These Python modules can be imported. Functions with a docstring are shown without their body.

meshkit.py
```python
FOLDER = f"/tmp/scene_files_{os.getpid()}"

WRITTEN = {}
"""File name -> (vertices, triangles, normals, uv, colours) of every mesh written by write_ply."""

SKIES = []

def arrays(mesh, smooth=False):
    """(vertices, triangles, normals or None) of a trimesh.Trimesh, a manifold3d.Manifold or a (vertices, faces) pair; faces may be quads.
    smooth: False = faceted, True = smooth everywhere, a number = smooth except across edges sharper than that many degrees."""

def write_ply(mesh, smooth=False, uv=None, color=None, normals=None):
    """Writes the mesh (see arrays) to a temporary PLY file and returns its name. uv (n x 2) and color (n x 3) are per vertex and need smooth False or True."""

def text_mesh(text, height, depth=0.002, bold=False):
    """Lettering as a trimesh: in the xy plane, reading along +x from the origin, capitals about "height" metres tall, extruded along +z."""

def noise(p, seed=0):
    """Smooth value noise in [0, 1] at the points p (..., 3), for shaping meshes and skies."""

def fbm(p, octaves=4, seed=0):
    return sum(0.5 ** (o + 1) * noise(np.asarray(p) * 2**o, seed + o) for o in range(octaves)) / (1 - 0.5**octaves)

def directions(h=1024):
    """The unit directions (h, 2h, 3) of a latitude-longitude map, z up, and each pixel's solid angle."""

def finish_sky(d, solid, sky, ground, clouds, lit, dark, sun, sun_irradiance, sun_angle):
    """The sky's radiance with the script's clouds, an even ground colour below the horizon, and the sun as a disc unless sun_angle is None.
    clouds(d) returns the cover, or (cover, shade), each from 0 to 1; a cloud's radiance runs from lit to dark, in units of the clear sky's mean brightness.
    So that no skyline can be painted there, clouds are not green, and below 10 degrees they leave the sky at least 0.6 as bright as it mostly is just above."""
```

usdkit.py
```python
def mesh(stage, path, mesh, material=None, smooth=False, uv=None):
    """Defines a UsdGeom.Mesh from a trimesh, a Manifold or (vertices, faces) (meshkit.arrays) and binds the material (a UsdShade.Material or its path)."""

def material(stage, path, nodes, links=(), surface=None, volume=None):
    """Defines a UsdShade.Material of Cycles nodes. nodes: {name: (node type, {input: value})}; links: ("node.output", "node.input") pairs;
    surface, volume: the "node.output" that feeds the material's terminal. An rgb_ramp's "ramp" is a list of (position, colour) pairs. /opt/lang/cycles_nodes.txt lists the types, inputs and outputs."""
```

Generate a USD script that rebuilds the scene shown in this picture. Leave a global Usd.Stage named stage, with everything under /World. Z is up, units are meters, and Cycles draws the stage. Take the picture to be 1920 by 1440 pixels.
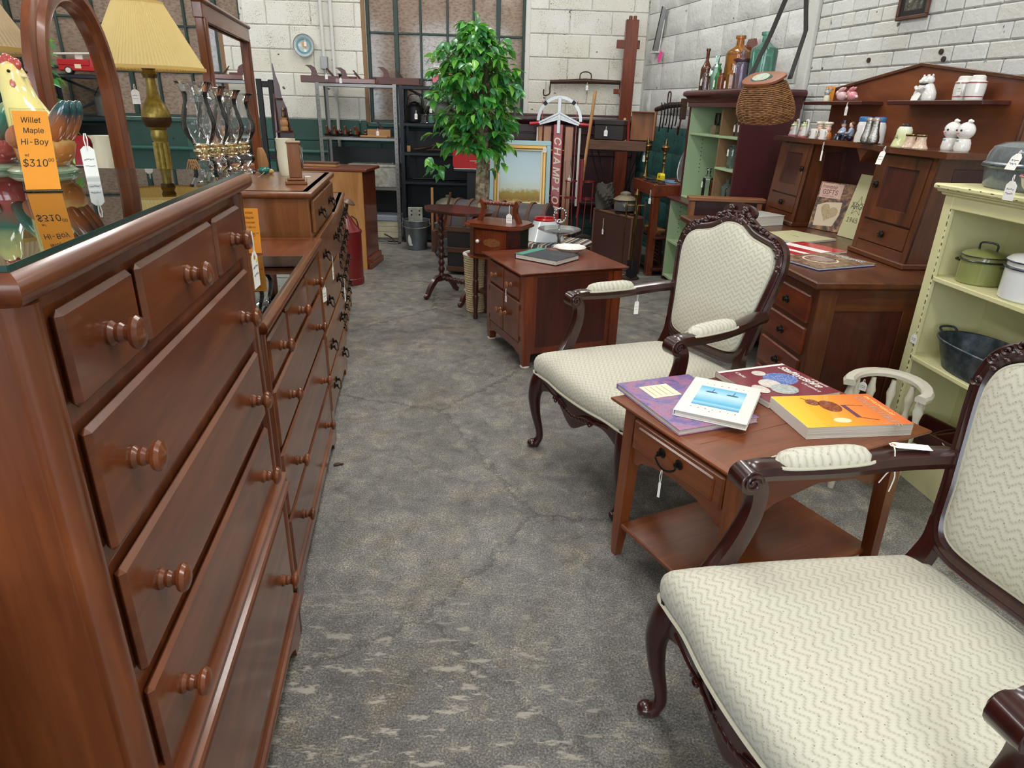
import math, random
import numpy as np, trimesh
from shapely.geometry import Polygon, box as _box
import usdkit, meshkit
from pxr import Usd, UsdGeom, UsdLux, UsdShade, Gf, Sdf

stage = Usd.Stage.CreateInMemory()
UsdGeom.SetStageUpAxis(stage, 'Z')
UsdGeom.SetStageMetersPerUnit(stage, 1.0)
UsdGeom.Xform.Define(stage, '/World')
rng = random.Random(7)

# ---------------------------------------------------------------- camera, light, exposure
FPX, EYE, PITCH, ROLL = 1245.0, 1.40, math.atan(520 / 1245.0), math.radians(-1.6)
cam = UsdGeom.Camera.Define(stage, '/World/camera')
_f = np.array([0, math.cos(PITCH), -math.sin(PITCH)])
_u = math.sin(ROLL) * np.array([1.0, 0, 0]) + math.cos(ROLL) * np.array([0, math.sin(PITCH), math.cos(PITCH)])
_r = np.cross(_f, _u)
cam.AddTransformOp().Set(Gf.Matrix4d(*_r, 0, *_u, 0, *(-_f), 0, 0, 0, EYE, 1))
cam.CreateHorizontalApertureAttr(36.0)
cam.CreateVerticalApertureAttr(27.0)
cam.CreateFocalLengthAttr(36.0 * FPX / 1920)
cam.CreateClippingRangeAttr((0.05, 200.0))
cam.CreateExposureAttr(0.0)
cam.CreateFStopAttr(0.0)

dome = UsdLux.DomeLight.Define(stage, '/World/sky')
dome.CreateIntensityAttr(0.6)
dome.CreateColorAttr(Gf.Vec3f(0.80, 0.90, 1.0))
LAMPS = [(0.6, -2.2), (-3.6, 1.2), (0.2, 0.6), (2.2, 1.0), (-3.6, 3.4), (-0.2, 3.4), (1.2, 5.4), (-0.9, 6.3), (-3.6, 6.3)]
for k, (lx, ly) in enumerate(LAMPS):
    L = UsdLux.RectLight.Define(stage, '/World/lamp_light_%03d' % k)
    L.AddTranslateOp().Set((lx, ly, 3.93))
    L.CreateWidthAttr(0.5); L.CreateHeightAttr(1.5)
    L.CreateIntensityAttr(17.0)
    L.CreateColorAttr(Gf.Vec3f(1.0, 0.98, 0.945))

for k, lx in enumerate((-3.9, -0.3)):
    L = UsdLux.RectLight.Define(stage, '/World/daylight_%03d' % k)
    L.AddTranslateOp().Set((lx, -5.16, 2.2)); L.AddRotateXYZOp().Set((90, 0, 0))
    L.CreateWidthAttr(2.6); L.CreateHeightAttr(2.4); L.CreateIntensityAttr(8.0); L.CreateColorAttr(Gf.Vec3f(.82, .90, 1.0))

# ---------------------------------------------------------------- helpers
def lin(h):
    h = h.lstrip('#')
    c = [int(h[i:i + 2], 16) / 255 for i in (0, 2, 4)]
    return tuple(x / 12.92 if x < .04045 else ((x + .055) / 1.055) ** 2.4 for x in c)

MATS = {}
def mat(name, nodes, links, surface):
    if name not in MATS:
        MATS[name] = usdkit.material(stage, '/World/Looks/' + name, nodes, links, surface=surface)
    return MATS[name]

def plain(name, c, rough=.5, metal=0., coat=0., var=0., vs=20., bump=0., bs=60., c2=None, spec=.5, extra=None):
    """colour with slight mottling (var: share of c2 mixed by noise) and fine relief"""
    if name in MATS: return MATS[name]
    c = lin(c) if isinstance(c, str) else c
    p = {'roughness': rough, 'metallic': metal, 'coat_weight': coat, 'coat_roughness': .08, 'specular_ior_level': spec}
    if extra: p.update(extra)
    nodes, links = {'t': ('texture_coordinate', {}), 'p': ('principled_bsdf', p)}, []
    d = lin(c2) if c2 else tuple(x * .72 for x in c)
    if var > 0:
        nodes['n'] = ('noise_texture', {'scale': vs, 'detail': 5, 'roughness': .6})
        nodes['r'] = ('rgb_ramp', {'ramp': [(.5 - .25 / max(var, .2), c), (.5, tuple(a * (1 - var * .5) + b * var * .5 for a, b in zip(c, d))), (.5 + .25 / max(var, .2), tuple(a * (1 - var) + b * var for a, b in zip(c, d)))] if var < 1 else [(.38, c), (.62, d)]})
        links += [('t.object', 'n.vector'), ('n.fac', 'r.fac'), ('r.color', 'p.base_color')]
    else:
        p['base_color'] = c
    if bump > 0:
        nodes['m'] = ('noise_texture', {'scale': bs, 'detail': 4, 'roughness': .6})
        nodes['b'] = ('bump', {'strength': bump, 'distance': .004})
        links += [('t.object', 'm.vector'), ('m.fac', 'b.height'), ('b.normal', 'p.normal')]
    return mat(name, nodes, links, 'p.BSDF')

def wood(name, c, c2, axis=0, fine=55., rough=.32, coat=.35, fig=.5):
    """grain running along the local axis"""
    if name in MATS: return MATS[name]
    sc = [1., 1., 1.]; sc[axis] = .07
    sc2 = [1., 1., 1.]; sc2[axis] = .25
    nodes = {'t': ('texture_coordinate', {}), 'm': ('mapping', {'scale': sc}), 'n': ('noise_texture', {'scale': fine, 'detail': 6, 'roughness': .65, 'distortion': .4}),
             'm2': ('mapping', {'scale': sc2}), 'n2': ('noise_texture', {'scale': 7., 'detail': 3, 'distortion': 1.2}),
             'x': ('mix_float', {'fac': fig}), 'r': ('rgb_ramp', {'ramp': [(.30, lin(c2)), (.5, tuple((a + b) / 2 for a, b in zip(lin(c), lin(c2)))), (.66, lin(c))]}),
             'b': ('bump', {'strength': .06, 'distance': .002}),
             'p': ('principled_bsdf', {'roughness': rough, 'coat_weight': coat, 'coat_roughness': .12})}
    links = [('t.object', 'm.vector'), ('m.vector', 'n.vector'), ('t.object', 'm2.vector'), ('m2.vector', 'n2.vector'), ('n.fac', 'x.a'), ('n2.fac', 'x.b'),
             ('x.result', 'r.fac'), ('r.color', 'p.base_color'), ('n.fac', 'b.height'), ('b.normal', 'p.normal')]
    return mat(name, nodes, links, 'p.BSDF')

def pane(name, tint=(1, 1, 1), blend=.25, rough=.02, edge=(.9, .95, .95)):
    """thin glass: clear where it faces us, glossy towards its rim"""
    nodes = {'w': ('layer_weight', {'blend': blend}), 't': ('transparent_bsdf', {'color': tint}), 'g': ('glossy_bsdf', {'color': edge, 'roughness': rough}), 'm': ('mix_closure', {})}
    return mat(name, nodes, [('w.fresnel', 'm.fac'), ('t.BSDF', 'm.closure1'), ('g.BSDF', 'm.closure2')], 'm.closure')

def glassy(name, tint, edge, rough=.03, blend=.45, body=.25):
    """blown bottle glass: tinted, thicker and darker at the rim"""
    nodes = {'w': ('layer_weight', {'blend': blend}), 'w2': ('layer_weight', {'blend': .3}), 'r': ('rgb_ramp', {'ramp': [(0, tint), (.55, tint), (1, edge)]}), 't': ('transparent_bsdf', {}), 'g': ('glossy_bsdf', {'color': (1, 1, 1), 'roughness': rough}),
             'd': ('diffuse_bsdf', {'color': tuple(x * .8 for x in tint)}), 'q': ('mix_closure', {'fac': body}), 'm': ('mix_closure', {})}
    return mat(name, nodes, [('w.facing', 'r.fac'), ('r.color', 't.color'), ('t.BSDF', 'q.closure1'), ('d.BSDF', 'q.closure2'), ('w2.fresnel', 'm.fac'), ('q.closure', 'm.closure1'), ('g.BSDF', 'm.closure2')], 'm.closure')

# ---- meshes
T4 = trimesh.transformations
def sbox(x0, x1, y0, y1): return _box(x0, y0, x1, y1)
def cat(*ms):
    out = []
    for m in ms:
        out += list(m) if isinstance(m, (list, tuple)) else [m]
    return trimesh.util.concatenate(out) if len(out) > 1 else out[0]
def mv(m, x=0, y=0, z=0):
    m = m.copy(); m.apply_translation((x, y, z)); return m
def rot(m, axis, deg, at=(0, 0, 0)):
    m = m.copy(); m.apply_transform(T4.rotation_matrix(math.radians(deg), axis, at)); return m
AX, AY, AZ = (1, 0, 0), (0, 1, 0), (0, 0, 1)
def b2(x0, x1, y0, y1, z0, z1, bev=.003):
    """box with chamfered edges"""
    bev = min(bev, (x1 - x0) * .45, (y1 - y0) * .45, (z1 - z0) * .45)
    if bev <= 0:
        m = trimesh.creation.box((x1 - x0, y1 - y0, z1 - z0)); m.apply_translation(((x0 + x1) / 2, (y0 + y1) / 2, (z0 + z1) / 2)); return m
    pts = []
    for a, A in ((x0, x0 + bev), (x1, x1 - bev)):
        for b, B in ((y0, y0 + bev), (y1, y1 - bev)):
            for c, C in ((z0, z0 + bev), (z1, z1 - bev)):
                pts += [(a, B, C), (A, b, C), (A, B, c)]
    return trimesh.convex.convex_hull(np.array(pts))
def hull(pts): return trimesh.convex.convex_hull(np.array(pts, float))
def bar(p, q, w, d, up=(0, 0, 1), bev=.002):
    """box beam from p to q, w across, d along up"""
    p, q, up = np.array(p, float), np.array(q, float), np.array(up, float)
    t = q - p; L = np.linalg.norm(t); t /= L
    s = np.cross(t, up); s /= np.linalg.norm(s); v = np.cross(s, t)
    m = b2(0, L, -w / 2, w / 2, -d / 2, d / 2, bev)
    M = np.eye(4); M[:3, 0], M[:3, 1], M[:3, 2], M[:3, 3] = t, s, v, p
    m.apply_transform(M); return m
def lathe(prof, n=20, axis='z'):
    prof = [(max(r, 0.), z) for r, z in prof]
    v, f = [], []
    for k in range(n):
        a = 2 * math.pi * k / n
        v += [(r * math.cos(a), r * math.sin(a), z) for r, z in prof]
    m = len(prof)
    for k in range(n):
        k2 = (k + 1) % n
        for i in range(m - 1):
            a, b, c, d = k * m + i, k2 * m + i, k2 * m + i + 1, k * m + i + 1
            if prof[i][0] > 1e-9: f.append((a, b, c))
            if prof[i + 1][0] > 1e-9: f.append((a, c, d))
    o = trimesh.Trimesh(np.array(v), np.array(f), process=False)
    if axis == 'y': o.apply_transform(T4.rotation_matrix(math.pi / 2, AX))       # z -> -y
    if axis == 'x': o.apply_transform(T4.rotation_matrix(math.pi / 2, AY))       # z -> x
    return o
def spline(pts, n=6, closed=False):
    p = np.array(pts, float); N = len(p); out = []
    for i in range(N if closed else N - 1):
        if closed: p0, p1, p2, p3 = p[i - 1], p[i], p[(i + 1) % N], p[(i + 2) % N]
        else: p0, p1, p2, p3 = p[max(i - 1, 0)], p[i], p[i + 1], p[min(i + 2, N - 1)]
        for k in range(n):
            t = k / n
            out.append(.5 * (2 * p1 + (p2 - p0) * t + (2 * p0 - 5 * p1 + 4 * p2 - p3) * t * t + (3 * p1 - p0 - 3 * p2 + p3) * t ** 3))
    if not closed: out.append(p[-1])
    return np.array(out)
def sweep(pts, prof, closed=False, up=(0, 0, 1), scale=None, cap=True):
    """sweeps the closed 2-D profile [(side, up)] along pts; scale: one number per point"""
    p = np.array(pts, float); N = len(p); prof = np.array(prof, float); m = len(prof)
    t = np.roll(p, -1, 0) - np.roll(p, 1, 0)
    if not closed: t[0], t[-1] = p[1] - p[0], p[-1] - p[-2]
    t /= np.linalg.norm(t, axis=1)[:, None] + 1e-12
    u = np.array(up, float); S, V = [], []
    prev = None
    for i in range(N):
        a = np.cross(t[i], u)
        if np.linalg.norm(a) < .15 and prev is not None: a = prev - t[i] * (prev @ t[i])
        elif np.linalg.norm(a) < 1e-6: a = np.cross(t[i], (1, 0, 0) if abs(t[i][0]) < .9 else (0, 1, 0))
        if prev is not None and a @ prev < 0: a = -a
        a = a / np.linalg.norm(a); prev = a
        S.append(a); V.append(np.cross(a, t[i]))
    S, V = np.array(S), np.array(V)
    k = np.ones(N) if scale is None else np.array(scale, float)
    v = p[:, None] + k[:, None, None] * (prof[None, :, :1] * S[:, None] + prof[None, :, 1:] * V[:, None])
    f = []
    for i in range(N if closed else N - 1):
        j = (i + 1) % N
        for a in range(m):
            b = (a + 1) % m
            f += [(i * m + a, i * m + b, j * m + b), (i * m + a, j * m + b, j * m + a)]
    v = v.reshape(-1, 3)
    if not closed and cap:
        v = np.vstack([v, p[0], p[-1]]); c0, c1 = len(v) - 2, len(v) - 1
        for a in range(m):
            b = (a + 1) % m
            f += [(c0, b, a), (c1, (N - 1) * m + a, (N - 1) * m + b)]
    o = trimesh.Trimesh(v, np.array(f), process=False)
    return o
def circ(r, n=8): return [(r * math.cos(2 * math.pi * k / n), r * math.sin(2 * math.pi * k / n)) for k in range(n)]
def tube(pts, r, n=8, closed=False, sm=0):
    if sm: pts = spline(pts, sm, closed)
    N = len(pts)
    if np.ndim(r): r = np.interp(np.linspace(0, 1, N), np.linspace(0, 1, len(r)), r); return sweep(pts, circ(1., n), closed, scale=r)
    return sweep(pts, circ(r, n), closed)
def ball(rx, ry=None, rz=None, c=(0, 0, 0), sub=2):
    m = trimesh.creation.icosphere(sub, 1.0); m.apply_scale((rx, ry or rx, rz or rx)); m.apply_translation(c); return m
def cyl(r, h, c=(0, 0, 0), n=20, bev=.0015, axis='z', r2=None):
    r2 = r if r2 is None else r2
    bev = min(bev, h * .3, r * .3, r2 * .3)
    m = lathe([(0, 0), (r - bev, 0), (r, bev), (r2, h - bev), (r2 - bev, h), (0, h)], n, axis); m.apply_translation(c); return m
def prism(poly, h, plane='xy'):
    """extrudes a polygon; plane xz: polygon (x,z) extruded over y 0..h; plane yz: (y,z) over x 0..h"""
    m = trimesh.creation.extrude_polygon(poly if isinstance(poly, Polygon) else Polygon(poly), h, engine='earcut')
    v = m.vertices
    if plane == 'xz': m = trimesh.Trimesh(np.c_[v[:, 0], v[:, 2], v[:, 1]], m.faces[:, ::-1], process=False)
    if plane == 'yz': m = trimesh.Trimesh(np.c_[v[:, 2], v[:, 0], v[:, 1]], m.faces, process=False)
    return m
def loft(rings, cap0=True, cap1=True):
    """rings: list of (n,3) closed loops"""
    R = np.array(rings, float); N, m = R.shape[:2]; v = R.reshape(-1, 3); f = []
    for i in range(N - 1):
        for a in range(m):
            b = (a + 1) % m
            f += [(i * m + a, i * m + b, (i + 1) * m + b), (i * m + a, (i + 1) * m + b, (i + 1) * m + a)]
    if cap0:
        v = np.vstack([v, R[0].mean(0)]); c = len(v) - 1
        f += [(c, (a + 1) % m, a) for a in range(m)]
    if cap1:
        v = np.vstack([v, R[-1].mean(0)]); c = len(v) - 1
        f += [(c, (N - 1) * m + a, (N - 1) * m + (a + 1) % m) for a in range(m)]
    return trimesh.Trimesh(v, np.array(f), process=False)
def frame(m, o, x, y):
    """puts a mesh drawn in the xy plane on the plane through o with directions x, y"""
    x, y = np.array(x, float), np.array(y, float); x /= np.linalg.norm(x); y -= x * (x @ y); y /= np.linalg.norm(y)
    M = np.eye(4); M[:3, 0], M[:3, 1], M[:3, 2], M[:3, 3] = x, y, np.cross(x, y), o
    m = m.copy(); m.apply_transform(M); return m
def text(s, h, depth=.0004, bold=False, slant=0., wx=1., center=False):
    m = meshkit.text_mesh(s, h, depth, bold)
    v = m.vertices.copy(); v[:, 0] = v[:, 0] * wx + slant * v[:, 1]
    if center: v[:, 0] -= (v[:, 0].max() + v[:, 0].min()) / 2
    return trimesh.Trimesh(v, m.faces, process=False)
def ell(cx, cy, rx, ry, n=24): return [(cx + rx * math.cos(2 * math.pi * k / n), cy + ry * math.sin(2 * math.pi * k / n)) for k in range(n)]
def lines(pts, w, h=.0004):
    """flat stroke along a 2-D polyline"""
    from shapely.geometry import LineString
    g = LineString(pts).buffer(w / 2, cap_style=2, resolution=2)
    return cat([prism(x, h) for x in getattr(g, 'geoms', [g])])

# ---- prims
USED = {}
def number(path):
    n = USED.get(path, 0); USED[path] = n + 1
    return path if n == 0 else '%s_%03d' % (path, n)
def keys(prim, label=None, category=None, group=None, kind=None):
    for k, v in (('label', label), ('category', category), ('group', group), ('kind', kind)):
        if v: prim.SetCustomDataByKey(k, v)
def place(x, loc, rz=0, tilt=None, scale=None):
    x.AddTranslateOp().Set(tuple(map(float, loc)))
    if rz: x.AddRotateZOp().Set(float(rz))
    if tilt: x.AddRotateXYZOp(opSuffix='tilt').Set(tuple(map(float, tilt)))
    if scale: x.AddScaleOp().Set((scale, scale, scale))
class Th:
    """a thing: an Xform whose children are its parts"""
    def __init__(s, name, label, category, loc=(0, 0, 0), rz=0, group=None, kind=None, tilt=None, scale=None):
        s.path = number('/World/' + name)
        x = UsdGeom.Xform.Define(stage, s.path); place(x, loc, rz, tilt, scale)
        keys(x.GetPrim(), label, category, group, kind); s.loc, s.rz, s.k = loc, rz, scale or 1.
    def part(s, name, m, material, label=None, parent=None, smooth=35, kind=None, uv=None):
        p = number((parent or s.path) + '/' + name)
        o = usdkit.mesh(stage, p, m, material, smooth=smooth, uv=uv)
        keys(o.GetPrim(), label, kind=kind); return p
    def w(s, x, y, z):
        a = math.radians(s.rz); x, y, z = x * s.k, y * s.k, z * s.k; return (s.loc[0] + x * math.cos(a) - y * math.sin(a), s.loc[1] + x * math.sin(a) + y * math.cos(a), s.loc[2] + z)
def solo(name, m, material, label, category, loc=(0, 0, 0), rz=0, group=None, kind=None, smooth=35, tilt=None):
    p = number('/World/' + name)
    o = usdkit.mesh(stage, p, m, material, smooth=smooth); place(o, loc, rz, tilt)
    keys(o.GetPrim(), label, category, group, kind); return p
def dup(src, name, label, category, loc, rz=0, group=None, scale=None):
    p = number('/World/' + name)
    x = UsdGeom.Xform.Define(stage, p); prim = x.GetPrim()
    prim.GetReferences().AddInternalReference(src.path); prim.SetInstanceable(True)
    x.ClearXformOpOrder(); x.GetXformOpOrderAttr()
    ops = [op for op in x.GetOrderedXformOps()]
    x.SetXformOpOrder([])
    t = x.AddTranslateOp(opSuffix='at'); t.Set(tuple(map(float, loc)))
    r = x.AddRotateZOp(opSuffix='turn'); r.Set(float(rz))
    if scale: x.AddScaleOp(opSuffix='size').Set(scale)
    keys(prim, label, category, group); return p
class G(dict):
    """several meshes collected under one part name"""

# ---------------------------------------------------------------- materials
CHERRY = [wood('cherry_' + 'xyz'[a], '#834724', '#4e220f', a, 45, .30, .45, .6) for a in range(3)]
MAPLE = [wood('maple_' + 'xyz'[a], '#946038', '#6d3f20', a, 55, .30, .4, .5) for a in range(3)]
MAHOG = wood('mahogany', '#401714', '#1d0908', 2, 60, .26, .5, .5)
OAKTAB = [wood('tablewood_' + 'xyz'[a], '#8a4a24', '#5e2c14', a, 60, .30, .4, .55) for a in range(3)]
WALNUT = [wood('deskwood_' + 'xyz'[a], '#6b391b', '#3c1b0b', a, 65, .36, .3, .5) for a in range(3)]
DARKW = [wood('darkwood_' + 'xyz'[a], '#552318', '#2a100b', a, 60, .38, .3, .5) for a in range(3)]
REDW = [wood('redwood_' + 'xyz'[a], '#7f3b1f', '#4c1d0d', a, 55, .30, .4, .5) for a in range(3)]
RAWW = [wood('rawwood_' + 'xyz'[a], '#b98a55', '#8a5f35', a, 70, .6, 0, .5) for a in range(3)]
OLDW = [wood('oldwood_' + 'xyz'[a], '#6b4632', '#3d2418', a, 60, .65, 0, .5) for a in range(3)]
PLY = wood('plywood_back', '#c08a4e', '#98652f', 2, 35, .55, 0, .6)
BRONZE = plain('bronze_pull', '#2a2520', .38, .7, var=.5, vs=60)
BLACKM = plain('black_metal', '#17181a', .42, .5)
BRASS = plain('old_brass', '#8f7a50', .32, 1., var=.8, vs=40, c2='#4a3a22')
BRASSY = plain('bright_brass', '#d8cba4', .2, 1.)
CHROME = plain('chrome', '#c9ccce', .18, 1.)
STEELG = plain('galvanised', '#8f979c', .42, .8, var=.8, vs=14, c2='#5f676c')
ALU = plain('aluminium', '#b4b6b6', .38, .85, var=.3, vs=30)
IRON = plain('old_iron', '#3a2e28', .6, .5, var=.7, vs=30, c2='#5a3a28')
PAPER = plain('tag_paper', '#f1efe9', .8)
STRING = plain('string', '#ece9e2', .9)
INK = plain('ink', '#1b1a1c', .7)
INKB = plain('blue_ink', '#4b5568', .7)
MIRROR = plain('mirror_silver', (.92, .93, .93), .01, 1.)
CLEAR = glassy('clear_glass', (.985, .99, .99), (.88, .90, .90), body=.02, blend=.35)
WHITEG = plain('white_glaze', '#ebe8e2', .15, coat=.6, var=.25, vs=12)
BLACK = plain('black_matt', '#101010', .6)
WHITE = plain('white_paint', '#dfdcd2', .45, var=.3, vs=18)
RED = plain('red_paint', '#b3141b', .3, coat=.3)
ORANGE = plain('orange_card', '#f39a26', .7)
YEL = plain('yellow_dot', '#e8df2a', .6)
KRAFT = plain('kraft_ring', '#b98a5e', .8)

# ================================================================ THE ROOM
def pitted(name, c, dirt=(.60, .655), base_rough=.6, yellow=None, bump=.5, scale=150.):
    """painted masonry: pitted, with dark pores in patches"""
    c = lin(c)
    nodes = {'t': ('geometry', {}), 'n': ('noise_texture', {'scale': scale, 'detail': 3, 'roughness': .55}), 'k': ('noise_texture', {'scale': 3.2, 'detail': 3}),
             'kr': ('map_range', {'from_min': .38, 'from_max': .66, 'to_min': -.06, 'to_max': .03, 'clamp': True}), 'a': ('math', {'math_type': 'add'}), 'ch': ('noise_texture', {'scale': 17., 'detail': 2, 'roughness': .4}), 'cr': ('rgb_ramp', {'ramp': [(0, (1, 1, 1)), (.735, (1, 1, 1)), (.76, (.16, .15, .14))]}), 'm3': ('mix_color', {'blend_type': 'multiply', 'fac': 1.}),
             'r': ('rgb_ramp', {'ramp': [(0, c), (dirt[0], c), (dirt[1], tuple(x * .22 for x in c)), (1, tuple(x * .12 for x in c))]}),
             'v': ('noise_texture', {'scale': 1.6, 'detail': 4}), 'vr': ('rgb_ramp', {'ramp': [(.35, (1, 1, 1)), (.7, lin(yellow) if yellow else (.86, .86, .85))]}),
             'mm': ('mix_color', {'blend_type': 'multiply', 'fac': 1.}),
             'b': ('bump', {'strength': bump, 'distance': .006, 'invert': True}), 'p': ('principled_bsdf', {'roughness': base_rough})}
    links = [('t.position', 'n.vector'), ('t.position', 'k.vector'), ('k.fac', 'kr.value'), ('n.fac', 'a.value1'), ('kr.result', 'a.value2'), ('a.value', 'r.fac'),
             ('t.position', 'v.vector'), ('v.fac', 'vr.fac'), ('r.color', 'mm.a'), ('vr.color', 'mm.b'), ('t.position', 'ch.vector'), ('ch.fac', 'cr.fac'), ('mm.result', 'm3.a'), ('cr.color', 'm3.b'), ('m3.result', 'p.base_color'), ('a.value', 'b.height'), ('b.normal', 'p.normal')]
    return mat(name, nodes, links, 'p.BSDF')
WALLW = [pitted('painted_block_%d' % i, c, yellow='#f5f1e6') for i, c in enumerate(('#e0dfd9', '#dbd9d3', '#dcdad0'))]
WALLG = [pitted('green_block_%d' % i, c, base_rough=.5) for i, c in enumerate(('#2a5349', '#274c43', '#2e574d'))]
ROCKW = [pitted('rough_block_%d' % i, c, dirt=(.68, .78), bump=1.0, scale=28.) for i, c in enumerate(('#d3d4d0', '#cbccc8'))]
ROCKG = pitted('green_rough_block', '#2b5a55', bump=1.0, scale=28.)
BRICKW = [pitted('painted_brick_%d' % i, c, dirt=(.70, .80), bump=.6, scale=45.) for i, c in enumerate(('#dadbd6', '#d2d4cf', '#d5d4cd'))]
MORTAR = pitted('painted_mortar', '#cfcec6', dirt=(.60, .66), scale=38.)
MORTARG = pitted('green_mortar', '#23453d')
PLASTER = pitted('plaster', '#d5d4ce', dirt=(.72, .8))

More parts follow.
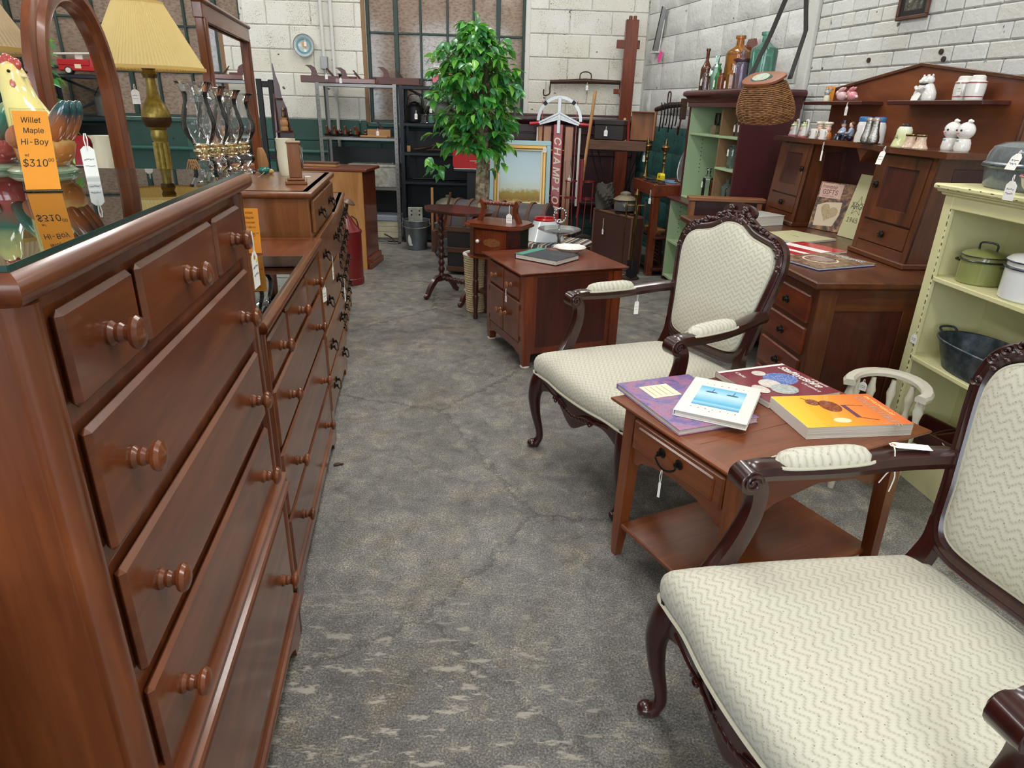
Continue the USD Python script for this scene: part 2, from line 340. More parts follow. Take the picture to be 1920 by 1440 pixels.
def floor_material():
    mul = lambda f=1.: ('mix_color', {'blend_type': 'multiply', 'fac': f, 'use_clamp': False})
    nodes = {'t': ('geometry', {}), 'n1': ('noise_texture', {'scale': 1.1, 'detail': 5, 'roughness': .6, 'distortion': .6}), 'n2': ('noise_texture', {'scale': 11., 'detail': 8, 'roughness': .78, 'distortion': .4}),
             'n3': ('noise_texture', {'scale': 190., 'detail': 3, 'roughness': .7}), 'n4': ('noise_texture', {'scale': 3.1, 'detail': 6, 'roughness': .7, 'distortion': 1.}),
             'vc': ('voronoi_texture', {'feature': 'distance_to_edge', 'scale': .75}), 'dw': ('mix_vector', {'fac': .16}), 'cr': ('rgb_ramp', {'ramp': [(0, (.45, .45, .45)), (.004, (.8, .8, .8)), (.008, (1, 1, 1))]}),
             'r1': ('rgb_ramp', {'ramp': [(.28, lin('#5a5856')), (.44, lin('#72706d')), (.58, lin('#7f7d7a')), (.74, lin('#73706d'))]}),
             'r2': ('rgb_ramp', {'ramp': [(.30, (.40, .40, .40)), (.42, (.76, .76, .76)), (.54, (1.04, 1.03, 1.01)), (.64, (1.5, 1.43, 1.26))]}),
             'r3': ('rgb_ramp', {'ramp': [(.36, (.28, .28, .29)), (.45, (.76, .76, .76)), (.54, (1.10, 1.10, 1.08)), (.62, (2.1, 2.05, 1.9))]}),
             'r4': ('rgb_ramp', {'ramp': [(.52, (1, 1, 1)), (.66, (1.10, 1.0, .80)), (.75, (.72, .66, .6))]}),
             'm1': mul(), 'm2': mul(.85), 'm3': mul(.7), 'm4': mul(),
             'mp': ('mapping', {'rotation': (0, 0, -.62), 'scale': (11., 34., 1.)}), 'n5': ('noise_texture', {'scale': 1., 'detail': 5, 'roughness': .65}), 'r5': ('rgb_ramp', {'ramp': [(.56, (0, 0, 0)), (.63, (1, 1, 1))]}),
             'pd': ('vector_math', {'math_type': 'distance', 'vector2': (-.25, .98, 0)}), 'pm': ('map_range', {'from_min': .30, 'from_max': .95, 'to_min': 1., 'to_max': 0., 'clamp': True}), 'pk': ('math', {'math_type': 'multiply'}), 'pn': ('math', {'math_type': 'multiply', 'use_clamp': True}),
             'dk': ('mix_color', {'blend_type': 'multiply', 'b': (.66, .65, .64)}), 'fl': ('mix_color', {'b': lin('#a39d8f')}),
             'rr': ('map_range', {'from_min': .3, 'from_max': .7, 'to_min': .34, 'to_max': .62}), 'b': ('bump', {'strength': .4, 'distance': .003}), 'p': ('principled_bsdf', {})}
    L = [('t.position', n + '.vector') for n in ('n1', 'n2', 'n3', 'n4', 'mp')] + [('t.position', 'dw.a'), ('n2.color', 'dw.b'), ('dw.result', 'vc.vector'), ('vc.distance', 'cr.fac'), ('mp.vector', 'n5.vector'), ('n5.fac', 'r5.fac'), ('t.position', 'pd.vector1'), ('pd.value', 'pm.value'),
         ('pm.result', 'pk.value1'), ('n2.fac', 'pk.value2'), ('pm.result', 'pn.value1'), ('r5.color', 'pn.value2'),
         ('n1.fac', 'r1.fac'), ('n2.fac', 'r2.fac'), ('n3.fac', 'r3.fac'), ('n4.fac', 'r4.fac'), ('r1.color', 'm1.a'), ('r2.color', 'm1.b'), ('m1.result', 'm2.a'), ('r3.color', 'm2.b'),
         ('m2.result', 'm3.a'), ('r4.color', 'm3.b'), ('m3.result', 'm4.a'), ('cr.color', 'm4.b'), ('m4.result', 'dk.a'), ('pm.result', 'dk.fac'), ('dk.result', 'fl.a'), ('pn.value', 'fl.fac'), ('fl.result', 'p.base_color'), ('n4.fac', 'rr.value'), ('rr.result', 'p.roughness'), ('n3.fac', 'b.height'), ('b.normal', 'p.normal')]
    return mat('worn_concrete', nodes, L, 'p.BSDF')
def struct(name, m, material, loc=(0, 0, 0), rz=0, label=None):
    p = '/World/' + name
    o = usdkit.mesh(stage, p, m, material, smooth=30); place(o, loc, rz); keys(o.GetPrim(), label, None, None, 'structure'); return p
struct('floor', b2(-6.4, 3.6, -5.2, 8.4, -.1, 0, 0), floor_material(), label='worn grey concrete floor with flaking paint and cracks')
struct('ceiling', b2(-6.4, 3.6, -5.2, 8.4, 4.0, 4.1, 0), plain('ceiling_white', '#d8d6cf', .8))

# --- back wall: painted block, green below, two boarded factory windows
BW = ((0, 7.8, 0), 3)
RWO = ((1.325, 7.87, 0), -77)
ROW, BLK, Z0 = .222, .445, 1.222
WINX = [(-1.615, .04), (-5.75, -2.886)]
SILL, HEAD = 1.2, 3.0
def wall_with_holes(x0, x1, z1, holes, y0, y1, zsplit):
    ms = []
    xs = sorted({x0, x1, *[x for h in holes for x in h[:2]]})
    for a, b in zip(xs[:-1], xs[1:]):
        h = next((h for h in holes if h[0] <= a and b <= h[1]), None)
        ms += [(a, b, 0, z1)] if not h else [(a, b, 0, h[2]), (a, b, h[3], z1)]
    return cat([b2(a, b, y0, y1, c, d, 0) for a, b, c, d in ms])
wb = Th('wall_back', 'white painted concrete block wall with dark green lower part behind the metal shelves', None, BW[0], BW[1], kind='structure')
wb.part('mortar_bed', wall_with_holes(-6.2, 1.6, 4.05, [(a, b, SILL, HEAD) for a, b in WINX], .012, .24, 0), MORTAR)
wb.part('green_mortar_bed', b2(-6.2, 1.6, .0105, .02, 0, 1.19, 0), MORTARG)
def block(w, h, d, jit, seed):
    r = random.Random(seed)
    m = b2(0, w, 0, d, 0, h, .008)
    return m
def course(th, xa, xb, z, h, off, L, mats, d=.02, gap=.006, name='block', holes=(), jit=.002, zt=None):
    x = xa - (off % L)
    while x < xb:
        a, b = max(x, xa), min(x + L, xb); x += L
        segs = [(a, b)]
        for h0, h1, zl, zh in holes:
            if z + h <= zl + .02 or z >= zh: continue
            segs = [s for q in segs for s in ((q[0], min(q[1], h0)), (max(q[0], h1), q[1])) if s[1] - s[0] > .03]
        for a, b in segs:
            if b - a < .05: continue
            j = rng.uniform(-jit, jit)
            th.part(name, b2(a + gap / 2, b - gap / 2, j, d + j, z + gap / 2, z + h - gap / 2, min(.007, h * .12)), rng.choice(mats))
holes = [(a - .03, b + .03, SILL - .01, HEAD) for a, b in WINX]
for k in range(-5, 9):
    z = Z0 + k * ROW
    course(wb, -3.6 if k < 0 else -2.93, 1.32, max(z, 0.001), min(ROW, ROW + min(z, 0)), (k % 2) * BLK / 2 + .13, BLK, WALLG if k < 0 else WALLW, holes=holes)
wb.part('pipe', tube([(-6.1, -.03, .89), (1.3, -.03, .89)], .022, 10), plain('green_pipe', '#2d5a4e', .4), 'green painted pipe along the wall')
OSB = None
def osb_material():
    nodes = {'t': ('texture_coordinate', {}), 'm': ('mapping', {'scale': (1, 1, 2.2), 'rotation': (0, .5, 0)}), 'n': ('noise_texture', {'scale': 16., 'detail': 6, 'roughness': .7, 'distortion': 1.6}), 'v': ('voronoi_texture', {'scale': 24., 'feature': 'f1'}),
             'x': ('mix_float', {'fac': .35}), 'r': ('rgb_ramp', {'ramp': [(.25, lin('#7d5a48')), (.45, lin('#b08c76')), (.6, lin('#c4a48e')), (.8, lin('#97725c'))]}), 'p': ('principled_bsdf', {'roughness': .8})}
    return mat('strand_board', nodes, [('t.object', 'm.vector'), ('m.vector', 'n.vector'), ('m.vector', 'v.vector'), ('n.fac', 'x.a'), ('v.distance', 'x.b'), ('x.result', 'r.fac'), ('r.color', 'p.base_color')], 'p.BSDF')
WGLASS = pane('window_glass', (.95, .97, .97), .26, .10)
WBAR = plain('window_bar_green', '#1d332b', .45)
def window(n, x0, x1, vs, thick, label):
    w = Th('window_%d' % n, label, None, BW[0], BW[1], kind='structure')
    w.part('board', b2(x0, x1, .105, .125, SILL, HEAD, 0), osb_material(), 'brown strand board closing the window')
    zs = [SILL, 1.642, 2.076, 2.51, HEAD]
    w.part('frame', cat(b2(x0, x0 + .03, .06, .12, SILL, HEAD), b2(x1 - .03, x1, .06, .12, SILL, HEAD), b2(x0, x1, .06, .12, SILL, SILL + .03), b2(x0, x1, .06, .12, HEAD - .03, HEAD)), WBAR)
    w.part('sill', b2(x0 - .03, x1 + .03, -.012, .14, SILL - .045, SILL - .003, .008), plain('sill_green', '#2a4f45', .5))
    for v in vs: w.part('mullion', b2(v - (.022 if v in thick else .011), v + (.022 if v in thick else .011), .065, .115, SILL + .03, HEAD - .03), WBAR)
    for z in zs[1:-1]: w.part('glazing_bar', b2(x0 + .03, x1 - .03, .07, .11, z - .010, z + .010), WBAR)
    xs = [x0] + sorted(vs) + [x1]
    for i in range(len(xs) - 1):
        for j in range(4):
            w.part('pane', b2(xs[i] + .014, xs[i + 1] - .014, .090, .094, zs[j] + .012, zs[j + 1] - .012, 0), WGLASS)
window(1, -1.615, .04, [-1.311, -1.055, -.776, -.503, -.244], (-1.311, -.244), 'boarded factory window with small panes behind the leafy tree')
window(2, -5.75, -2.886, [-3.16, -3.47, -3.82, -4.1, -4.38, -4.66, -4.94, -5.22, -5.5], (-3.16, -4.1, -5.22), 'boarded factory window behind the yellow pleated lamp shade')
# reveals of rusty timber
RUST = plain('rusty_trim', '#8b6a4a', .7, var=.6, vs=15)
struct('trim_1', b2(-1.66, -1.617, -.002, .10, SILL, HEAD, .004), RUST, BW[0], BW[1])
struct('trim_2', b2(.042, .09, -.004, .10, SILL - .1, HEAD, .004), PLASTER, BW[0], BW[1])

# --- right wall: rough-faced block, a plaster pilaster, then painted brick
wr = Th('wall_right', 'white painted right wall, rough block at the far end and brick near the desk', None, RWO[0], RWO[1], kind='structure')
wr.part('mortar_bed', b2(-.1, 13.2, .014, .26, 0, 4.05, 0), MORTAR)
def rough_block(w, h, d, seed):
    nx, nz = 9, 6
    X, Zz = np.meshgrid(np.linspace(0, w, nx), np.linspace(0, h, nz))
    e = np.minimum(np.minimum(X, w - X), np.minimum(Zz, h - Zz)); edge = np.clip(e / .03, 0, 1)
    Y = -edge * (.005 + .016 * meshkit.noise(np.stack([X * 11, Zz * 13, np.full_like(X, seed * 3.7)], -1), seed))
    v = np.c_[X.ravel(), Y.ravel(), Zz.ravel()]; n = len(v)
    f = []
    for i in range(nz - 1):
        for j in range(nx - 1):
            a = i * nx + j; f += [(a, a + 1, a + nx + 1), (a, a + nx + 1, a + nx)]
    ringi = list(range(nx)) + [nx * (i + 1) - 1 for i in range(1, nz)] + [nx * nz - 1 - j for j in range(1, nx)] + [nx * (nz - 1 - i) for i in range(1, nz - 1)]
    back = v[ringi] + np.array([0, d, 0]); v = np.vstack([v, back]); m = len(ringi)
    for k in range(m):
        k2 = (k + 1) % m; f += [(ringi[k], n + k, n + k2), (ringi[k], n + k2, ringi[k2])]
    return trimesh.Trimesh(v, np.array(f), process=False)
s = 0
for k in range(-6, 6):
    z, x, h = (1.125 if k > 0 else 1.245) + k * .238, -.02 - (k % 2) * .2, .238
    if k == 0: h = .118
    if z < 0: z, h = .001, z + h - .001
    if h < .05: continue
    while x < 2.79:
        a, b = max(x, 0.0), min(x + .46, 2.79); x += .46; s += 1
        if b - a < .06: continue
        wr.part('block', mv(rough_block(b - a - .006, h - .006, .016, s), a + .003, 0, z + .003), ROCKG if k < 0 else rng.choice(ROCKW))
wr.part('pilaster', b2(2.795, 2.90, -.03, .02, 0, 4.0, .012), PLASTER, 'smooth white plaster strip between block and brick')
for k in range(16):
    z, x = 1.106 + k * .081, 2.905 - (k % 2) * .105
    L = .118 if k % 6 == 4 else .215
    while x < 5.3:
        a, b = max(x, 2.905), min(x + L, 5.3); x += L
        if b - a < .03: continue
        j = rng.uniform(-.003, .003); q = rng.uniform(-.004, .004)
        m = b2(a + .0025, b - .0025, j, .03 + j, z + .0025, z + .0785 + q * .3, .006)
        m.vertices += np.array([0, 0, 1]) * ((m.vertices[:, 0] - a) * q * .6)[:, None]
        wr.part('brick', m, rng.choice(BRICKW))
HOLE = plain('rusty_hole', '#3a2620', .8)
for x, z in ((3.474, 1.714), (4.021, 1.727), (4.049, 1.690)):
    wr.part('anchor_hole', mv(cyl(.014, .012, n=14, axis='y'), x, .002, z), HOLE)
# the rest of the hall, behind and to the left of the photographer
struct('wall_left', b2(-6.5, -6.3, -5.2, 8.4, 0, 4.05, 0), PLASTER)
struct('wall_front', wall_with_holes(-6.4, 3.8, 4.05, [(-5.2, -2.6, 1.0, 3.4), (-1.6, 1.0, 1.0, 3.4)], -5.2, -5.0, 0), PLASTER)
struct('wall_right_near', b2(3.7, 3.8, -5.2, -4.8, 0, 4.05, 0), PLASTER)
for n, x0 in ((3, -5.2), (4, -1.6)):
    w = Th('window_%d' % n, None, None, (x0, -5.1, 0), 0, kind='structure')
    for i in range(7): w.part('mullion', b2(i * 2.6 / 6 - .015, i * 2.6 / 6 + .015, -.03, .03, 1.0, 3.4, 0), WBAR)
    for j in range(6): w.part('glazing_bar', b2(0, 2.6, -.025, .025, 1.0 + j * .48 - .012, 1.0 + j * .48 + .012, 0), WBAR)

# ================================================================ LEFT ROW: chests, mirrors, lamps
ROW0, RZ = (-.53, 1.23), 98.8
def row(s, y, z=0.):
    a = math.radians(RZ); return (ROW0[0] + s * math.cos(a) - y * math.sin(a), ROW0[1] + s * math.sin(a) + y * math.cos(a), z)
KNOB = lathe([(0, 0), (.0145, 0), (.015, .003), (.011, .008), (.0125, .013), (.0095, .018), (.0105, .022), (.0185, .026), (.0205, .031), (.0175, .036), (.009, .0395), (0, .040)], 18, 'y')
def bail(w=.075):
    """bail pull with two rosettes, projecting to -y"""
    ms = []
    for sx in (-1, 1):
        ms.append(mv(lathe([(0, 0), (.015, 0), (.016, .002), (.012, .005), (.006, .006), (.006, .013), (.008, .016), (0, .019)], 10, 'y'), sx * w / 2, 0, 0))
    ms.append(tube([(-w / 2, -.014, 0), (-w / 2 - .004, -.02, -.012), (-w / 4, -.024, -.026), (0, -.025, -.029), (w / 4, -.024, -.026), (w / 2 + .004, -.02, -.012), (w / 2, -.014, 0)], .0032, 6, sm=3))
    return cat(ms)
def plate_pull(w=.07):
    """pierced colonial backplate with bail"""
    poly = Polygon([(-.052, -.004), (-.044, .016), (-.030, .011), (-.020, .022), (0, .013), (.020, .022), (.030, .011), (.044, .016), (.052, -.004), (.040, -.020), (.024, -.013), (0, -.030), (-.024, -.013), (-.040, -.020)])
    return cat(mv(prism(poly, .002, 'xz'), 0, -.002, 0), bail(.06))
BAIL, PLATE = bail(), plate_pull()
def drawer(th, x0, x1, z0, z1, y, m, knobs=(), pull=None, pm=None, bev=.006, pl=None, t=.014):
    d = th.part('drawer', b2(x0, x1, y, y + t, z0, z1, bev), m)
    for kx in knobs:
        th.part('knob' if pull is None else 'pull', mv(KNOB if pull is None else pull, kx, y, (z0 + z1) / 2 if pl is None else pl), pm, parent=d)
    return d
def moulding(x0, x1, y0, y1, z, prof):
    """profile (out, up) swept round front and both ends of a case"""
    pts = [(x0, y1), (x0, y0), (x1, y0), (x1, y1)]
    rings = []
    for i, (x, y) in enumerate(pts):
        dx = -1 if x == x0 else 1; dy = -1 if y == y0 else 0
        rings.append([(x + dx * o, y + dy * o, z + u) for o, u in prof])
    return loft(rings, False, False) if False else _mould(rings)
def _mould(rings):
    R = np.array(rings); N, m = R.shape[:2]; f = []
    for i in range(N - 1):
        for a in range(m):
            b = (a + 1) % m
            f += [(i * m + a, i * m + b, (i + 1) * m + b), (i * m + a, (i + 1) * m + b, (i + 1) * m + a)]
    f += [(0, a + 1, a) for a in range(1, m - 1)] + [((N - 1) * m, (N - 1) * m + a, (N - 1) * m + a + 1) for a in range(1, m - 1)]
    o = trimesh.Trimesh(R.reshape(-1, 3), np.array(f), process=False)
    trimesh.repair.fix_normals(o); return o
def bracket_base(x0, x1, y0, y1, h, foot=.12, t=.02):
    """front and side boards with cut-out bracket feet"""
    def board(a, b):
        c = [(a, 0), (a, h), (b, h), (b, 0), (b - foot * .75, 0), (b - foot * .8, h * .25), (b - foot, h * .42), (b - foot * 1.12, h * .50), (b - foot * 1.35, h * .62), (a + foot * 1.35, h * .62), (a + foot * 1.12, h * .50), (a + foot, h * .42), (a + foot * .8, h * .25), (a + foot * .75, 0)]
        return Polygon(c)
    return cat(mv(prism(board(x0, x1), t, 'xz'), 0, y0, 0), mv(prism(board(y0, y1), t, 'yz'), x0, 0, 0), mv(prism(board(y0, y1), t, 'yz'), x1 - t, 0, 0))
OGEE = [(0, 0), (.018, 0), (.020, .006), (.018, .012), (.012, .016), (.010, .024), (.004, .030), (0, .032)]
BULL = [(-.02, 0), (.020, 0), (.027, .005), (.030, .012), (.030, .020), (.027, .027), (.020, .032), (-.02, .032)]

# --- highboy
hb = Th('chest_of_drawers', 'tall reddish cherry chest with glass top in the left foreground', 'chest of drawers', (*ROW0, 0), RZ)
X0, X1, YF = -.645, .235, .035
hb.part('body', cat(b2(X0, X1, YF, .52, .47, 1.222, .004), b2(X0 - .008, X1 + .008, YF - .01, .525, .11, .47, .004)), CHERRY[2])
hb.part('corner_post', mv(cyl(.020, .74, n=14), X0 + .018, YF + .004, .478), CHERRY[2]); hb.part('corner_post', mv(cyl(.020, .74, n=14), X1 - .018, YF + .004, .478), CHERRY[2])
hb.part('top', cat(b2(X0 - .005, X1 + .005, YF - .004, .53, 1.222, 1.254, .003), moulding(X0, X1, YF, .53, 1.222, BULL)), CHERRY[0])
for x0, x1 in ((-.592, -.398), (-.378, -.022), (-.004, .190)): drawer(hb, x0, x1, 1.088, 1.197, .020, CHERRY[0], [(x0 + x1) / 2], None, CHERRY[0], .008)
for z0, z1 in ((.902, 1.063), (.713, .874), (.525, .684)): drawer(hb, -.592, .190, z0, z1, .020, CHERRY[0], (-.505, .09), None, CHERRY[0], .008)
hb.part('waist_moulding', cat(moulding(X0, X1, YF, .53, .470, [(-.01, 0), (.030, 0), (.034, .008), (.032, .016), (.024, .020), (.024, .028), (.029, .034), (.029, .044), (.020, .050), (.014, .060), (.008, .075), (-.01, .078)])), CHERRY[0])
drawer(hb, -.600, .198, .175, .448, .010, CHERRY[0], (-.505, .10), None, CHERRY[0], .006, pl=.30)
hb.part('base', bracket_base(X0 - .02, X1 + .02, YF - .022, .53, .112, .13, .022), CHERRY[0])
hb.part('base_moulding', moulding(X0 - .008, X1 + .008, YF - .012, .53, .110, OGEE), CHERRY[0])
GTOP = pane('plate_glass', (.86, .93, .91), .42, .012, (.95, .97, .97))
GEDGE = plain('glass_edge', '#2c4a44', .12, coat=.6)
def glass_slab(th, x0, x1, y0, y1, z, label, t=.006):
    g = th.part('glass_top', b2(x0, x1, y0, y1, z, z + t, 0), GTOP, label)
    th.part('edge', cat(b2(x0 - .0008, x0, y0, y1, z, z + t, 0), b2(x1, x1 + .0008, y0, y1, z, z + t, 0), b2(x0, x1, y0 - .0008, y0, z, z + t, 0)), GEDGE, 'dark green cut edge', parent=g)
glass_slab(hb, X0 - .018, X1 + .018, YF - .018, .525, 1.2543, 'greenish plate glass lying on the tall cherry chest')

# --- low dresser with arched mirror
d2 = Th('dresser', 'low cherry dresser with an arched mirror, between two taller chests', 'dresser', (*ROW0, 0), RZ)
A0, A1, YF = .34, 1.42, .05
d2.part('body', b2(A0, A1, YF, .52, .09, .87, .004), CHERRY[2])
d2.part('corner_post', mv(cyl(.018, .77, n=12), A0 + .015, YF + .004, .095), CHERRY[2]); d2.part('corner_post', mv(cyl(.018, .77, n=12), A1 - .015, YF + .004, .095), CHERRY[2])
d2.part('top', cat(b2(A0 - .005, A1 + .005, YF - .004, .53, .868, .898, .003), moulding(A0, A1, YF, .53, .868, BULL)), CHERRY[0])
for x0, x1 in ((.385, .635), (.655, 1.045), (1.065, 1.375)): drawer(d2, x0, x1, .715, .835, .036, CHERRY[0], [(x0 + x1) / 2], None, CHERRY[0], .006)
for z0, z1, zk in ((.520, .690, .605), (.300, .500, .385), (.105, .285, .190)): drawer(d2, .385, 1.375, z0, z1, .036, CHERRY[0], (.56, 1.2), None, CHERRY[0], .006, pl=zk)
d2.part('base', bracket_base(A0 - .018, A1 + .018, YF - .02, .53, .088, .12, .022), CHERRY[0])
d2.part('base_moulding', moulding(A0, A1, YF, .53, .086, OGEE), CHERRY[0])
glass_slab(d2, A0 - .01, 1.06, YF - .01, .30, .9002, 'plate glass covering the front of the low cherry dresser top')

def arch(R, zc, z0, n=28, cx=0.):
    return [(cx - R, z0)] + [(cx + R * math.cos(math.pi - math.pi * k / n), zc + R * math.sin(math.pi * k / n)) for k in range(n + 1)] + [(cx + R, z0)]
am = Th('arched_mirror', 'arched mirror in a moulded cherry frame behind the ceramic hen', 'mirror', row(.80, .536), RZ + 4)
prof = [(-.040, -.012), (.040, -.012), (.040, .010), (.030, .018), (.022, .014), (.012, .014), (.004, .026), (-.012, .026), (-.020, .012), (-.030, .012), (-.040, .006)]
path = [(x, 0, z) for x, z in arch(.245, 1.405, .93)]
am.part('frame', sweep(path, [(a, b) for a, b in prof], up=(0, -1, 0)), CHERRY[2])
am.part('bottom_rail', b2(-.28, .28, -.02, .02, .9005, .955, .004), CHERRY[0])
am.part('glass', mv(prism(arch(.225, 1.405, .95), .004, 'xz'), 0, .001, 0), MIRROR, 'silvered mirror glass')
am.part('backing', mv(prism(arch(.235, 1.405, .93), .006, 'xz'), 0, .008, 0), OLDW[2])

# --- tall chest with step (clock and oil lamps on it)
d3 = Th('chest_of_drawers', 'tall brown maple chest with black bail pulls, clock and oil lamps on its top', 'chest of drawers', (*ROW0, 0), RZ)
B0, B1, YF = 1.50, 2.30, .070
d3.part('body', b2(B0, B1, YF, .58, .09, 1.045, .004), MAPLE[2])
d3.part('top', cat(b2(B0 - .004, B1 + .004, YF - .004, .59, 1.044, 1.070, .003), moulding(B0, B1, YF, .59, 1.044, [(-.02, 0), (.012, 0), (.018, .006), (.020, .014), (.018, .022), (.012, .026), (-.02, .026)])), MAPLE[0])
for x0, x1 in ((1.535, 1.895), (1.910, 2.265)): drawer(d3, x0, x1, .900, 1.030, .055, MAPLE[0], [(x0 + x1) / 2], BAIL, BRONZE, .004)
for z0, z1 in ((.690, .880), (.480, .670), (.275, .460), (.095, .255)): drawer(d3, 1.535, 2.265, z0, z1, .048, MAPLE[0], (1.69, 2.12), BAIL, BRONZE, .004, t=.02)
d3.part('base', bracket_base(B0 - .012, B1 + .012, YF - .016, .58, .09, .11, .02), MAPLE[0])
# --- farther dresser
d4 = Th('dresser', 'low maple dresser with ornate black pulls, farthest along the left row', 'dresser', (-.974, 3.508, 0), 101.3)
d4.part('body', b2(.06, 1.34, .0, .50, .09, .785, .004), MAPLE[2])
d4.part('top', cat(b2(.055, 1.345, -.004, .51, .784, .812, .003), moulding(.06, 1.34, .0, .51, .784, [(-.02, 0), (.012, 0), (.018, .006), (.020, .014), (.018, .022), (.012, .028), (-.02, .028)])), MAPLE[0])
for c in range(3):
    x0, x1 = .085 + c * .42, .085 + c * .42 + .405
    for z0, z1 in ((.650, .770), (.490, .635), (.300, .475), (.105, .285)): drawer(d4, x0, x1, z0, z1, -.012, MAPLE[0], (x0 + .10, x1 - .10), PLATE, BRONZE, .003)
d4.part('base', bracket_base(.045, 1.355, -.018, .50, .09, .10, .02), MAPLE[0])

# --- square mirror on the dresser
sm = Th('framed_mirror', 'tall square topped cherry mirror beyond the lamp shade', 'mirror', (-.974 + .005, 3.508 + .0, 0), 101.3)
fz0, fz1, fx0, fx1 = .82, 1.83, .10, 1.36
fr = [(fx0, .53, fz0), (fx0 + .04, .53, fz1 - .04), (fx1 - .04, .53, fz1 - .04), (fx1 - .04, .53, fz0)]
for a, b in ((fx0, fx0 + .075), (fx1 - .075, fx1)):
    sm.part('stile', cat(b2(a, b, .515, .55, .82, fz1 - .07, .004), b2(a + .012, b - .028, .502, .52, .82, fz1 - .075, .006)), CHERRY[2])
sm.part('top_rail', cat(b2(fx0 - .005, fx1 + .005, .51, .555, fz1 - .085, fz1 - .015, .004), b2(fx0 - .015, fx1 + .015, .498, .56, fz1 - .02, fz1, .007), b2(fx0 + .05, fx1 - .05, .503, .52, fz1 - .10, fz1 - .075, .004)), CHERRY[0])
sm.part('bottom_rail', b2(fx0 + .05, fx1 - .05, .515, .55, .82, .90, .004), CHERRY[0])
sm.part('glass', b2(fx0 + .06, fx1 - .06, .532, .536, .88, fz1 - .08, 0), MIRROR, 'silvered mirror glass')
sm.part('backing', b2(fx0 + .02, fx1 - .02, .542, .55, .85, fz1 - .03, 0), OLDW[2])
solo('orange_note', b2(-.028, .028, 0, .002, -.045, .045, 0), ORANGE, 'small orange note stuck to the glass of the square mirror', 'note', d4.w(.52, .529, 1.69), 101.3)

# --- cards
def card(name, w, h, lns, label, loc, rz, tilt, cm=ORANGE, bold=False):
    """price card in an upright clear stand; drawn in its own xz plane, facing -y"""
    t = Th(name, label, 'price sign', loc, rz, tilt=tilt)
    t.part('card', b2(-w / 2, w / 2, -.0005, .0005, .003, h, 0), cm)
    t.part('holder', cat(b2(-w / 2 - .002, w / 2 + .002, -.0025, -.0015, .0, h + .003, 0), b2(-w / 2 - .002, w / 2 + .002, .0015, .0025, 0, h + .003, 0), b2(-w / 2 - .002, w / 2 + .002, -.0015, .035, -.0002, .0012, 0)), CLEARP)
    ms = []
    for s_, x, z, hh, sl in lns:
        ms.append(frame(text(s_, hh, .0002, bold, sl, center=True, wx=.9), (x, -.0007, z), (1, 0, 0), (0, 0, 1)))
    if ms: t.part('writing', cat(ms), INK)
    return t
CLEARP = pane('acrylic', (.97, .98, .98), .12, .05)
card('price_sign', .046, .118, [('Willet', 0, .101, .0078, .15), ('Maple', .001, .086, .0076, .1), ('Hi-Boy', 0, .069, .0085, .1), ('w/', -.013, .052, .004, .1), ('$310', -.004, .037, .0105, .1), ('00', .017, .044, .005, .1)],
     'orange price card reading Hi-Boy $310 standing on the glass of the tall chest', row(-.145, .225, 1.2606), 24, (-14, 0, 0))
card('price_sign', .060, .155, [('Willet', 0, .136, .008, .15), ('Maple', 0, .120, .008, .1), ('Dresser', 0, .104, .008, .1), ('w/ Mirror', 0, .088, .007, .1), ('$275', -.004, .060, .012, .1), ('00', .022, .068, .005, .1)],
     'orange price card reading Dresser w/ Mirror $275 standing on the low dresser', row(1.13, .22, .9), 14, (-10, 0, 0))

# --- price tags on string
TAGS = 0
def tag(label, loc, rz=0, size=(.028, .055), string=.05, tilt=0, lean=0, ring=False, wr=2):
    """paper tag hanging from loc (top of its string), seen from -y"""
    w, h = size; t = Th('price_tag', label, 'price tag', loc, rz, tilt=(tilt, lean, 0) if tilt or lean else None)
    z = -string
    poly = Polygon([(-w / 2, z - h), (w / 2, z - h), (w / 2, z - w * .28), (w * .22, z), (-w * .22, z), (-w / 2, z - w * .28)])
    t.part('paper', mv(prism(poly, .0008, 'xz'), 0, -.0004, 0), PAPER)
    t.part('string', cat(tube([(0, .0, 0), (-.002, -.002, z * .5), (0, -.0014, z - .008)], .0011, 5), tube([(.002, 0, 0), (.0035, -.001, z * .5), (.0005, .0014, z - .008)], .0011, 5)), STRING)
    if ring: t.part('ring', frame(mv(cat(prism(Polygon(ell(0, 0, .006, .006, 14), [ell(0, 0, .002, .002, 10)]), .0004)), 0, z - .010, 0), (0, -.0006, 0), (1, 0, 0), (0, 0, 1)), KRAFT)
    if wr:
        r = random.Random(len(label)); ms = []
        for k in range(wr):
            zz = z - h * (.42 + .42 * k / max(wr, 1)); x = -w * .36
            pts = [(x + w * .72 * i / 14, zz + r.uniform(-1, 1) * w * .07) for i in range(15)]
            ms.append(frame(lines(pts, w * .03, .0002), (0, -.0006, 0), (1, 0, 0), (0, 0, 1)))
        t.part('writing', cat(ms), INKB)
    return t
a = tag('large white tag with kraft ring hanging from the small right drawer of the tall chest', row(.093, -.019, 1.158), 96, (.042, .072), .040, ring=True, lean=0)
a.part('sticker', frame(prism(ell(.013, -.060, .0045, .0045, 12), .0003), (0, -.0006, 0), (1, 0, 0), (0, 0, 1)), YEL, 'round yellow sticker')
tag('white tag hanging from a black pull of the maple chest beside the low dresser', row(1.69, .018, .775), 92, (.026, .060), .045)
tag('grey-white tag hanging from the far top knob of the low cherry dresser', row(1.22, .0, .775), 80, (.030, .055), .02)
tag('folded white tag hanging from the second drawer pulls of the maple chest', row(2.12, .018, .57), 92, (.026, .07), .05)

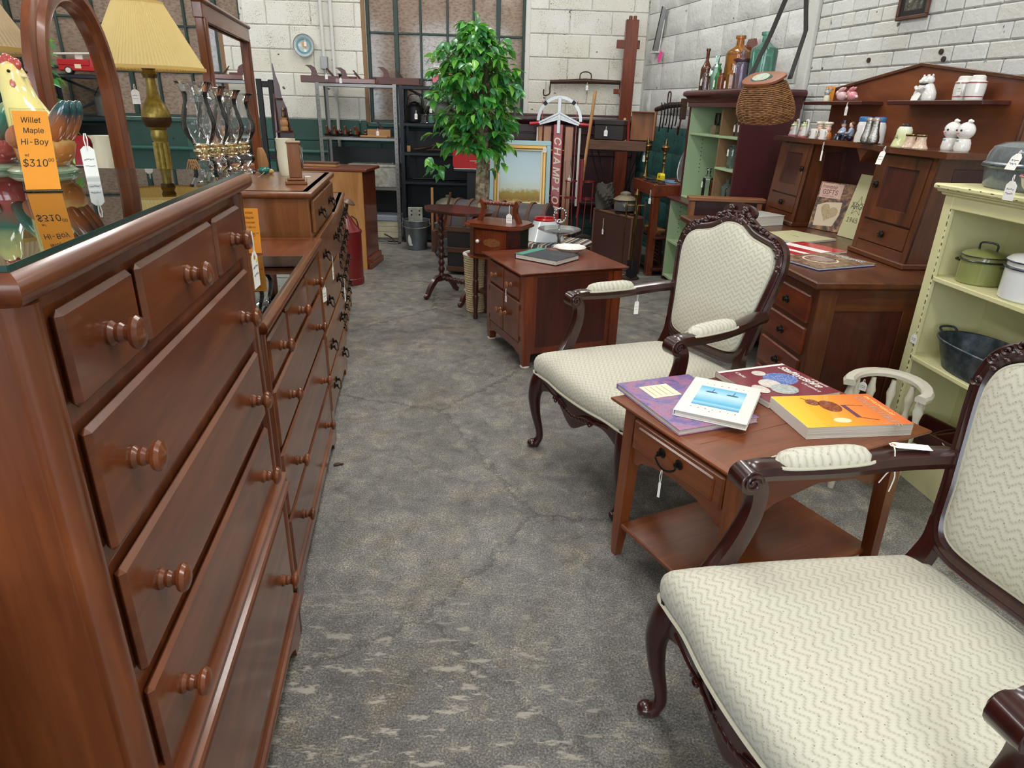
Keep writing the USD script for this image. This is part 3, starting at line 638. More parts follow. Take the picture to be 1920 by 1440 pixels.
# --- lamps with pleated shades on a back table
bt = Th('side_table', 'dark wooden table behind the dressers, carrying the lamps', 'table', row(1.65, .98, 0), RZ)
bt.part('top', b2(-1.05, .52, -.36, .20, .82, .85, .006), DARKW[0])
bt.part('apron', b2(-1.0, .48, -.32, .17, .72, .82, .003), DARKW[0])
for sx in (-.98, .46):
    for sy in (-.31, .16): bt.part('leg', mv(cyl(.022, .72, n=12, r2=.03), sx, sy, 0), DARKW[2])
def pleated(r0, r1, h, n=96):
    rings = []
    for k in range(7):
        f = k / 6; R = r0 + (r1 - r0) * f
        rings.append([((R + .0035 * (1 if i % 2 else -1) * (.6 + .4 * (1 - f))) * math.cos(2 * math.pi * i / (2 * n)), (R + .0035 * (1 if i % 2 else -1) * (.6 + .4 * (1 - f))) * math.sin(2 * math.pi * i / (2 * n)), h * f) for i in range(2 * n)])
    o = loft(rings, False, False); return o
SHADE = mat('pleated_cloth', {'d': ('diffuse_bsdf', {'color': lin('#f0dda0')}), 't': ('translucent_bsdf', {'color': lin('#e8ca80')}), 'm': ('mix_closure', {'fac': .35})}, [('d.BSDF', 'm.closure1'), ('t.BSDF', 'm.closure2')], 'm.closure')
SHADE2 = mat('cream_cloth', {'d': ('diffuse_bsdf', {'color': lin('#ddc9a4')}), 't': ('translucent_bsdf', {'color': lin('#d3b88a')}), 'm': ('mix_closure', {'fac': .35})}, [('d.BSDF', 'm.closure1'), ('t.BSDF', 'm.closure2')], 'm.closure')
def lamp(label, loc, shade, col):
    t = Th('table_lamp', label, 'lamp', loc, 20)
    t.part('base', lathe([(0, 0), (.085, 0), (.088, .012), (.075, .022), (.06, .03), (.05, .045), (.035, .055), (0, .056)], 24), col)
    m = [lathe([(0, .05), (.030, .05), (.030, .06), (.024, .07), (.024, .37), (.03, .38), (.033, .40), (.03, .42), (0, .42)], 24)]
    for k in range(8): m.append(mv(cyl(.008, .30, n=8), .024 * math.cos(k * math.pi / 4), .024 * math.sin(k * math.pi / 4), .07))
    t.part('column', cat(m), col)
    t.part('bulb_vase', lathe([(.0, .42), (.028, .42), (.045, .435), (.056, .46), (.055, .49), (.042, .52), (.026, .545), (.020, .58), (.018, .62), (0, .62)], 24), col)
    t.part('leaf_band', lathe([(.046, .432), (.058, .455), (.058, .470), (.046, .436)], 24), plain('dark_gilding', '#4a3418', .5, .7, var=.9, vs=60))
    t.part('socket', lathe([(0, .62), (.026, .62), (.030, .635), (.024, .65), (.03, .665), (.022, .69), (.012, .70), (.012, .89), (0, .89)], 16), BRASS)
    t.part('shade', mv(pleated(.215, .090, .24), 0, 0, .655), shade)
    t.part('shade_band', mv(lathe([(.2165, 0), (.2205, 0), (.2205, .012), (.2165, .012), (.2165, 0)], 48), 0, 0, .650), plain('shade_band', '#c9a55a', .6)); t.part('shade_band', mv(lathe([(.090, 0), (.094, 0), (.094, .008), (.090, .008), (.090, 0)], 32), 0, 0, .890), plain('shade_band', '', .6))
    t.part('finial', lathe([(0, .89), (.008, .89), (.016, .905), (.010, .915), (.018, .925), (.012, .94), (.004, .95), (0, .95)], 12), BRASS)
    return t
lamp('brass column table lamp with a wide yellow pleated shade', (-1.53, 3.0, .85), SHADE, plain('gilt_lamp', '#a08a3e', .36, .55, var=.9, vs=50, c2='#5d4c1e'))
lamp('lamp with a cream pleated shade at the left edge, beside the arched mirror', (-1.575, 2.0, .85), SHADE2, BRASS)
tag('cream tag hanging from the neck of the yellow shaded lamp', (-1.575, 2.95, 1.445), 20, (.03, .055), .02)

# --- hens on the chest
HEN = plain('hen_yellow_glaze', '#e0cf80', .14, coat=.7)
def glaze(name, stops, axis='z', lo=0., hi=1.):
    nodes = {'t': ('texture_coordinate', {}), 's': ('separate_xyz', {}), 'n': ('noise_texture', {'scale': 28., 'detail': 4}), 'm': ('map_range', {'from_min': lo, 'from_max': hi, 'clamp': False}), 'k': ('math', {'math_type': 'multiply_add', 'value2': .25, 'value3': 0}), 'a': ('math', {'math_type': 'add'}), 'c': ('math', {'math_type': 'subtract', 'value2': .12}),
             'r': ('rgb_ramp', {'ramp': [(p, lin(c)) for p, c in stops]}), 'p': ('principled_bsdf', {'roughness': .14, 'coat_weight': .7})}
    return mat(name, nodes, [('t.object', 's.vector'), ('t.object', 'n.vector'), ('s.' + axis, 'm.value'), ('n.fac', 'k.value1'), ('m.result', 'a.value1'), ('k.value', 'a.value2'), ('a.value', 'c.value1'), ('c.value', 'r.fac'), ('r.color', 'p.base_color')], 'p.BSDF')
def hen(label, loc, rz, g1, g2, sc=1., turn=False):
    """local: bird's front to +x, height .22"""
    t = Th('ceramic_hen', label, 'figurine', loc, rz)
    S = lambda m: (m.apply_scale(sc), m)[1]
    rings = []
    for z, cx, rx, ry in ((.012, -.010, .040, .036), (.03, -.014, .058, .048), (.06, -.018, .066, .052), (.09, -.010, .058, .046), (.12, .006, .044, .038), (.15, .018, .034, .030), (.175, .024, .030, .027), (.195, .026, .028, .025), (.212, .026, .019, .018), (.218, .026, .006, .006)):
        rings.append([(cx + rx * math.cos(a), ry * math.sin(a), z) for a in np.linspace(0, 2 * math.pi, 25)[:-1]])
    t.part('body', S(loft(rings)), g1)
    t.part('base', S(lathe([(0, 0), (.062, 0), (.066, .006), (.055, .014), (0, .016)], 28)), plain('hen_base_green', '#5f8f78', .2, coat=.5, var=.8, vs=25, c2='#c9c7a0'))
    t.part('tail', S(cat([rot(ball(.020, .016, .060, (-.062, y, .105), 2), AY, -38, (-.062, 0, .075)) for y in (-.016, .0, .016)])), g2)
    for sy in (-1, 1): t.part('wing', S(rot(ball(.040, .010, .024, (-.012, sy * .047, .075)), AY, 12, (-.012, 0, .075))), g2)
    S0 = S
    S = (lambda m: S0(rot(m, AZ, 180, (.026, 0, 0)))) if turn else S0
    t.part('comb', S(cat([ball(.011, .006, .012, (.010 + .009 * k, 0, .217 + .005 * math.sin(k * 1.3)), 1) for k in range(5)])), plain('hen_comb', '#b5483f', .2, coat=.6))
    t.part('beak', S(hull([(.050, .006, .192), (.050, -.006, .192), (.048, 0, .200), (.048, 0, .185), (.071, 0, .188)])), plain('hen_beak', '#dcc9a0', .25))
    for sy in (-1, 1):
        t.part('wattle', S(ball(.010, .006, .014, (.042, sy * .018, .172), 1)), plain('hen_wattle', '#c26a5c', .2, coat=.6))
        t.part('eye', S(ball(.0032, c=(.043, sy * .0195, .199), sub=1)), BLACK)
    return t
hen('glazed yellow ceramic hen with red comb, behind the orange Hi-Boy card', row(.15, .36, 1.2606), 165, glaze('hen_a', [(0, '#9a5a2a'), (.22, '#b06f34'), (.36, '#d9c56c'), (.6, '#e6d98a'), (.85, '#e5d083'), (1, '#c98f5a')], 'z', 0, .22), glaze('hen_b', [(0, '#8a4a24'), (.4, '#a55c2c'), (.6, '#24464a'), (1, '#2f5a58')], 'z', .03, .16), .88, True)
hen('glazed green and maroon ceramic hen at the left edge, behind the orange Hi-Boy card', row(.21, .475, 1.2606), 160, glaze('hen_c', [(0, '#8f3e38'), (.3, '#a04a44'), (.5, '#3f7460'), (.75, '#d9d58a'), (1, '#e6e0a0')], 'z', 0, .22), glaze('hen_d', [(0, '#7d3430'), (.5, '#35705c'), (1, '#d9cf7a')], 'z', .03, .16), .85)
tag('white tag on a loop of string from the yellow ceramic hen', row(.09, .25, 1.335), 30, (.022, .055), .022)

# --- oil lamps
def oil_lamp_parts(t, h=.36):
    t.part('font', lathe([(.0, 0), (.042, 0), (.046, .004), (.046, .010), (.030, .018), (.018, .030), (.024, .042), (.044, .056), (.050, .072), (.046, .088), (.028, .100), (.024, .106), (0, .106)], 24), CLEAR)
    t.part('burner', lathe([(0, .104), (.027, .104), (.030, .110), (.026, .116), (.029, .122), (.036, .128), (.036, .136), (.028, .142), (.031, .150), (.020, .158), (0, .160)], 24), BRASSY)
    t.part('wick_knob', cat(mv(cyl(.002, .03, n=6, axis='x'), .026, 0, .118), mv(cyl(.009, .003, n=12, axis='x'), .055, 0, .118)), BRASSY)
    t.part('chimney', lathe([(.032, .150), (.034, .156), (.050, .180), (.064, .212), (.066, .240), (.056, .280), (.046, .315), (.045, .340), (.055, .368), (.070, .388), (.0685, .389), (.0435, .341), (.044, .315)], 28), CLEAR)
OLP = [row(1.735, .505, 1.0702), row(1.87, .485, 1.0702), row(1.99, .455, 1.0702), row(2.20, .45, 1.0702), row(2.12, .53, 1.0702)]
OLL = ['oil lamp with tall clear chimney, leftmost of the cluster on the maple chest', 'oil lamp with clear chimney, second from the left on the maple chest', 'oil lamp with clear chimney, in the middle of the cluster on the maple chest', 'oil lamp with clear chimney, right end of the cluster on the maple chest', 'oil lamp with clear chimney at the back of the cluster on the maple chest']
ol = Th('oil_lamp', OLL[0], 'oil lamp', OLP[0], 10, 'clear glass oil lamps on the maple chest'); oil_lamp_parts(ol)
for k in range(1, 5): dup(ol, 'oil_lamp', OLL[k], 'oil lamp', OLP[k], 10 + 70 * k, 'clear glass oil lamps on the maple chest', (1, 1, 1 - .03 * k))
tag('long white tag lying by the oil lamps on the maple chest', row(2.02, .33, 1.092), 60, (.022, .05), .04, tilt=60)
# wooden stand of slats and carved bird beside the lamps
sl = Th('wooden_easel', 'small A-frame of pale wooden slats left of the oil lamps', 'easel', row(1.62, .53, 1.0702), 20)
for k in range(4): sl.part('slat', cat(bar((-.035 + .008 * k, 0, 0), (0 + .008 * k, 0, .105), .010, .004), bar((.035 + .008 * k, 0, 0), (0 + .008 * k, 0, .105), .010, .004)), RAWW[2])
pk = Th('wooden_bird', 'pale wooden upright bird with a teal and yellow base beside the clock', 'figurine', row(2.17, .36, 1.0702), 40)
pk.part('body', loft([[(cx + r * math.cos(a), r * .7 * math.sin(a), z) for a in np.linspace(0, 2 * math.pi, 17)[:-1]] for z, r, cx in ((.02, .022, 0), (.05, .026, 0), (.09, .022, -.003), (.115, .015, -.006), (.12, .010, -.006))]), RAWW[2])
pk.part('base', ball(.030, .022, .018, (.0, -.005, .018)), plain('teal_glaze', '#1f7a6c', .2, coat=.5))
pk.part('band', ball(.016, .014, .012, (.028, -.012, .012)), plain('yellow_glaze', '#d9b86a', .2, coat=.5))
# clock
ck = Th('mantel_clock', 'small walnut mantel clock with round dial on the maple chest', 'clock', row(1.80, .155, 1.0702), RZ + 8)
ck.part('base', cat(b2(-.075, .075, -.045, .045, 0, .014, .003), b2(-.064, .064, -.036, .036, .014, .026, .004)), MAPLE[0])
ck.part('case', b2(-.05, .05, -.026, .026, .026, .165, .003), MAPLE[2])
ck.part('cap', b2(-.054, .054, -.030, .030, .163, .170, .002), MAPLE[0])
ck.part('bezel', mv(lathe([(0, 0), (.048, 0), (.050, .004), (.044, .008), (0, .008)], 30, 'y'), 0, -.026, .105), CHROME)
ck.part('dial', mv(lathe([(0, 0), (.042, 0), (.042, .001), (0, .001)], 30, 'y'), 0, -.0345, .105), plain('dial_blue_white', '#ccd6dc', .3, var=.9, vs=40, c2='#7c8f9c'))
ck.part('hand', cat(b2(-.001, .001, -.0368, -.0358, .105, .132, 0), b2(0, .020, -.0368, -.0358, .104, .106, 0), mv(cyl(.004, .002, n=10, axis='y'), 0, -.0355, .105)), BLACK)
solo('folded_tag', b2(-.03, .03, -.012, .012, 0, .002, 0), PAPER, 'folded white paper tag lying by the clock on the maple chest', 'tag', row(2.06, .16, 1.0702), 30)
cr = Th('cream_pitcher', 'cream ceramic pitcher with handle just behind the mantel clock', 'pitcher', row(2.12, .24, 1.0702), RZ + 40)
cr.part('jug', lathe([(0, 0), (.034, 0), (.040, .02), (.044, .08), (.040, .13), (.046, .165), (.044, .165), (.037, .13), (.040, .08), (0, .01)], 24), plain('cream_glaze', '#e5e2c8', .2, coat=.5))
cr.part('handle', tube([(.040, 0, .155), (.072, 0, .155), (.076, 0, .11), (.044, 0, .07)], .005, 8, sm=5), plain('cream_glaze', '', .2)); cr.part('spout', hull([(-.040, .014, .150), (-.040, -.014, .150), (-.066, 0, .168), (-.040, .014, .166), (-.040, -.014, .166), (-.038, 0, .13)]), plain('cream_glaze', '', .2))
# red and white box on the farther dresser
rb = Th('red_box', 'red and white carton printed with a yellow bird mark on the farther dresser', 'box', d4.w(.47, .055, .8125), 101.3 - 60)
rb.part('carton', b2(-.03, .03, -.022, .022, 0, .10, .001), WHITE); rb.part('front_panel', b2(-.0302, .0302, -.0226, -.0221, .0, .045, 0), RED)
rb.part('printed_bird', frame(prism([(-.014, -.006), (.002, -.004), (.012, .004), (.006, .006), (.002, .012), (-.002, .003)], .0004), (0, -.0227, .022), (1, 0, 0), (0, 0, 1)), plain('bird_yellow', '#f0c23a', .5))
rb.part('red_stripe', b2(-.024, .024, -.0225, -.0221, .055, .085, 0), plain('pink_red', '#e2434c', .4))
# fuel can
fc = Th('fuel_can', 'dark red metal fuel can with a tilted brown funnel cap', 'can', (-1.385, 5.46, 0), 10)
fc.part('body', lathe([(0, 0), (.120, 0), (.122, .01), (.122, .05), (.118, .055), (.118, .41), (.124, .42), (.124, .435), (.085, .475), (.045, .54), (.022, .565), (0, .565)], 28), plain('maroon_can', '#7c1f20', .35, coat=.2, var=.4, vs=10))
fc.part('spout', tube([(0, 0, .555), (.012, 0, .60), (.02, 0, .655)], .013, 10), plain('brown_can', '#4d2a1c', .5))
fc.part('cap', rot(mv(lathe([(0, 0), (.062, 0), (.064, .006), (.045, .022), (.022, .034), (0, .036)], 20), .022, 0, .652), AY, 18, (.022, 0, .652)), plain('brown_cap', '#6b5442', .4, .3))
fc.part('handle', tube([(.10, 0, .45), (.085, 0, .52), (.045, 0, .55)], .006, 6, sm=4), plain('brown_can', '', .5))
# cabinet seen from its plywood back, planks on it
cb = Th('cabinet', 'cabinet turned to show its honey plywood back, beside the metal shelf', 'cabinet', (-1.60, 5.97, 0), -4)
cb.part('back_panel', b2(-.30, .26, 0, .012, .0, .845, .001), PLY)
cb.part('side', b2(.245, .262, .012, .40, .04, .845, .002), REDW[2]); cb.part('side', b2(-.30, -.283, .012, .40, .04, .845, .002), REDW[2])
cb.part('top', b2(-.33, .30, -.01, .43, .846, .872, .006), REDW[0]); cb.part('base', cat(b2(.20, .285, .013, .42, 0, .10, .006), b2(.255, .300, .013, .43, 0, .05, .006), b2(-.30, .20, .38, .42, 0, .10, .004)), REDW[1])
cb.part('shelf', b2(-.283, .245, .012, .40, .42, .44, .002), REDW[0])
for k, (z, w, mm) in enumerate(((.8725, .11, RAWW[0]), (.8925, .09, OLDW[0]))):
    solo('wood_plank', b2(-.26, .22, -w / 2, w / 2, 0, .019, .003), mm, ['pale plank lying on the plywood backed cabinet, lower of two', 'brown plank lying on the plywood backed cabinet, upper of two'][k], 'plank', (-1.80, 6.12, z), -4)

# ================================================================ ARMCHAIRS AND SMALL TABLES
def fabric():
    N = {'u': ('uvmap', {'attribute': 'st'}), 's': ('separate_xyz', {}), 'ux': ('math', {'math_type': 'multiply', 'value2': 1 / .019}), 'pp': ('math', {'math_type': 'pingpong', 'value2': 1.}), 'st': ('math', {'math_type': 'snap', 'value2': .25}),
         'vy': ('math', {'math_type': 'multiply', 'value2': 1 / .021}), 'ad': ('math', {'math_type': 'multiply_add', 'value2': .95}), 'fr': ('math', {'math_type': 'fraction'}),
         'r': ('rgb_ramp', {'ramp': [(0, lin('#aca793')), (.08, lin('#bcb8a4')), (.24, lin('#c9c6b4')), (.55, lin('#cdcab9')), (.86, lin('#c2bfab')), (1, lin('#b0ab97'))]}),
         'p1': ('math', {'math_type': 'add'}), 'p2': ('math', {'math_type': 'subtract'}), 'f1': ('math', {'math_type': 'pingpong', 'value2': .023}), 'f2': ('math', {'math_type': 'pingpong', 'value2': .023}), 'mx': ('math', {'math_type': 'maximum'}),
         'lt': ('math', {'math_type': 'less_than', 'value2': .0017}), 'mc': ('mix_color', {'b': lin('#8a8570')}), 'w': ('noise_texture', {'scale': 900., 'detail': 2}), 'ha': ('math', {'math_type': 'multiply_add', 'value2': .25}),
         'hr': ('rgb_ramp', {'ramp': [(0, (0, 0, 0)), (.12, (.7, .7, .7)), (.5, (1, 1, 1)), (.9, (.8, .8, .8)), (1, (0, 0, 0))]}), 'b': ('bump', {'strength': .20, 'distance': .0020}), 'p': ('principled_bsdf', {'roughness': .85, 'sheen_weight': .25})}
    L = [('u.UV', 's.vector'), ('s.x', 'ux.value1'), ('ux.value', 'pp.value1'), ('pp.value', 'st.value1'), ('s.y', 'vy.value1'), ('st.value', 'ad.value1'), ('vy.value', 'ad.value3'), ('ad.value', 'fr.value1'), ('fr.value', 'r.fac'),
         ('s.x', 'p1.value1'), ('s.y', 'p1.value2'), ('s.x', 'p2.value1'), ('s.y', 'p2.value2'), ('p1.value', 'f1.value1'), ('p2.value', 'f2.value1'), ('f1.value', 'mx.value1'), ('f2.value', 'mx.value2'), ('mx.value', 'lt.value1'),
         ('r.color', 'mc.a'), ('lt.value', 'mc.fac'), ('mc.result', 'p.base_color'), ('fr.value', 'hr.fac'), ('u.UV', 'w.vector'), ('w.fac', 'ha.value1'), ('hr.color', 'ha.value3'), ('ha.value', 'b.height'), ('b.normal', 'p.normal')]
    return mat('cream_brocade', N, L, 'p.BSDF')
FAB = fabric()
PIPE = plain('cream_piping', '#c2beaa', .85)
def smooth_loft(rings, cap1=True): return loft(rings, False, cap1)
def spiral(c, r, turns, plane, t=.006, sgn=1):
    pts = []
    for k in range(int(14 * turns) + 1):
        a = 2 * math.pi * k / 14; q = r * (1 - .8 * k / (14 * turns))
        pts.append(np.array(c) + q * math.cos(a) * np.array(plane[0]) + sgn * q * math.sin(a) * np.array(plane[1]))
    return tube(pts, [t, t * .8, t * .5], 6)
def sym(h): return h + [(-x, y) for x, y in h[-2:0:-1]]
LEAN = math.radians(10.5)
def BK(u, v, d=0.):
    """point of the chair's back: u across, v up its slope, d forward"""
    return (u, .292 + v * math.sin(LEAN) - d * math.cos(LEAN), .44 + v * math.cos(LEAN) + d * -math.sin(LEAN) * -1)
def armchair(name, label, loc, rz):
    t = Th(name, label, 'armchair', loc, rz)
    half = [(0, -.338), (.10, -.334), (.20, -.322), (.275, -.322), (.325, -.318), (.335, -.285), (.322, -.12), (.297, .08), (.272, .24), (.255, .300), (.20, .322), (.10, .330), (0, .332)]
    o = spline(sym(half), 5, True)
    c = np.array([0, .0])
    prof = [(1.0, .352), (1.012, .375), (1.012, .395), (1.0, .412), (.975, .426), (.93, .438), (.86, .447), (.72, .457), (.55, .463), (.35, .467), (.15, .469)]
    rings = [np.c_[(o - c) * s + c, np.full(len(o), z)] for s, z in prof]
    m = loft(rings, True, True)
    t.part('seat', m, FAB, 'cream quilted brocade seat', smooth=True, uv=m.vertices[:, :2] * (1 + np.maximum(0, .455 - m.vertices[:, 2]) / np.maximum(np.linalg.norm(m.vertices[:, :2], axis=1), .05))[:, None])
    t.part('seat_piping', tube(np.c_[o * 1.008, np.full(len(o), .352)], .0055, 6, True), PIPE)
    # seat rail with scalloped front
    def low(x, y):
        if y < -.25: return .265 + .045 * (abs(math.sin((abs(x) / .33) * math.pi))) ** 1.5 - .03 * math.exp(-(x / .09) ** 2)
        return .282
    oo = o * 0.985
    rail = [np.c_[oo * 1.0, np.full(len(o), .352)], np.c_[oo * 1.004, [low(x, y) + .012 for x, y in o]], np.c_[oo * .996, [low(x, y) for x, y in o]], np.c_[oo * .93, [low(x, y) + .004 for x, y in o]], np.c_[oo * .93, np.full(len(o), .352)]]
    t.part('seat_rail', loft(rail, False, False), MAHOG)
    cv = []
    for k in range(-5, 6): cv.append(ball(.016 - .0012 * abs(k), .006, .010, (k * .020, -.332 + .0009 * k * k * .2, .286 + .003 * abs(k)), 1))
    for sx in (-1, 1): cv += [spiral((sx * .125, -.333, .305), .016, 1.5, ((sx, 0, 0), (0, 0, 1)), .004), tube([(sx * .05, -.338, .305), (sx * .10, -.337, .322), (sx * .16, -.333, .322), (sx * .23, -.328, .335)], .004, 6, sm=4)]
    t.part('rail_carving', cat(cv), MAHOG)
    for sx in (-1, 1):
        p = [(.300, -.290, .345), (.312, -.306, .30), (.318, -.318, .24), (.312, -.312, .16), (.302, -.298, .085), (.300, -.296, .045), (.308, -.308, .018), (.314, -.318, .004)]
        sp = spline([(sx * a, b, c_) for a, b, c_ in p], 5)
        t.part('front_leg', cat(tube(sp, [.040, .038, .030, .023, .018, .0155, .0165, .021, .016], 12), ball(.022, .024, .017, (sx * .315, -.322, .017))), MAHOG)
        p = [(.235, .285, .36), (.238, .305, .25), (.240, .335, .12), (.243, .375, .0)]
        t.part('rear_leg', sweep(spline([(sx * a, b, c_) for a, b, c_ in p], 4), [(-.019, -.019), (.019, -.019), (.019, .019), (-.019, .019)], up=(0, 1, 0)), MAHOG)
        # arm support, arm, pad
        p = [(.318, -.215, .345), (.322, -.195, .40), (.328, -.150, .47), (.328, -.118, .55), (.328, -.112, .615), (.325, -.130, .652)]
        t.part('arm_support', cat(sweep(spline([(sx * a, b, c_) for a, b, c_ in p], 5), [(-.020, -.022), (-.008, -.028), (.008, -.028), (.020, -.022), (.024, 0), (.020, .022), (-.020, .022), (-.024, 0)], up=(0, 1, 0), scale=np.interp(np.linspace(0, 1, 26), [0, .3, .7, 1], [1.25, 1.0, .85, .95])),
                                  spiral((sx * .338, -.205, .385), .014, 1.3, ((0, 1, 0), (0, 0, 1)), .004)), MAHOG)
        p = [(.326, -.150, .650), (.325, -.135, .672), (.323, -.10, .676), (.318, -.02, .672), (.308, .08, .672), (.292, .20, .682), (.270, .29, .690), (.262, .332, .690)]
        arm = sweep(spline([(sx * a, b, c_) for a, b, c_ in p], 5), [(-.022, -.022), (.022, -.022), (.029, -.006), (.025, .012), (.009, .018), (-.009, .018), (-.025, .012), (-.029, -.006)], up=(0, 0, 1))
        sc = cat(mv(cyl(.030, .056, n=16, axis='x'), sx * .325 - .028, -.148, .655), spiral((sx * .355, -.148, .655), .023, 1.6, ((0, 1, 0), (0, 0, 1)), .0045), spiral((sx * .295, -.148, .655), .023, 1.6, ((0, 1, 0), (0, 0, 1)), .0045))
        t.part('arm', cat(arm, sc), MAHOG)
        c0, c1 = np.array((sx * .322, -.085, .686)), np.array((sx * .300, .150, .688))
        rr = []
        ax = (c1 - c0) / np.linalg.norm(c1 - c0); side = np.array((ax[1], -ax[0], 0))
        for k in range(13):
            f = k / 12; e = max(0., 1 - abs(2 * f - 1) ** 4.5) ** .5; e = max(e, .12)
            ctr = c0 + (c1 - c0) * f + np.array((0, 0, .002))
            rr.append([ctr + side * math.cos(a) * .034 * e + np.array((0, 0, 1)) * (math.sin(a) * (.030 if math.sin(a) > 0 else .012) * e) for a in np.linspace(0, 2 * math.pi, 17)[:-1]])
        m = loft(rr)
        t.part('arm_pad', m, FAB, 'cream brocade arm pad', smooth=True, uv=np.c_[m.vertices[:, 0] + m.vertices[:, 2] * .7, m.vertices[:, 1]])
        t.part('pad_piping', tube([c0 + (c1 - c0) * (f) + side * (w_) + np.array((0, 0, -.001)) for f, w_ in [(max(0, min(1, .5 - .5 * math.cos(q))), .034 * math.copysign(abs(math.sin(q)) ** .35, math.sin(q))) for q in np.linspace(0, 2 * math.pi, 33)[:-1]]], .004, 6, True), PIPE)
    # back frame and cushion
    bh = [(0, .048), (.10, .048), (.178, .058), (.214, .095), (.232, .20), (.250, .30), (.265, .385), (.270, .440), (.258, .488), (.222, .518), (.165, .532), (.115, .545), (.075, .566), (.040, .584), (0, .588)]
    ob = spline(sym(bh), 5, True)
    n = np.array((0, -math.cos(LEAN), math.sin(LEAN)))
    pr = [(-.022, -.016), (.022, -.016), (.024, .006), (.017, .015), (.010, .012), (.002, .018), (-.010, .019), (-.020, .012)]
    t.part('back_frame', sweep([BK(u, v) for u, v in ob], pr, True, up=n), MAHOG)
    cb_ = np.array([0, .31]); iv = ob - cb_
    rings = []
    for s, d in ((.925, -.012), (.925, .008), (.905, .020), (.86, .028), (.76, .036), (.6, .042), (.4, .045), (.2, .047)):
        rings.append([BK(*(cb_ + q * s), d) for q in iv])
    m = loft(rings)
    q = m.vertices; vv = (q[:, 2] - .44) / math.cos(LEAN)
    t.part('back_cushion', m, FAB, 'cream quilted brocade back', smooth=True, uv=np.c_[q[:, 0], vv])
    t.part('back_piping', tube([BK(*(cb_ + q_ * .905), .018) for q_ in iv], .0045, 6, True), PIPE)
    cv = []
    r = random.Random(3)
    for k in range(26):
        a = r.uniform(-1, 1); u = a * .075; v = .597 + r.uniform(-.022, .024) - abs(a) * .022
        cv.append(rot(ball(r.uniform(.008, .014), .012, r.uniform(.006, .010), (0, 0, 0), 1), AY, r.uniform(0, 180)).apply_translation(BK(u, v, .010)))
    for sx in (-1, 1):
        P_, Q_ = np.array((sx, 0, 0)), np.array((0, math.sin(LEAN), math.cos(LEAN)))
        for (u, v, R, T_) in ((.035, .614, .016, 1.6), (.085, .578, .015, 1.5), (.035, .585, .012, 1.4), (.150, .560, .014, 1.4), (.215, .534, .014, 1.4), (.258, .492, .014, 1.4), (.272, .435, .012, 1.3), (.240, .516, .010, 1.2)):
            cv.append(spiral(BK(sx * u, v, .016), R, T_, (P_, Q_), .0055, 1 if u < .1 else -1))
        for k in range(10):
            f = k / 9; u = .10 + f * .17; v = .566 - .125 * f ** 2.4
            cv.append(ball(.010, .010, .0075, BK(sx * u, v, .014), 1))
    cv.append(prism(ell(0, 0, .085, .035, 24), .02, 'xz')); cv[-1].apply_transform(T4.rotation_matrix(-LEAN, AX)); cv[-1].apply_translation(BK(0, .608, .006))
    t.part('crest_carving', cat(cv), MAHOG, 'carved scroll and flower crest')
    for sx in (-1, 1):
        p = [BK(sx * .222, .115), BK(sx * .215, .06), BK(sx * .222, .01), (sx * .232, .284, .40), (sx * .236, .288, .345)]
        t.part('back_post', sweep(spline(p, 4), [(-.019, -.017), (.019, -.017), (.019, .017), (-.019, .017)], up=(0, 1, 0), scale=np.linspace(.85, 1.3, 17)), MAHOG)
    return t
ac1 = armchair('armchair', 'carved mahogany armchair in cream brocade, farther one between commode and end table', (.53, 2.515, 0), -62)
ac2 = armchair('armchair', 'carved mahogany armchair in cream brocade, nearest and largest at lower right', (.752, 1.008, 0), -75)
tag('white tag hanging by a string from the left arm of the farther armchair', ac1.w(-.300, .175, .664), 10, (.02, .06), .045)
tg = ac2.w(-.286, .235, .712)
lt = Th('price_tag', 'white tag lying flat on the left arm of the nearest armchair', 'price tag', tg, -8)
lt.part('paper', prism([(-.03, -.014), (.045, -.014), (.045, .014), (-.03, .014), (-.042, .006), (-.042, -.006)], .0008), PAPER); lt.part('string', cat(tube([(-.036, 0, .001), (-.038, -.022, -.002), (-.034, -.027, -.04), (-.045, -.028, -.06), (-.056, -.028, -.085)], .0015, 5, sm=3), tube([(-.034, -.027, -.04), (-.026, -.028, -.065), (-.030, -.028, -.105)], .0015, 5, sm=3)), STRING)
lt.part('ring', mv(cyl(.006, .0006, n=14), -.034, 0, .0008), KRAFT)

# --- end table
et = Th('end_table', 'low brown end table with one drawer and lower shelf, books on its top', 'end table', (.442, 1.653, 0), -63)
def etop():
    ms = []
    for x0, x1 in ((-.262, .0795), (.0805, .2745)): pass
    return ms
for x0, x1 in ((-.262, -.1105), (-.1095, .0785), (.0795, .262)): et.part('top_board', b2(x0, x1, .020, .700, .550, .570, .0012), OAKTAB[1])
TM = [(-.02, 0), (.004, 0), (.010, .004), (.018, .010), (.022, .016), (.020, .020), (-.02, .0202)]
def four_mould(x0, x1, y0, y1, z, prof):
    pts = [(x0, y0, -1, -1), (x1, y0, 1, -1), (x1, y1, 1, 1), (x0, y1, -1, 1)]
    R = np.array([[(x + dx * o, y + dy * o, z + u) for o, u in prof] for x, y, dx, dy in pts]); N, m = R.shape[:2]; f = []
    for i in range(4):
        j = (i + 1) % 4
        for a in range(m):
            b = (a + 1) % m
            f += [(i * m + a, i * m + b, j * m + b), (i * m + a, j * m + b, j * m + a)]
    o = trimesh.Trimesh(R.reshape(-1, 3), np.array(f), process=False); trimesh.repair.fix_normals(o); return o
et.part('top_edge', four_mould(-.263, .263, .019, .701, .5495, TM), OAKTAB[0])
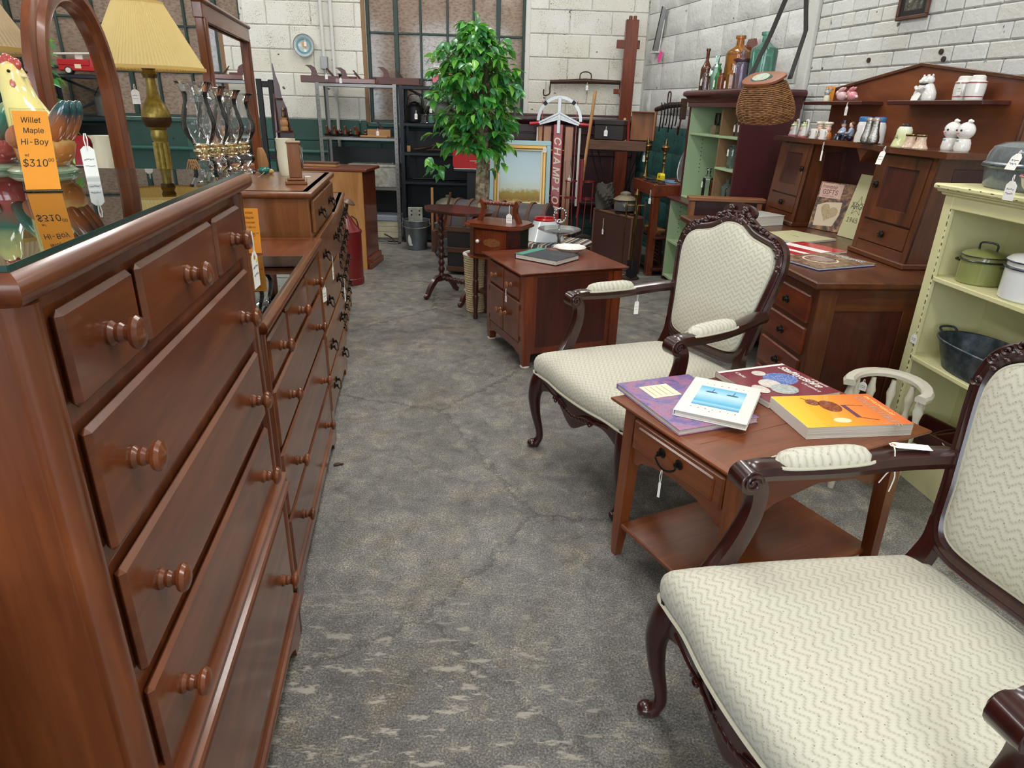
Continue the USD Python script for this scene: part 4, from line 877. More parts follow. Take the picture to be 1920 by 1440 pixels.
et.part('apron_side', prism([(.045, .41), (.06, .41), (.12, .385), (.20, .425), (.36, .45), (.52, .425), (.60, .385), (.66, .41), (.675, .41), (.675, .549), (.045, .549)], .018, 'yz').apply_translation((.205, 0, 0)), OAKTAB[1])
et.part('apron_side', prism([(.045, .41), (.06, .41), (.12, .385), (.20, .425), (.36, .45), (.52, .425), (.60, .385), (.66, .41), (.675, .41), (.675, .549), (.045, .549)], .018, 'yz').apply_translation((-.223, 0, 0)), OAKTAB[1])
et.part('apron_back', b2(-.205, .205, .66, .678, .42, .549), OAKTAB[0])
et.part('front_rail', mv(prism([(-.205, .385), (-.19, .372), (-.17, .372), (-.155, .388), (-.10, .405), (0, .414), (.10, .405), (.155, .388), (.17, .372), (.19, .372), (.205, .385), (.205, .549), (-.205, .549)], .018, 'xz'), 0, .040, 0), OAKTAB[0])
d = et.part('drawer', cat(b2(-.195, .195, .026, .042, .428, .530, .006), b2(-.165, .165, .020, .030, .442, .516, .005)), OAKTAB[0])
et.part('bail_pull', mv(bail(.075), -.005, .020, .487), BRONZE, 'antique black bail pull', parent=d)
for sx in (-1, 1):
    for y0, sy in ((.055, -1), (.665, 1)):
        et.part('leg', hull([(sx * (.222 + a), y0 + b, .549) for a in (-.024, .024) for b in (-.024, .024)] + [(sx * (.232 + a), y0 + sy * .012 + b, .09) for a in (-.018, .018) for b in (-.018, .018)] + [(sx * (.234 + a), y0 + sy * .014 + b, .0) for a in (-.012, .012) for b in (-.012, .012)]), OAKTAB[2])
et.part('shelf', b2(-.215, .225, .03, .69, .118, .136, .004), OAKTAB[1])
tag('thin white tag hanging from the bail pull of the end table drawer', et.w(-.01, -.004, .458), -40, (.008, .05), .045, wr=0)
COVER_WHITE = plain('glossy_white_cover', '#e9e8e2', .25, coat=.3)
PAGES = mat('page_block', {'t': ('texture_coordinate', {}), 'm': ('mapping', {'scale': (4, 4, 900)}), 'n': ('noise_texture', {'scale': 1., 'detail': 2}), 'r': ('rgb_ramp', {'ramp': [(.35, lin('#b9b2a2')), (.6, lin('#e6e1d5'))]}), 'p': ('principled_bsdf', {'roughness': .8})},
            [('t.object', 'm.vector'), ('m.vector', 'n.vector'), ('n.fac', 'r.fac'), ('r.color', 'p.base_color')], 'p.BSDF')
def blotchy(name, stops, scale=14, rough=.28, dist=2.):
    return mat(name, {'t': ('texture_coordinate', {}), 'n': ('noise_texture', {'scale': scale, 'detail': 6, 'roughness': .7, 'distortion': dist}), 'r': ('rgb_ramp', {'ramp': [(a, lin(c)) for a, c in stops]}), 'p': ('principled_bsdf', {'roughness': rough, 'coat_weight': .4})},
               [('t.object', 'n.vector'), ('n.fac', 'r.fac'), ('r.color', 'p.base_color')], 'p.BSDF')
def grad(name, a, b, axis, lo, hi):
    return mat(name, {'t': ('texture_coordinate', {}), 's': ('separate_xyz', {}), 'm': ('map_range', {'from_min': lo, 'from_max': hi}), 'r': ('rgb_ramp', {'ramp': [(p, lin(c)) for p, c in (a if isinstance(a, list) else [(0, a), (1, b)])]}), 'p': ('principled_bsdf', {'roughness': .3, 'coat_weight': .4})},
               [('t.object', 's.vector'), ('s.' + axis, 'm.value'), ('m.result', 'r.fac'), ('r.color', 'p.base_color')], 'p.BSDF')
def book(label, loc, rz, w, h, t, cover, hard=True, back=None, tilt=None, spine='left'):
    """lying book: w along x (spine at -x), h along y, face up"""
    b = Th('book', label, 'book', loc, rz, tilt=tilt); c = .0025 if hard else .0008; k = .004 if hard else .0005
    b.part('pages', b2(-w / 2 + k, w / 2 - k, -h / 2 + k, h / 2 - k, c, t - c, 0), PAGES)
    b.part('cover', cat(b2(-w / 2, w / 2, -h / 2, h / 2, t - c, t, .0006)), cover)
    b.part('back_cover', b2(-w / 2, w / 2, -h / 2, h / 2, 0, c, .0006), back or cover)
    b.part('spine', b2(-w / 2 - .001, -w / 2 + k * .6, -h / 2, h / 2, c * .3, t - c * .3, .0008), back or cover)
    return b
def onto(b, t, ms, m, name, label=None, dz=.0002): b.part(name, mv(cat(ms) if isinstance(ms, list) else ms, 0, 0, t + dz), m, label)
# purple book (spine along the table's left)
WHITEINK = plain('white_print', '#efece6', .5)
bp = book('thin purple and pink covered book under the white one', et.w(-.145, .170, .5705), -68.5, .352, .272, .018, blotchy('purple_cover', [(.3, '#4a4a86'), (.45, '#7b6aa0'), (.55, '#a9748f'), (.65, '#8a5a90'), (.8, '#c9a0b4')], 10))
onto(bp, .018, prism(sbox(-.125, -.035, -.085, .015), .0003), plain('cream_label', '#eee6c2', .6), 'title_panel', 'cream title panel')
onto(bp, .018, [lines([(-.115, -.07 + .02 * k), (-.045, -.07 + .02 * k)], .002) for k in range(4)], plain('faint_print', '#a39a72', .6), 'title_lines', dz=.0006)
bw = book('white square book with a blue seascape plate, on the purple book', et.w(-.073, .240, .589), -26.3, .205, .290, .019, COVER_WHITE)
onto(bw, .019, prism(sbox(-.068, .068, -.075, .080), .0003), grad('sea_plate', [(0, '#2f9ad0'), (.14, '#9fd6e6'), (.2, '#49b4e0'), (.6, '#bfe3ea'), (1, '#4db8e6')], None, 'y', -.075, .080), 'seascape_plate', 'blue seascape plate')
for x in (-.030, .032): onto(bw, .019, [cat(prism(ell(x, .038, .018, .005, 14), .0003), lines([(x, .034), (x + .004, .066)], .0024))], plain('boat_blue', '#2a567c', .4), 'printed_boat', dz=.0006)
onto(bw, .019, [mv(text(ch, .005, .0003), -.058 + .022 * k, .100) for k, ch in enumerate('TIMENT')] + [mv(text(ch, .005, .0003), -.066 + .021 * k, -.098) for k, ch in enumerate('ANDLATE')] + [mv(text('&', .004, .0003), -.01, -.112)], INK, 'lettering')
br = book('maroon book on old Staffordshire ceramics with plates on its cover', et.w(-.137, .546, .5705), -69, .265, .280, .020, plain('maroon_cover', '#7e2b38', .3, coat=.4), hard=False)
onto(br, .020, prism(sbox(-.130, -.117, -.138, .138), .0003), WHITEINK, 'spine_stripe')
onto(br, .020, prism(ell(-.015, .030, .050, .060), .0003), blotchy('blue_transfer', [(.35, '#27408a'), (.5, '#5a78c0'), (.65, '#c3cfe6')], 90), 'printed_blue_plate', 'blue transfer plate picture')
onto(br, .020, prism(ell(.010, -.035, .036, .036), .0003), blotchy('pale_plate', [(.35, '#cdbfb4'), (.6, '#e6dfd6')], 50), 'printed_pale_plate', dz=.0005)
onto(br, .020, [prism(ell(.062, -.020, .040, .045), .0003)], blotchy('grey_plate', [(.35, '#8f9a96'), (.6, '#c6ccc6')], 60), 'printed_grey_plate', dz=.0008)
onto(br, .020, prism(ell(-.075, -.010, .022, .024), .0003), blotchy('pale_plate', [], 1), 'printed_small_plate', dz=.0011); onto(br, .020, prism(ell(.040, -.095, .034, .024), .0003), blotchy('pale_plate', [], 1), 'printed_cup', dz=.0011)
onto(br, .020, [mv(text('Staffordshire', .028, .0003, True, .3, .80), -.105, .092, 0)], WHITEINK, 'title', 'large white script title', dz=.0012)
onto(br, .020, [mv(text('& Romantic', .010, .0003, False, .3), .02, .124, 0)], WHITEINK, 'subtitle', dz=.0014); onto(br, .020, [mv(text('Ceramics', .013, .0003, False, .3), .035, .068, 0)], WHITEINK, 'subtitle', dz=.0014); onto(br, .020, [mv(text('China', .013, .0003, False, .3), -.105, -.085, 0)], WHITEINK, 'subtitle', dz=.0014)
# thick orange paperback
bo = book('thick orange and yellow paperback at the right end of the end table', et.w(.127, .518, .5705), 8, .318, .213, .036, grad('orange_cover', [(0, '#f6cf2a'), (.35, '#f5b02c'), (.7, '#f08a3c'), (1, '#e8743f')], None, 'x', -.16, .15), hard=False, back=plain('pale_cover', '#ddd6cc', .5))
LB = blotchy('printed_insect', [(.35, '#5a2a1c'), (.55, '#9a4a2a'), (.7, '#d99a5a')], 80)
for sh_, nm in ((prism(ell(-.055, .055, .020, .022, 18), .0003), 'printed_scarab'), (prism(ell(-.015, .025, .030, .040, 18), .0003), 'printed_wing'), (lines([(-.075, .088), (-.06, .068)], .003), 'printed_feeler'), (lines([(.03, -.055), (.075, -.075)], .003), 'printed_leg'), (lines([(.035, .03), (.085, .02)], .003), 'printed_leg')): onto(bo, .036, sh_, LB, nm)
onto(bo, .036, [prism(sbox(.020, .034, -.055, .030), .0003)], plain('purple_print', '#6d3b52', .4), 'printed_comb', dz=.0004)
onto(bo, .036, [prism(ell(-.035, -.070, .026, .016, 18), .0003)], plain('cream_print', '#efe3b0', .4), 'printed_shell', dz=.0004)
onto(bo, .036, [frame(text('ENCYCLOPEDIA OF', .0105, .0003, True), (.132, .088, 0), (0, -1, 0), (1, 0, 0))], plain('yellow_print', '#f7d884', .5), 'title', dz=.0004)
onto(bo, .036, [frame(text('COLLECTIBLES', .020, .0003, True), (.100, .088, 0), (0, -1, 0), (1, 0, 0))], plain('grey_print', '#b79a86', .5), 'subtitle', dz=.0004)

# --- commode
cm = Th('side_cabinet', 'low cherry side cabinet with two drawers and two doors, dark book on its top', 'cabinet', (-.093, 3.849, 0), -67.5)
cm.part('body', b2(-.285, .285, .045, .640, .075, .545, .003), REDW[2])
cm.part('side_panel', b2(.280, .2875, .12, .57, .115, .525, .002), DARKW[2]); cm.part('side_panel', b2(-.2875, -.28, .12, .57, .115, .525, .002), DARKW[2])
for sx in (-1, 1):
    for y0 in (.062, .625):
        cm.part('leg', hull([(sx * .270 + a, y0 + b, .54) for a in (-.028, .028) for b in (-.028, .028)] + [(sx * .270 + a, y0 + b, .10) for a in (-.028, .028) for b in (-.028, .028)] + [(sx * .277 + a, y0 + b, .008) for a in (-.020, .020) for b in (-.020, .020)]), REDW[2])
        cm.part('glide', mv(cyl(.028, .009, n=16), sx * .277, y0, .0), plain('cream_glide', '#d9d3c2', .5), 'cream plastic glide')
cm.part('front_apron', mv(prism([(-.245, .06), (-.20, .075), (-.12, .098), (0, .106), (.12, .098), (.20, .075), (.245, .06), (.245, .135), (-.245, .135)], .018, 'xz'), 0, .036, 0), REDW[0])
cm.part('top', b2(-.290, .290, .02, .665, .545, .562, .002), REDW[1]); cm.part('top_edge', four_mould(-.295, .295, .022, .664, .5415, TM), REDW[0])
for sx in (-1, 1):
    d = cm.part('drawer', b2(min(sx * .005, sx * .243), max(sx * .005, sx * .243), .028, .046, .395, .522, .004), REDW[0]); cm.part('knob', mv(KNOB, sx * .124, .028, .455), MAPLE[0], parent=d)
    d = cm.part('door', cat(b2(min(sx * .005, sx * .243), max(sx * .005, sx * .243), .030, .046, .140, .378, .004)), REDW[2]); cm.part('knob', mv(KNOB, sx * .040, .030, .262), MAPLE[0], parent=d)
    for z in (.165, .35): cm.part('hinge', mv(cyl(.0035, .03, n=8), sx * .2455, .029, z - .015), BRASS)
tag('small white tag hanging from the right drawer knob of the low cherry cabinet', cm.w(.124, -.004, .447), -67.5, (.024, .036), .055)
bk = book('dark navy book with teal spine and gold title on the low cherry cabinet', cm.w(.000, .305, .5637), -67.5 + 30, .30, .245, .028, plain('navy_cover', '#2b2f3a', .5, var=.4, vs=60))
onto(bk, .028, prism(sbox(-.15, -.095, -.1225, .1225), .0006), plain('teal_spine', '#3f8a78', .5), 'teal_quarter')
onto(bk, .028, [mv(text('The History', .018, .0003, False, .1), -.01, .030, 0), mv(text('of Art', .014, .0003), .03, .008, 0)], BRASSY, 'gold_title')
bl = Th('bowl', 'shallow white bowl with small blue flowers on the low cherry cabinet', 'bowl', cm.w(-.13, .52, .5636), 0)
bl.part('dish', lathe([(0, .003), (.040, .003), (.040, 0), (.046, 0), (.048, .006), (.075, .016), (.100, .034), (.103, .037), (.100, .038), (.072, .021), (.045, .010), (0, .009)], 36), WHITEG)
bl.part('flowers', cat([mv(ball(.004, .004, .0012, sub=1), .05 * math.cos(a) * q, .05 * math.sin(a) * q, .0125) for a, q in ((0, .8), (1.1, .9), (2.2, .6), (3.2, .9), (4.4, .75), (5.3, .5))]), plain('flower_blue', '#7a86a8', .4))

# ================================================================ RIGHT SIDE: desk with hutch, bookcase, cupboard
DK = (1.262, 2.715, 0); DRZ = -85.
dk = Th('desk', 'brown wooden desk with a hutch and tall pointed back board against the brick wall', 'desk', DK, DRZ)
# local x: + towards camera (0 = near end), y into the wall
LEN = 1.78
dk.part('top', b2(-LEN, .015, -.012, .86, .738, .765, .004), WALNUT[0]); dk.part('top_edge', four_mould(-LEN, .012, -.01, .86, .730, [(-.02, 0), (.0, 0), (.008, .006), (.013, .014), (.013, .030), (.008, .0355), (-.02, .036)]), WALNUT[0])
def pedestal(x0, x1):
    dk.part('pedestal', cat(b2(x0, x1, .012, .82, .05, .735, .003)), WALNUT[2])
    for z0, z1 in ((.565, .69), (.42, .545), (.27, .40), (.085, .25)):
        d = dk.part('drawer', b2(x0 + .035, x1 - .035, .0, .02, z0, z1, .006), REDW[0])
        dk.part('rosette_knob', cat(mv(lathe([(0, 0), (.018, 0), (.017, .004), (.010, .006), (.008, .012), (.013, .016), (.012, .022), (.004, .025), (0, .025)], 12, 'y'), (x0 + x1) / 2, 0, (z0 + z1) / 2), *[mv(ball(.006, .003, .006, sub=1), (x0 + x1) / 2 + .014 * math.cos(a), -.003, (z0 + z1) / 2 + .014 * math.sin(a)) for a in np.arange(6) * math.pi / 3]), BRONZE, parent=d)
pedestal(-.46, -.01); pedestal(-LEN + .02, -LEN + .47)
for y0, y1 in ((.10, .40), (.47, .78)): dk.part('end_panel', b2(-.0115, -.0085, y0, y1, .12, .63, .001), DARKW[2])
for a, b, c_, d_ in ((.012, .095, .05, .735), (.40, .47, .12, .64), (.78, .82, .05, .735)): dk.part('end_stile', b2(-.010, -.002, a, b, c_, d_, .002), WALNUT[2])
dk.part('end_rail', b2(-.010, -.002, .095, .78, .635, .735, .002), WALNUT[1]); dk.part('end_rail', b2(-.010, -.002, .095, .78, .05, .12, .002), WALNUT[1])
dk.part('knee_back', b2(-LEN + .47, -.46, .60, .62, .25, .735, .002), DARKW[0]); dk.part('knee_drawer', b2(-LEN + .49, -.48, .02, .05, .62, .715, .004), REDW[0])
def hutch(x0, x1, fy):
    """small cupboard: door over drawer, its front leaning back"""
    s = .045
    def sl(z): return fy + s * (z - .765) / .48
    dk.part('hutch_side', prism([(sl(.79), .79), (.84, .79), (.84, 1.245), (sl(1.245), 1.245)], .016, 'yz').apply_translation((x1 - .016, 0, 0)), WALNUT[2])
    dk.part('hutch_side', prism([(sl(.79), .79), (.84, .79), (.84, 1.245), (sl(1.245), 1.245)], .016, 'yz').apply_translation((x0, 0, 0)), WALNUT[2])
    dk.part('hutch_panel', b2(x1 - .001, x1 + .002, fy + .12, .78, .83, 1.20, .001), DARKW[2])
    dk.part('hutch_plinth', b2(x0 - .012, x1 + .012, fy - .014, .85, .7655, .792, .005), WALNUT[0])
    def slab(z0, z1, xa, xb, out, th): return hull([(x, sl(z) - out + q, z) for x in (xa, xb) for z in (z0, z1) for q in (0, th)])
    dk.part('hutch_front', slab(.79, 1.245, x0 + .016, x1 - .016, -.012, .012), WALNUT[0])
    for xa, xb in ((x0, x0 + .035), (x1 - .035, x1)): dk.part('hutch_stile', slab(.79, 1.245, xa, xb, .002, .014), WALNUT[2])
    dk.part('hutch_rail', slab(.79, .835, x0 + .03, x1 - .03, .0005, .012), WALNUT[0])
    dr = dk.part('hutch_drawer', slab(.840, .935, x0 + .038, x1 - .038, .004, .016), WALNUT[0])
    xm = (x0 + x1) / 2
    kn = lambda x, z: cat(mv(ball(.017, .010, .017, sub=2), x, sl(z) - .012, z), *[mv(ball(.005, .004, .005, sub=1), x + .013 * math.cos(a), sl(z) - .017, z + .013 * math.sin(a)) for a in np.arange(6) * math.pi / 3])
    dk.part('rosette_knob', kn(xm, .888), BRONZE, parent=dr)
    do = dk.part('hutch_door', cat(slab(.945, 1.235, x0 + .038, x0 + .095, .006, .016), slab(.945, 1.235, x1 - .095, x1 - .038, .006, .016), slab(1.185, 1.235, x0 + .094, x1 - .094, .006, .016), slab(.945, 1.0, x0 + .094, x1 - .094, .006, .016)), WALNUT[2])
    dk.part('door_panel', slab(.99, 1.19, x0 + .09, x1 - .09, -.004, .008), DARKW[2], parent=do)
    return kn, do
knf, do = hutch(-.655, -.225, .505); dk.part('door_knob', knf(-.60, 1.10), BRONZE, parent=do)
knf2, do2 = hutch(-1.80, -1.39, .55); dk.part('door_knob', knf2(-1.44, 1.10), BRONZE, parent=do2)
dk.part('hutch_back', b2(-1.40, -.64, .80, .82, .766, 1.24, .002), DARKW[0])
cshelf = [(-1.86, .56), (-1.30, .56), (-1.06, .58), (-.92, .60), (-.80, .59), (-.66, .53), (-.52, .505), (-.13, .505), (-.13, .84), (-1.86, .84)]
dk.part('hutch_shelf', mv(prism(cshelf, .026), 0, 0, 1.246), WALNUT[0], 'shaped hutch shelf')
dk.part('corbel', mv(prism([(-.975, 1.246), (-.855, 1.246), (-.90, 1.205), (-.915, 1.18), (-.93, 1.205)], .10, 'xz'), 0, .61, 0), WALNUT[0])
board = [(-1.745, .77), (-.20, .77), (-.165, 1.545), (-.175, 1.56), (-.93, 1.655), (-1.735, 1.555), (-1.745, 1.54)]
dk.part('back_board', mv(prism(board, .022, 'xz'), 0, .842, 0), wood('figured_oak', '#884924', '#5c2b12', 0, 30, .4, .2, .75))
dk.part('board_edge', cat(bar((-.93, .838, 1.648), (-.17, .838, 1.553), .016, .016, (0, 1, 0)), bar((-.93, .838, 1.648), (-1.74, .838, 1.548), .016, .016, (0, 1, 0)), bar((-.175, .838, 1.55), (-.21, .838, .80), .016, .016, (0, 1, 0))), WALNUT[0])
for x0, x1 in ((-1.86, -1.20), (-.965, -.285)): dk.part('shelf', b2(x0, x1, .715, .842, 1.458, 1.478, .003), DARKW[0])

# --- things on the desk
def at(x, y, z): return dk.w(x, y, z)
TOPZ, SHZ, USZ = .7662, 1.2722, 1.4785
gb = Th('book', 'square hardback reading GIFTS with a pie heart, leaning at the back of the desk', 'book', at(-1.235, .69, TOPZ + .001), DRZ + 26, tilt=(-11, 0, 0))
gb.part('cover', b2(-.135, .135, 0, .016, 0, .275, .001), blotchy('gift_cover', [(.3, '#2a2625'), (.45, '#5b4a44'), (.6, '#b98a62'), (.75, '#d9b48c')], 11))
gf = lambda m, dz=0.: frame(m, (0, -.0004 - dz, 0), (1, 0, 0), (0, 0, 1))
gb.part('title_panel', gf(prism(sbox(-.125, .02, .185, .268), .0003)), plain('pink_panel', '#d9b3a4', .4))
gb.part('title', cat(gf(mv(text('Friendship', .018, .0003, False, .3, .8), -.118, .240, 0), .0004), gf(mv(text('GIFTS', .026, .0003, False, 0, .95), -.108, .206, 0), .0004), gf(mv(text('OF GOOD TASTE', .007, .0003), -.105, .192, 0), .0004)), plain('brown_print', '#4a2c24', .5))
gb.part('pie_cloth', gf(prism([(-.105, .02), (.02, .03), (.045, .10), (.04, .17), (-.06, .16), (-.115, .14)], .0003)), plain('cloth_print', '#dcc9ae', .4))
hp = [(16 * math.sin(a) ** 3 * .0036, (13 * math.cos(a) - 5 * math.cos(2 * a) - 2 * math.cos(3 * a) - math.cos(4 * a)) * .0034) for a in np.linspace(0, 2 * math.pi, 40)[:-1]]
gb.part('pie_heart', gf(mv(rot(prism(Polygon(hp), .0003), AZ, -14), -.03, .105, 0), .0004), blotchy('pie_crust', [(.3, '#8f7a5c'), (.5, '#c8b28c'), (.7, '#7b5a40')], 60))
ab = Th('board', 'pale panel lettered ARGO 1945 with a star, leaning behind the right hutch', 'board', at(-1.00, .69, TOPZ + .001), DRZ + 8, tilt=(-13, 0, 0))
ab.part('panel', b2(-.10, .10, 0, .006, 0, .345, .001), plain('pale_green_board', '#c9c79c', .6, var=.4, vs=10, c2='#b9b384'))
star = [(.055 * math.sin(k * math.pi / 5) * (1 if k % 2 == 0 else .42), .055 * math.cos(k * math.pi / 5) * (1 if k % 2 == 0 else .42)) for k in range(11)]
ab.part('lettering', cat(gf(mv(lines(star, .0022), -.025, .175, 0)), gf(mv(text('ARGO', .032, .0003), -.080, .158, 0), .0004), gf(mv(text('1945', .026, .0003), -.075, .085, 0), .0004)), plain('pencil_print', '#5a5a4a', .6))
pb = book('pale green thin booklet with a faint mark, on the desk behind the red one', at(-1.0, .375, TOPZ), DRZ + 22, .30, .31, .010, plain('pale_booklet', '#c4bf95', .5, var=.3, vs=14), hard=False)
onto(pb, .010, [lines([(-.03, .0), (.0, .015), (.03, 0), (.0, -.01)], .003)], plain('faint_mark', '#8f8250', .6), 'printed_mark')
r2 = book('red and white striped booklet on the desk, between the green and blue ones', at(-.65, .245, TOPZ), DRZ + 22, .27, .33, .010, blotchy('red_cover', [(.35, '#b81f2a'), (.55, '#d23840'), (.62, '#c03050'), (.75, '#e6d8c8')], 26), hard=False)
onto(r2, .010, [prism(sbox(-.135, .135, -.005, .06), .0003), prism(sbox(-.135, .135, -.11, -.075), .0003)], WHITEINK, 'white_bands')
b3 = book('blue edged hardback with an oval picture, at the front of the desk', at(-.365, .215, TOPZ), DRZ + 18, .265, .345, .013, blotchy('brown_picture_cover', [(.3, '#3a2a24'), (.5, '#8a6a50'), (.65, '#b5a184'), (.8, '#5a5a58')], 22), back=plain('blue_binding', '#2c3f86', .35))
onto(b3, .013, prism(Polygon(ell(-.01, -.02, .085, .075), [ell(-.01, -.02, .075, .066)]), .0003), plain('oval_ring', '#e0cfc0', .4), 'oval_frame')
onto(b3, .013, prism(ell(-.01, 0, .045, .065), .0003), blotchy('oval_scene', [(.35, '#7b5a48'), (.55, '#b9a9a0'), (.7, '#8f7f8f')], 40), 'oval_picture')
onto(b3, .013, [mv(text('FLOWERS', .032, .0003, True), -.11, .118, 0)], plain('silver_print', '#cdd2d6', .35), 'title', dz=.0005)
tb = book('thick white covered book with tan page edges, on the far end of the desk', at(-1.49, .36, TOPZ), DRZ + 20, .20, .27, .058, COVER_WHITE)
tag('white tag hanging from the door of the left desk hutch', at(-1.44, .575, 1.10), DRZ, (.024, .062), .065)
tag('thin white tag hanging from the front edge of the hutch shelf', at(-1.21, .553, 1.262), DRZ + 30, (.010, .055), .045, wr=0)
tag('white tag hanging over the edge of the left upper shelf of the desk', at(-1.33, .712, 1.472), DRZ, (.028, .05), .02)
tag('white tag hanging over the right end of the hutch shelf', at(-.545, .498, 1.274), DRZ + 20, (.030, .062), .022, tilt=-18)

# --- salt and pepper shakers, each a thing
CER = lambda n, c, **k: plain(n, c, .18, coat=.5, **k)
PINKC, SKIN, CREAMC, BLUEC, NAVY = CER('pink_ceramic', '#d98f92'), CER('skin_ceramic', '#e8c0a4'), CER('cream_ceramic', '#e8dfc6'), CER('blue_cap', '#3f74ae'), CER('navy_ceramic', '#1d2333')
GREYC, ORC, GREENC = CER('grey_ceramic', '#a9b0ae'), CER('orange_ceramic', '#d9854e'), CER('pale_green_ceramic', '#cfd39a')
def eyes(t, x, y, z, r, dx): t.part('eye', cat(ball(r, c=(x - dx, y, z), sub=1), ball(r, c=(x + dx, y, z), sub=1)), BLACK)
def rabbit(label, loc, rz, m, grp=None):
    t = Th('rabbit_shaker', label, 'figurine', loc, rz, grp)
    t.part('body', cat(ball(.034, .024, .026, (0, 0, .027)), ball(.016, .015, .017, (-.030, 0, .044))), m)
    t.part('ears', cat(*[rot(ball(.022, .006, .009, (0, 0, 0)), AY, -25).apply_translation((-.008, s * .009, .064)) for s in (-1, 1)]), m)
    t.part('tail', ball(.009, c=(.034, 0, .024), sub=1), WHITEG); t.part('eye', cat(*[ball(.0025, c=(-.041, s * .010, .048), sub=1) for s in (-1, 1)]), BLACK); return t
rabbit('pink ceramic rabbit shaker on the left upper shelf, left of its twin', at(-1.50, .765, USZ), DRZ + 20, CER('pink_grey_ceramic', '#d8b2b2'), 'pair of pink rabbit shakers')
rabbit('pink ceramic rabbit shaker with ears pointing right, nearest the shelf tag', at(-1.39, .765, USZ), DRZ + 10, PINKC, 'pair of pink rabbit shakers')
mo = Th('mouse_shaker', 'small grey ceramic mouse with big ears in front of the orange desk card', 'figurine', at(-1.655, .755, USZ), DRZ)
mo.part('body', lathe([(0, 0), (.018, 0), (.020, .01), (.016, .03), (.010, .036), (0, .038)], 16), CREAMC); mo.part('head', ball(.017, .016, .015, (0, -.002, .048)), GREYC)
for s_ in (-1, 1): mo.part('ear', ball(.015, .004, .016, (s_ * .020, .002, .062), 1), GREYC)
eyes(mo, 0, -.017, .050, .002, .006)
card('price_sign', .055, .085, [('Vintage', 0, .067, .009, .1), ('Desk', -.006, .050, .009, .1), ('$', -.012, .026, .012, 0)], 'orange price card reading Vintage Desk on the left upper shelf', at(-1.70, .79, USZ), -38, (-6, 0, 0))
def bear(label, loc, rz, mir):
    t = Th('bear_shaker', label, 'figurine', loc, rz, 'pair of hugging white bear shakers')
    t.part('body', loft([[(cx + r * math.cos(a), r * .85 * math.sin(a), z) for a in np.linspace(0, 2 * math.pi, 17)[:-1]] for z, r, cx in ((0, .034, 0), (.01, .038, 0), (.035, .034, .002), (.06, .026, .006 * mir), (.075, .018, .01 * mir))]), WHITEG)
    t.part('head', cat(ball(.021, .020, .020, (.014 * mir, 0, .090)), ball(.010, .012, .009, (.014 * mir, -.018, .085), 1)), WHITEG)
    t.part('ear', cat(*[ball(.007, .004, .007, (.014 * mir + s * .014, 0, .110), 1) for s in (-1, 1)]), WHITEG)
    t.part('arm', tube([(.0, -.03, .06), (.02 * mir, -.036, .05), (.035 * mir, -.03, .052)], .008, 8, sm=3), WHITEG)
    t.part('scarf', tube([(.014 * mir + .018 * math.cos(a), .018 * math.sin(a), .073) for a in np.linspace(0, 2 * math.pi, 13)[:-1]], .003, 6, True), BLACK); return t
bear('white ceramic bear shaker, left of the hugging pair on the right upper shelf', at(-.80, .775, USZ), DRZ, 1)
bear('white ceramic bear shaker, right of the hugging pair on the right upper shelf', at(-.728, .770, USZ), DRZ, -1)
solo('folded_tag', prism([(-.026, 0), (.026, 0), (.03, .03), (0, .04), (-.03, .02)], .001, 'xz'), PAPER, 'white paper tag propped against the white bears', 'tag', at(-.765, .725, USZ), DRZ, tilt=(-20, 0, 0))
def barrel(label, loc):
    t = Th('barrel_shaker', label, 'shaker', loc, DRZ, 'pair of white barrel shakers')
    t.part('body', lathe([(0, 0), (.034, 0), (.035, .004), (.038, .04), (.037, .075), (.030, .080), (.028, .095), (.022, .10), (0, .101)], 22), WHITEG)
    for z, r in ((.012, .0362), (.068, .0385)): t.part('hoop', lathe([(r - .002, z), (r, z), (r, z + .004), (r - .002, z + .004)], 22), plain('red_line', '#9a3a3c', .4)); 
    return t
barrel('white barrel shaker with thin red hoops, left one on the right upper shelf', at(-.505, .775, USZ)); barrel('white barrel shaker with thin red hoops, right one on the right upper shelf', at(-.425, .775, USZ))
tag('white tag hanging between the two barrel shakers', at(-.475, .735, 1.555), DRZ, (.028, .045), .012)
def swan(label, loc):
    t = Th('swan_shaker', label, 'figurine', loc, DRZ, 'white swan shakers')
    t.part('body', loft([[(r * math.cos(a), r * .9 * math.sin(a), z) for a in np.linspace(0, 2 * math.pi, 17)[:-1]] for z, r in ((0, .028), (.012, .032), (.03, .027), (.045, .022), (.062, .021), (.07, .012))]), WHITEG)
    t.part('face', ball(.014, .008, .014, (0, -.018, .045), 1), SKIN); t.part('cap', cat(lathe([(0, .062), (.022, .062), (.023, .068), (.014, .076), (0, .078)], 14), ball(.007, c=(-.01, 0, .08), sub=1), ball(.007, c=(.008, .004, .081), sub=1)), GREENC)
    t.part('neck', tube([(.026, .006, .02), (.036, .006, .05), (.034, .006, .085), (.028, .004, .098), (.020, 0, .094)], [.009, .007, .006, .006, .007], 8, sm=4), WHITEG)
    t.part('hem', lathe([(.026, .0), (.031, .001), (.033, .008), (.030, .014)], 18), PINKC); return t
swan('white swan shaker with a child face, leftmost on the hutch shelf', at(-1.745, .63, SHZ)); swan('white swan shaker with a child face, second on the hutch shelf', at(-1.62, .63, SHZ))
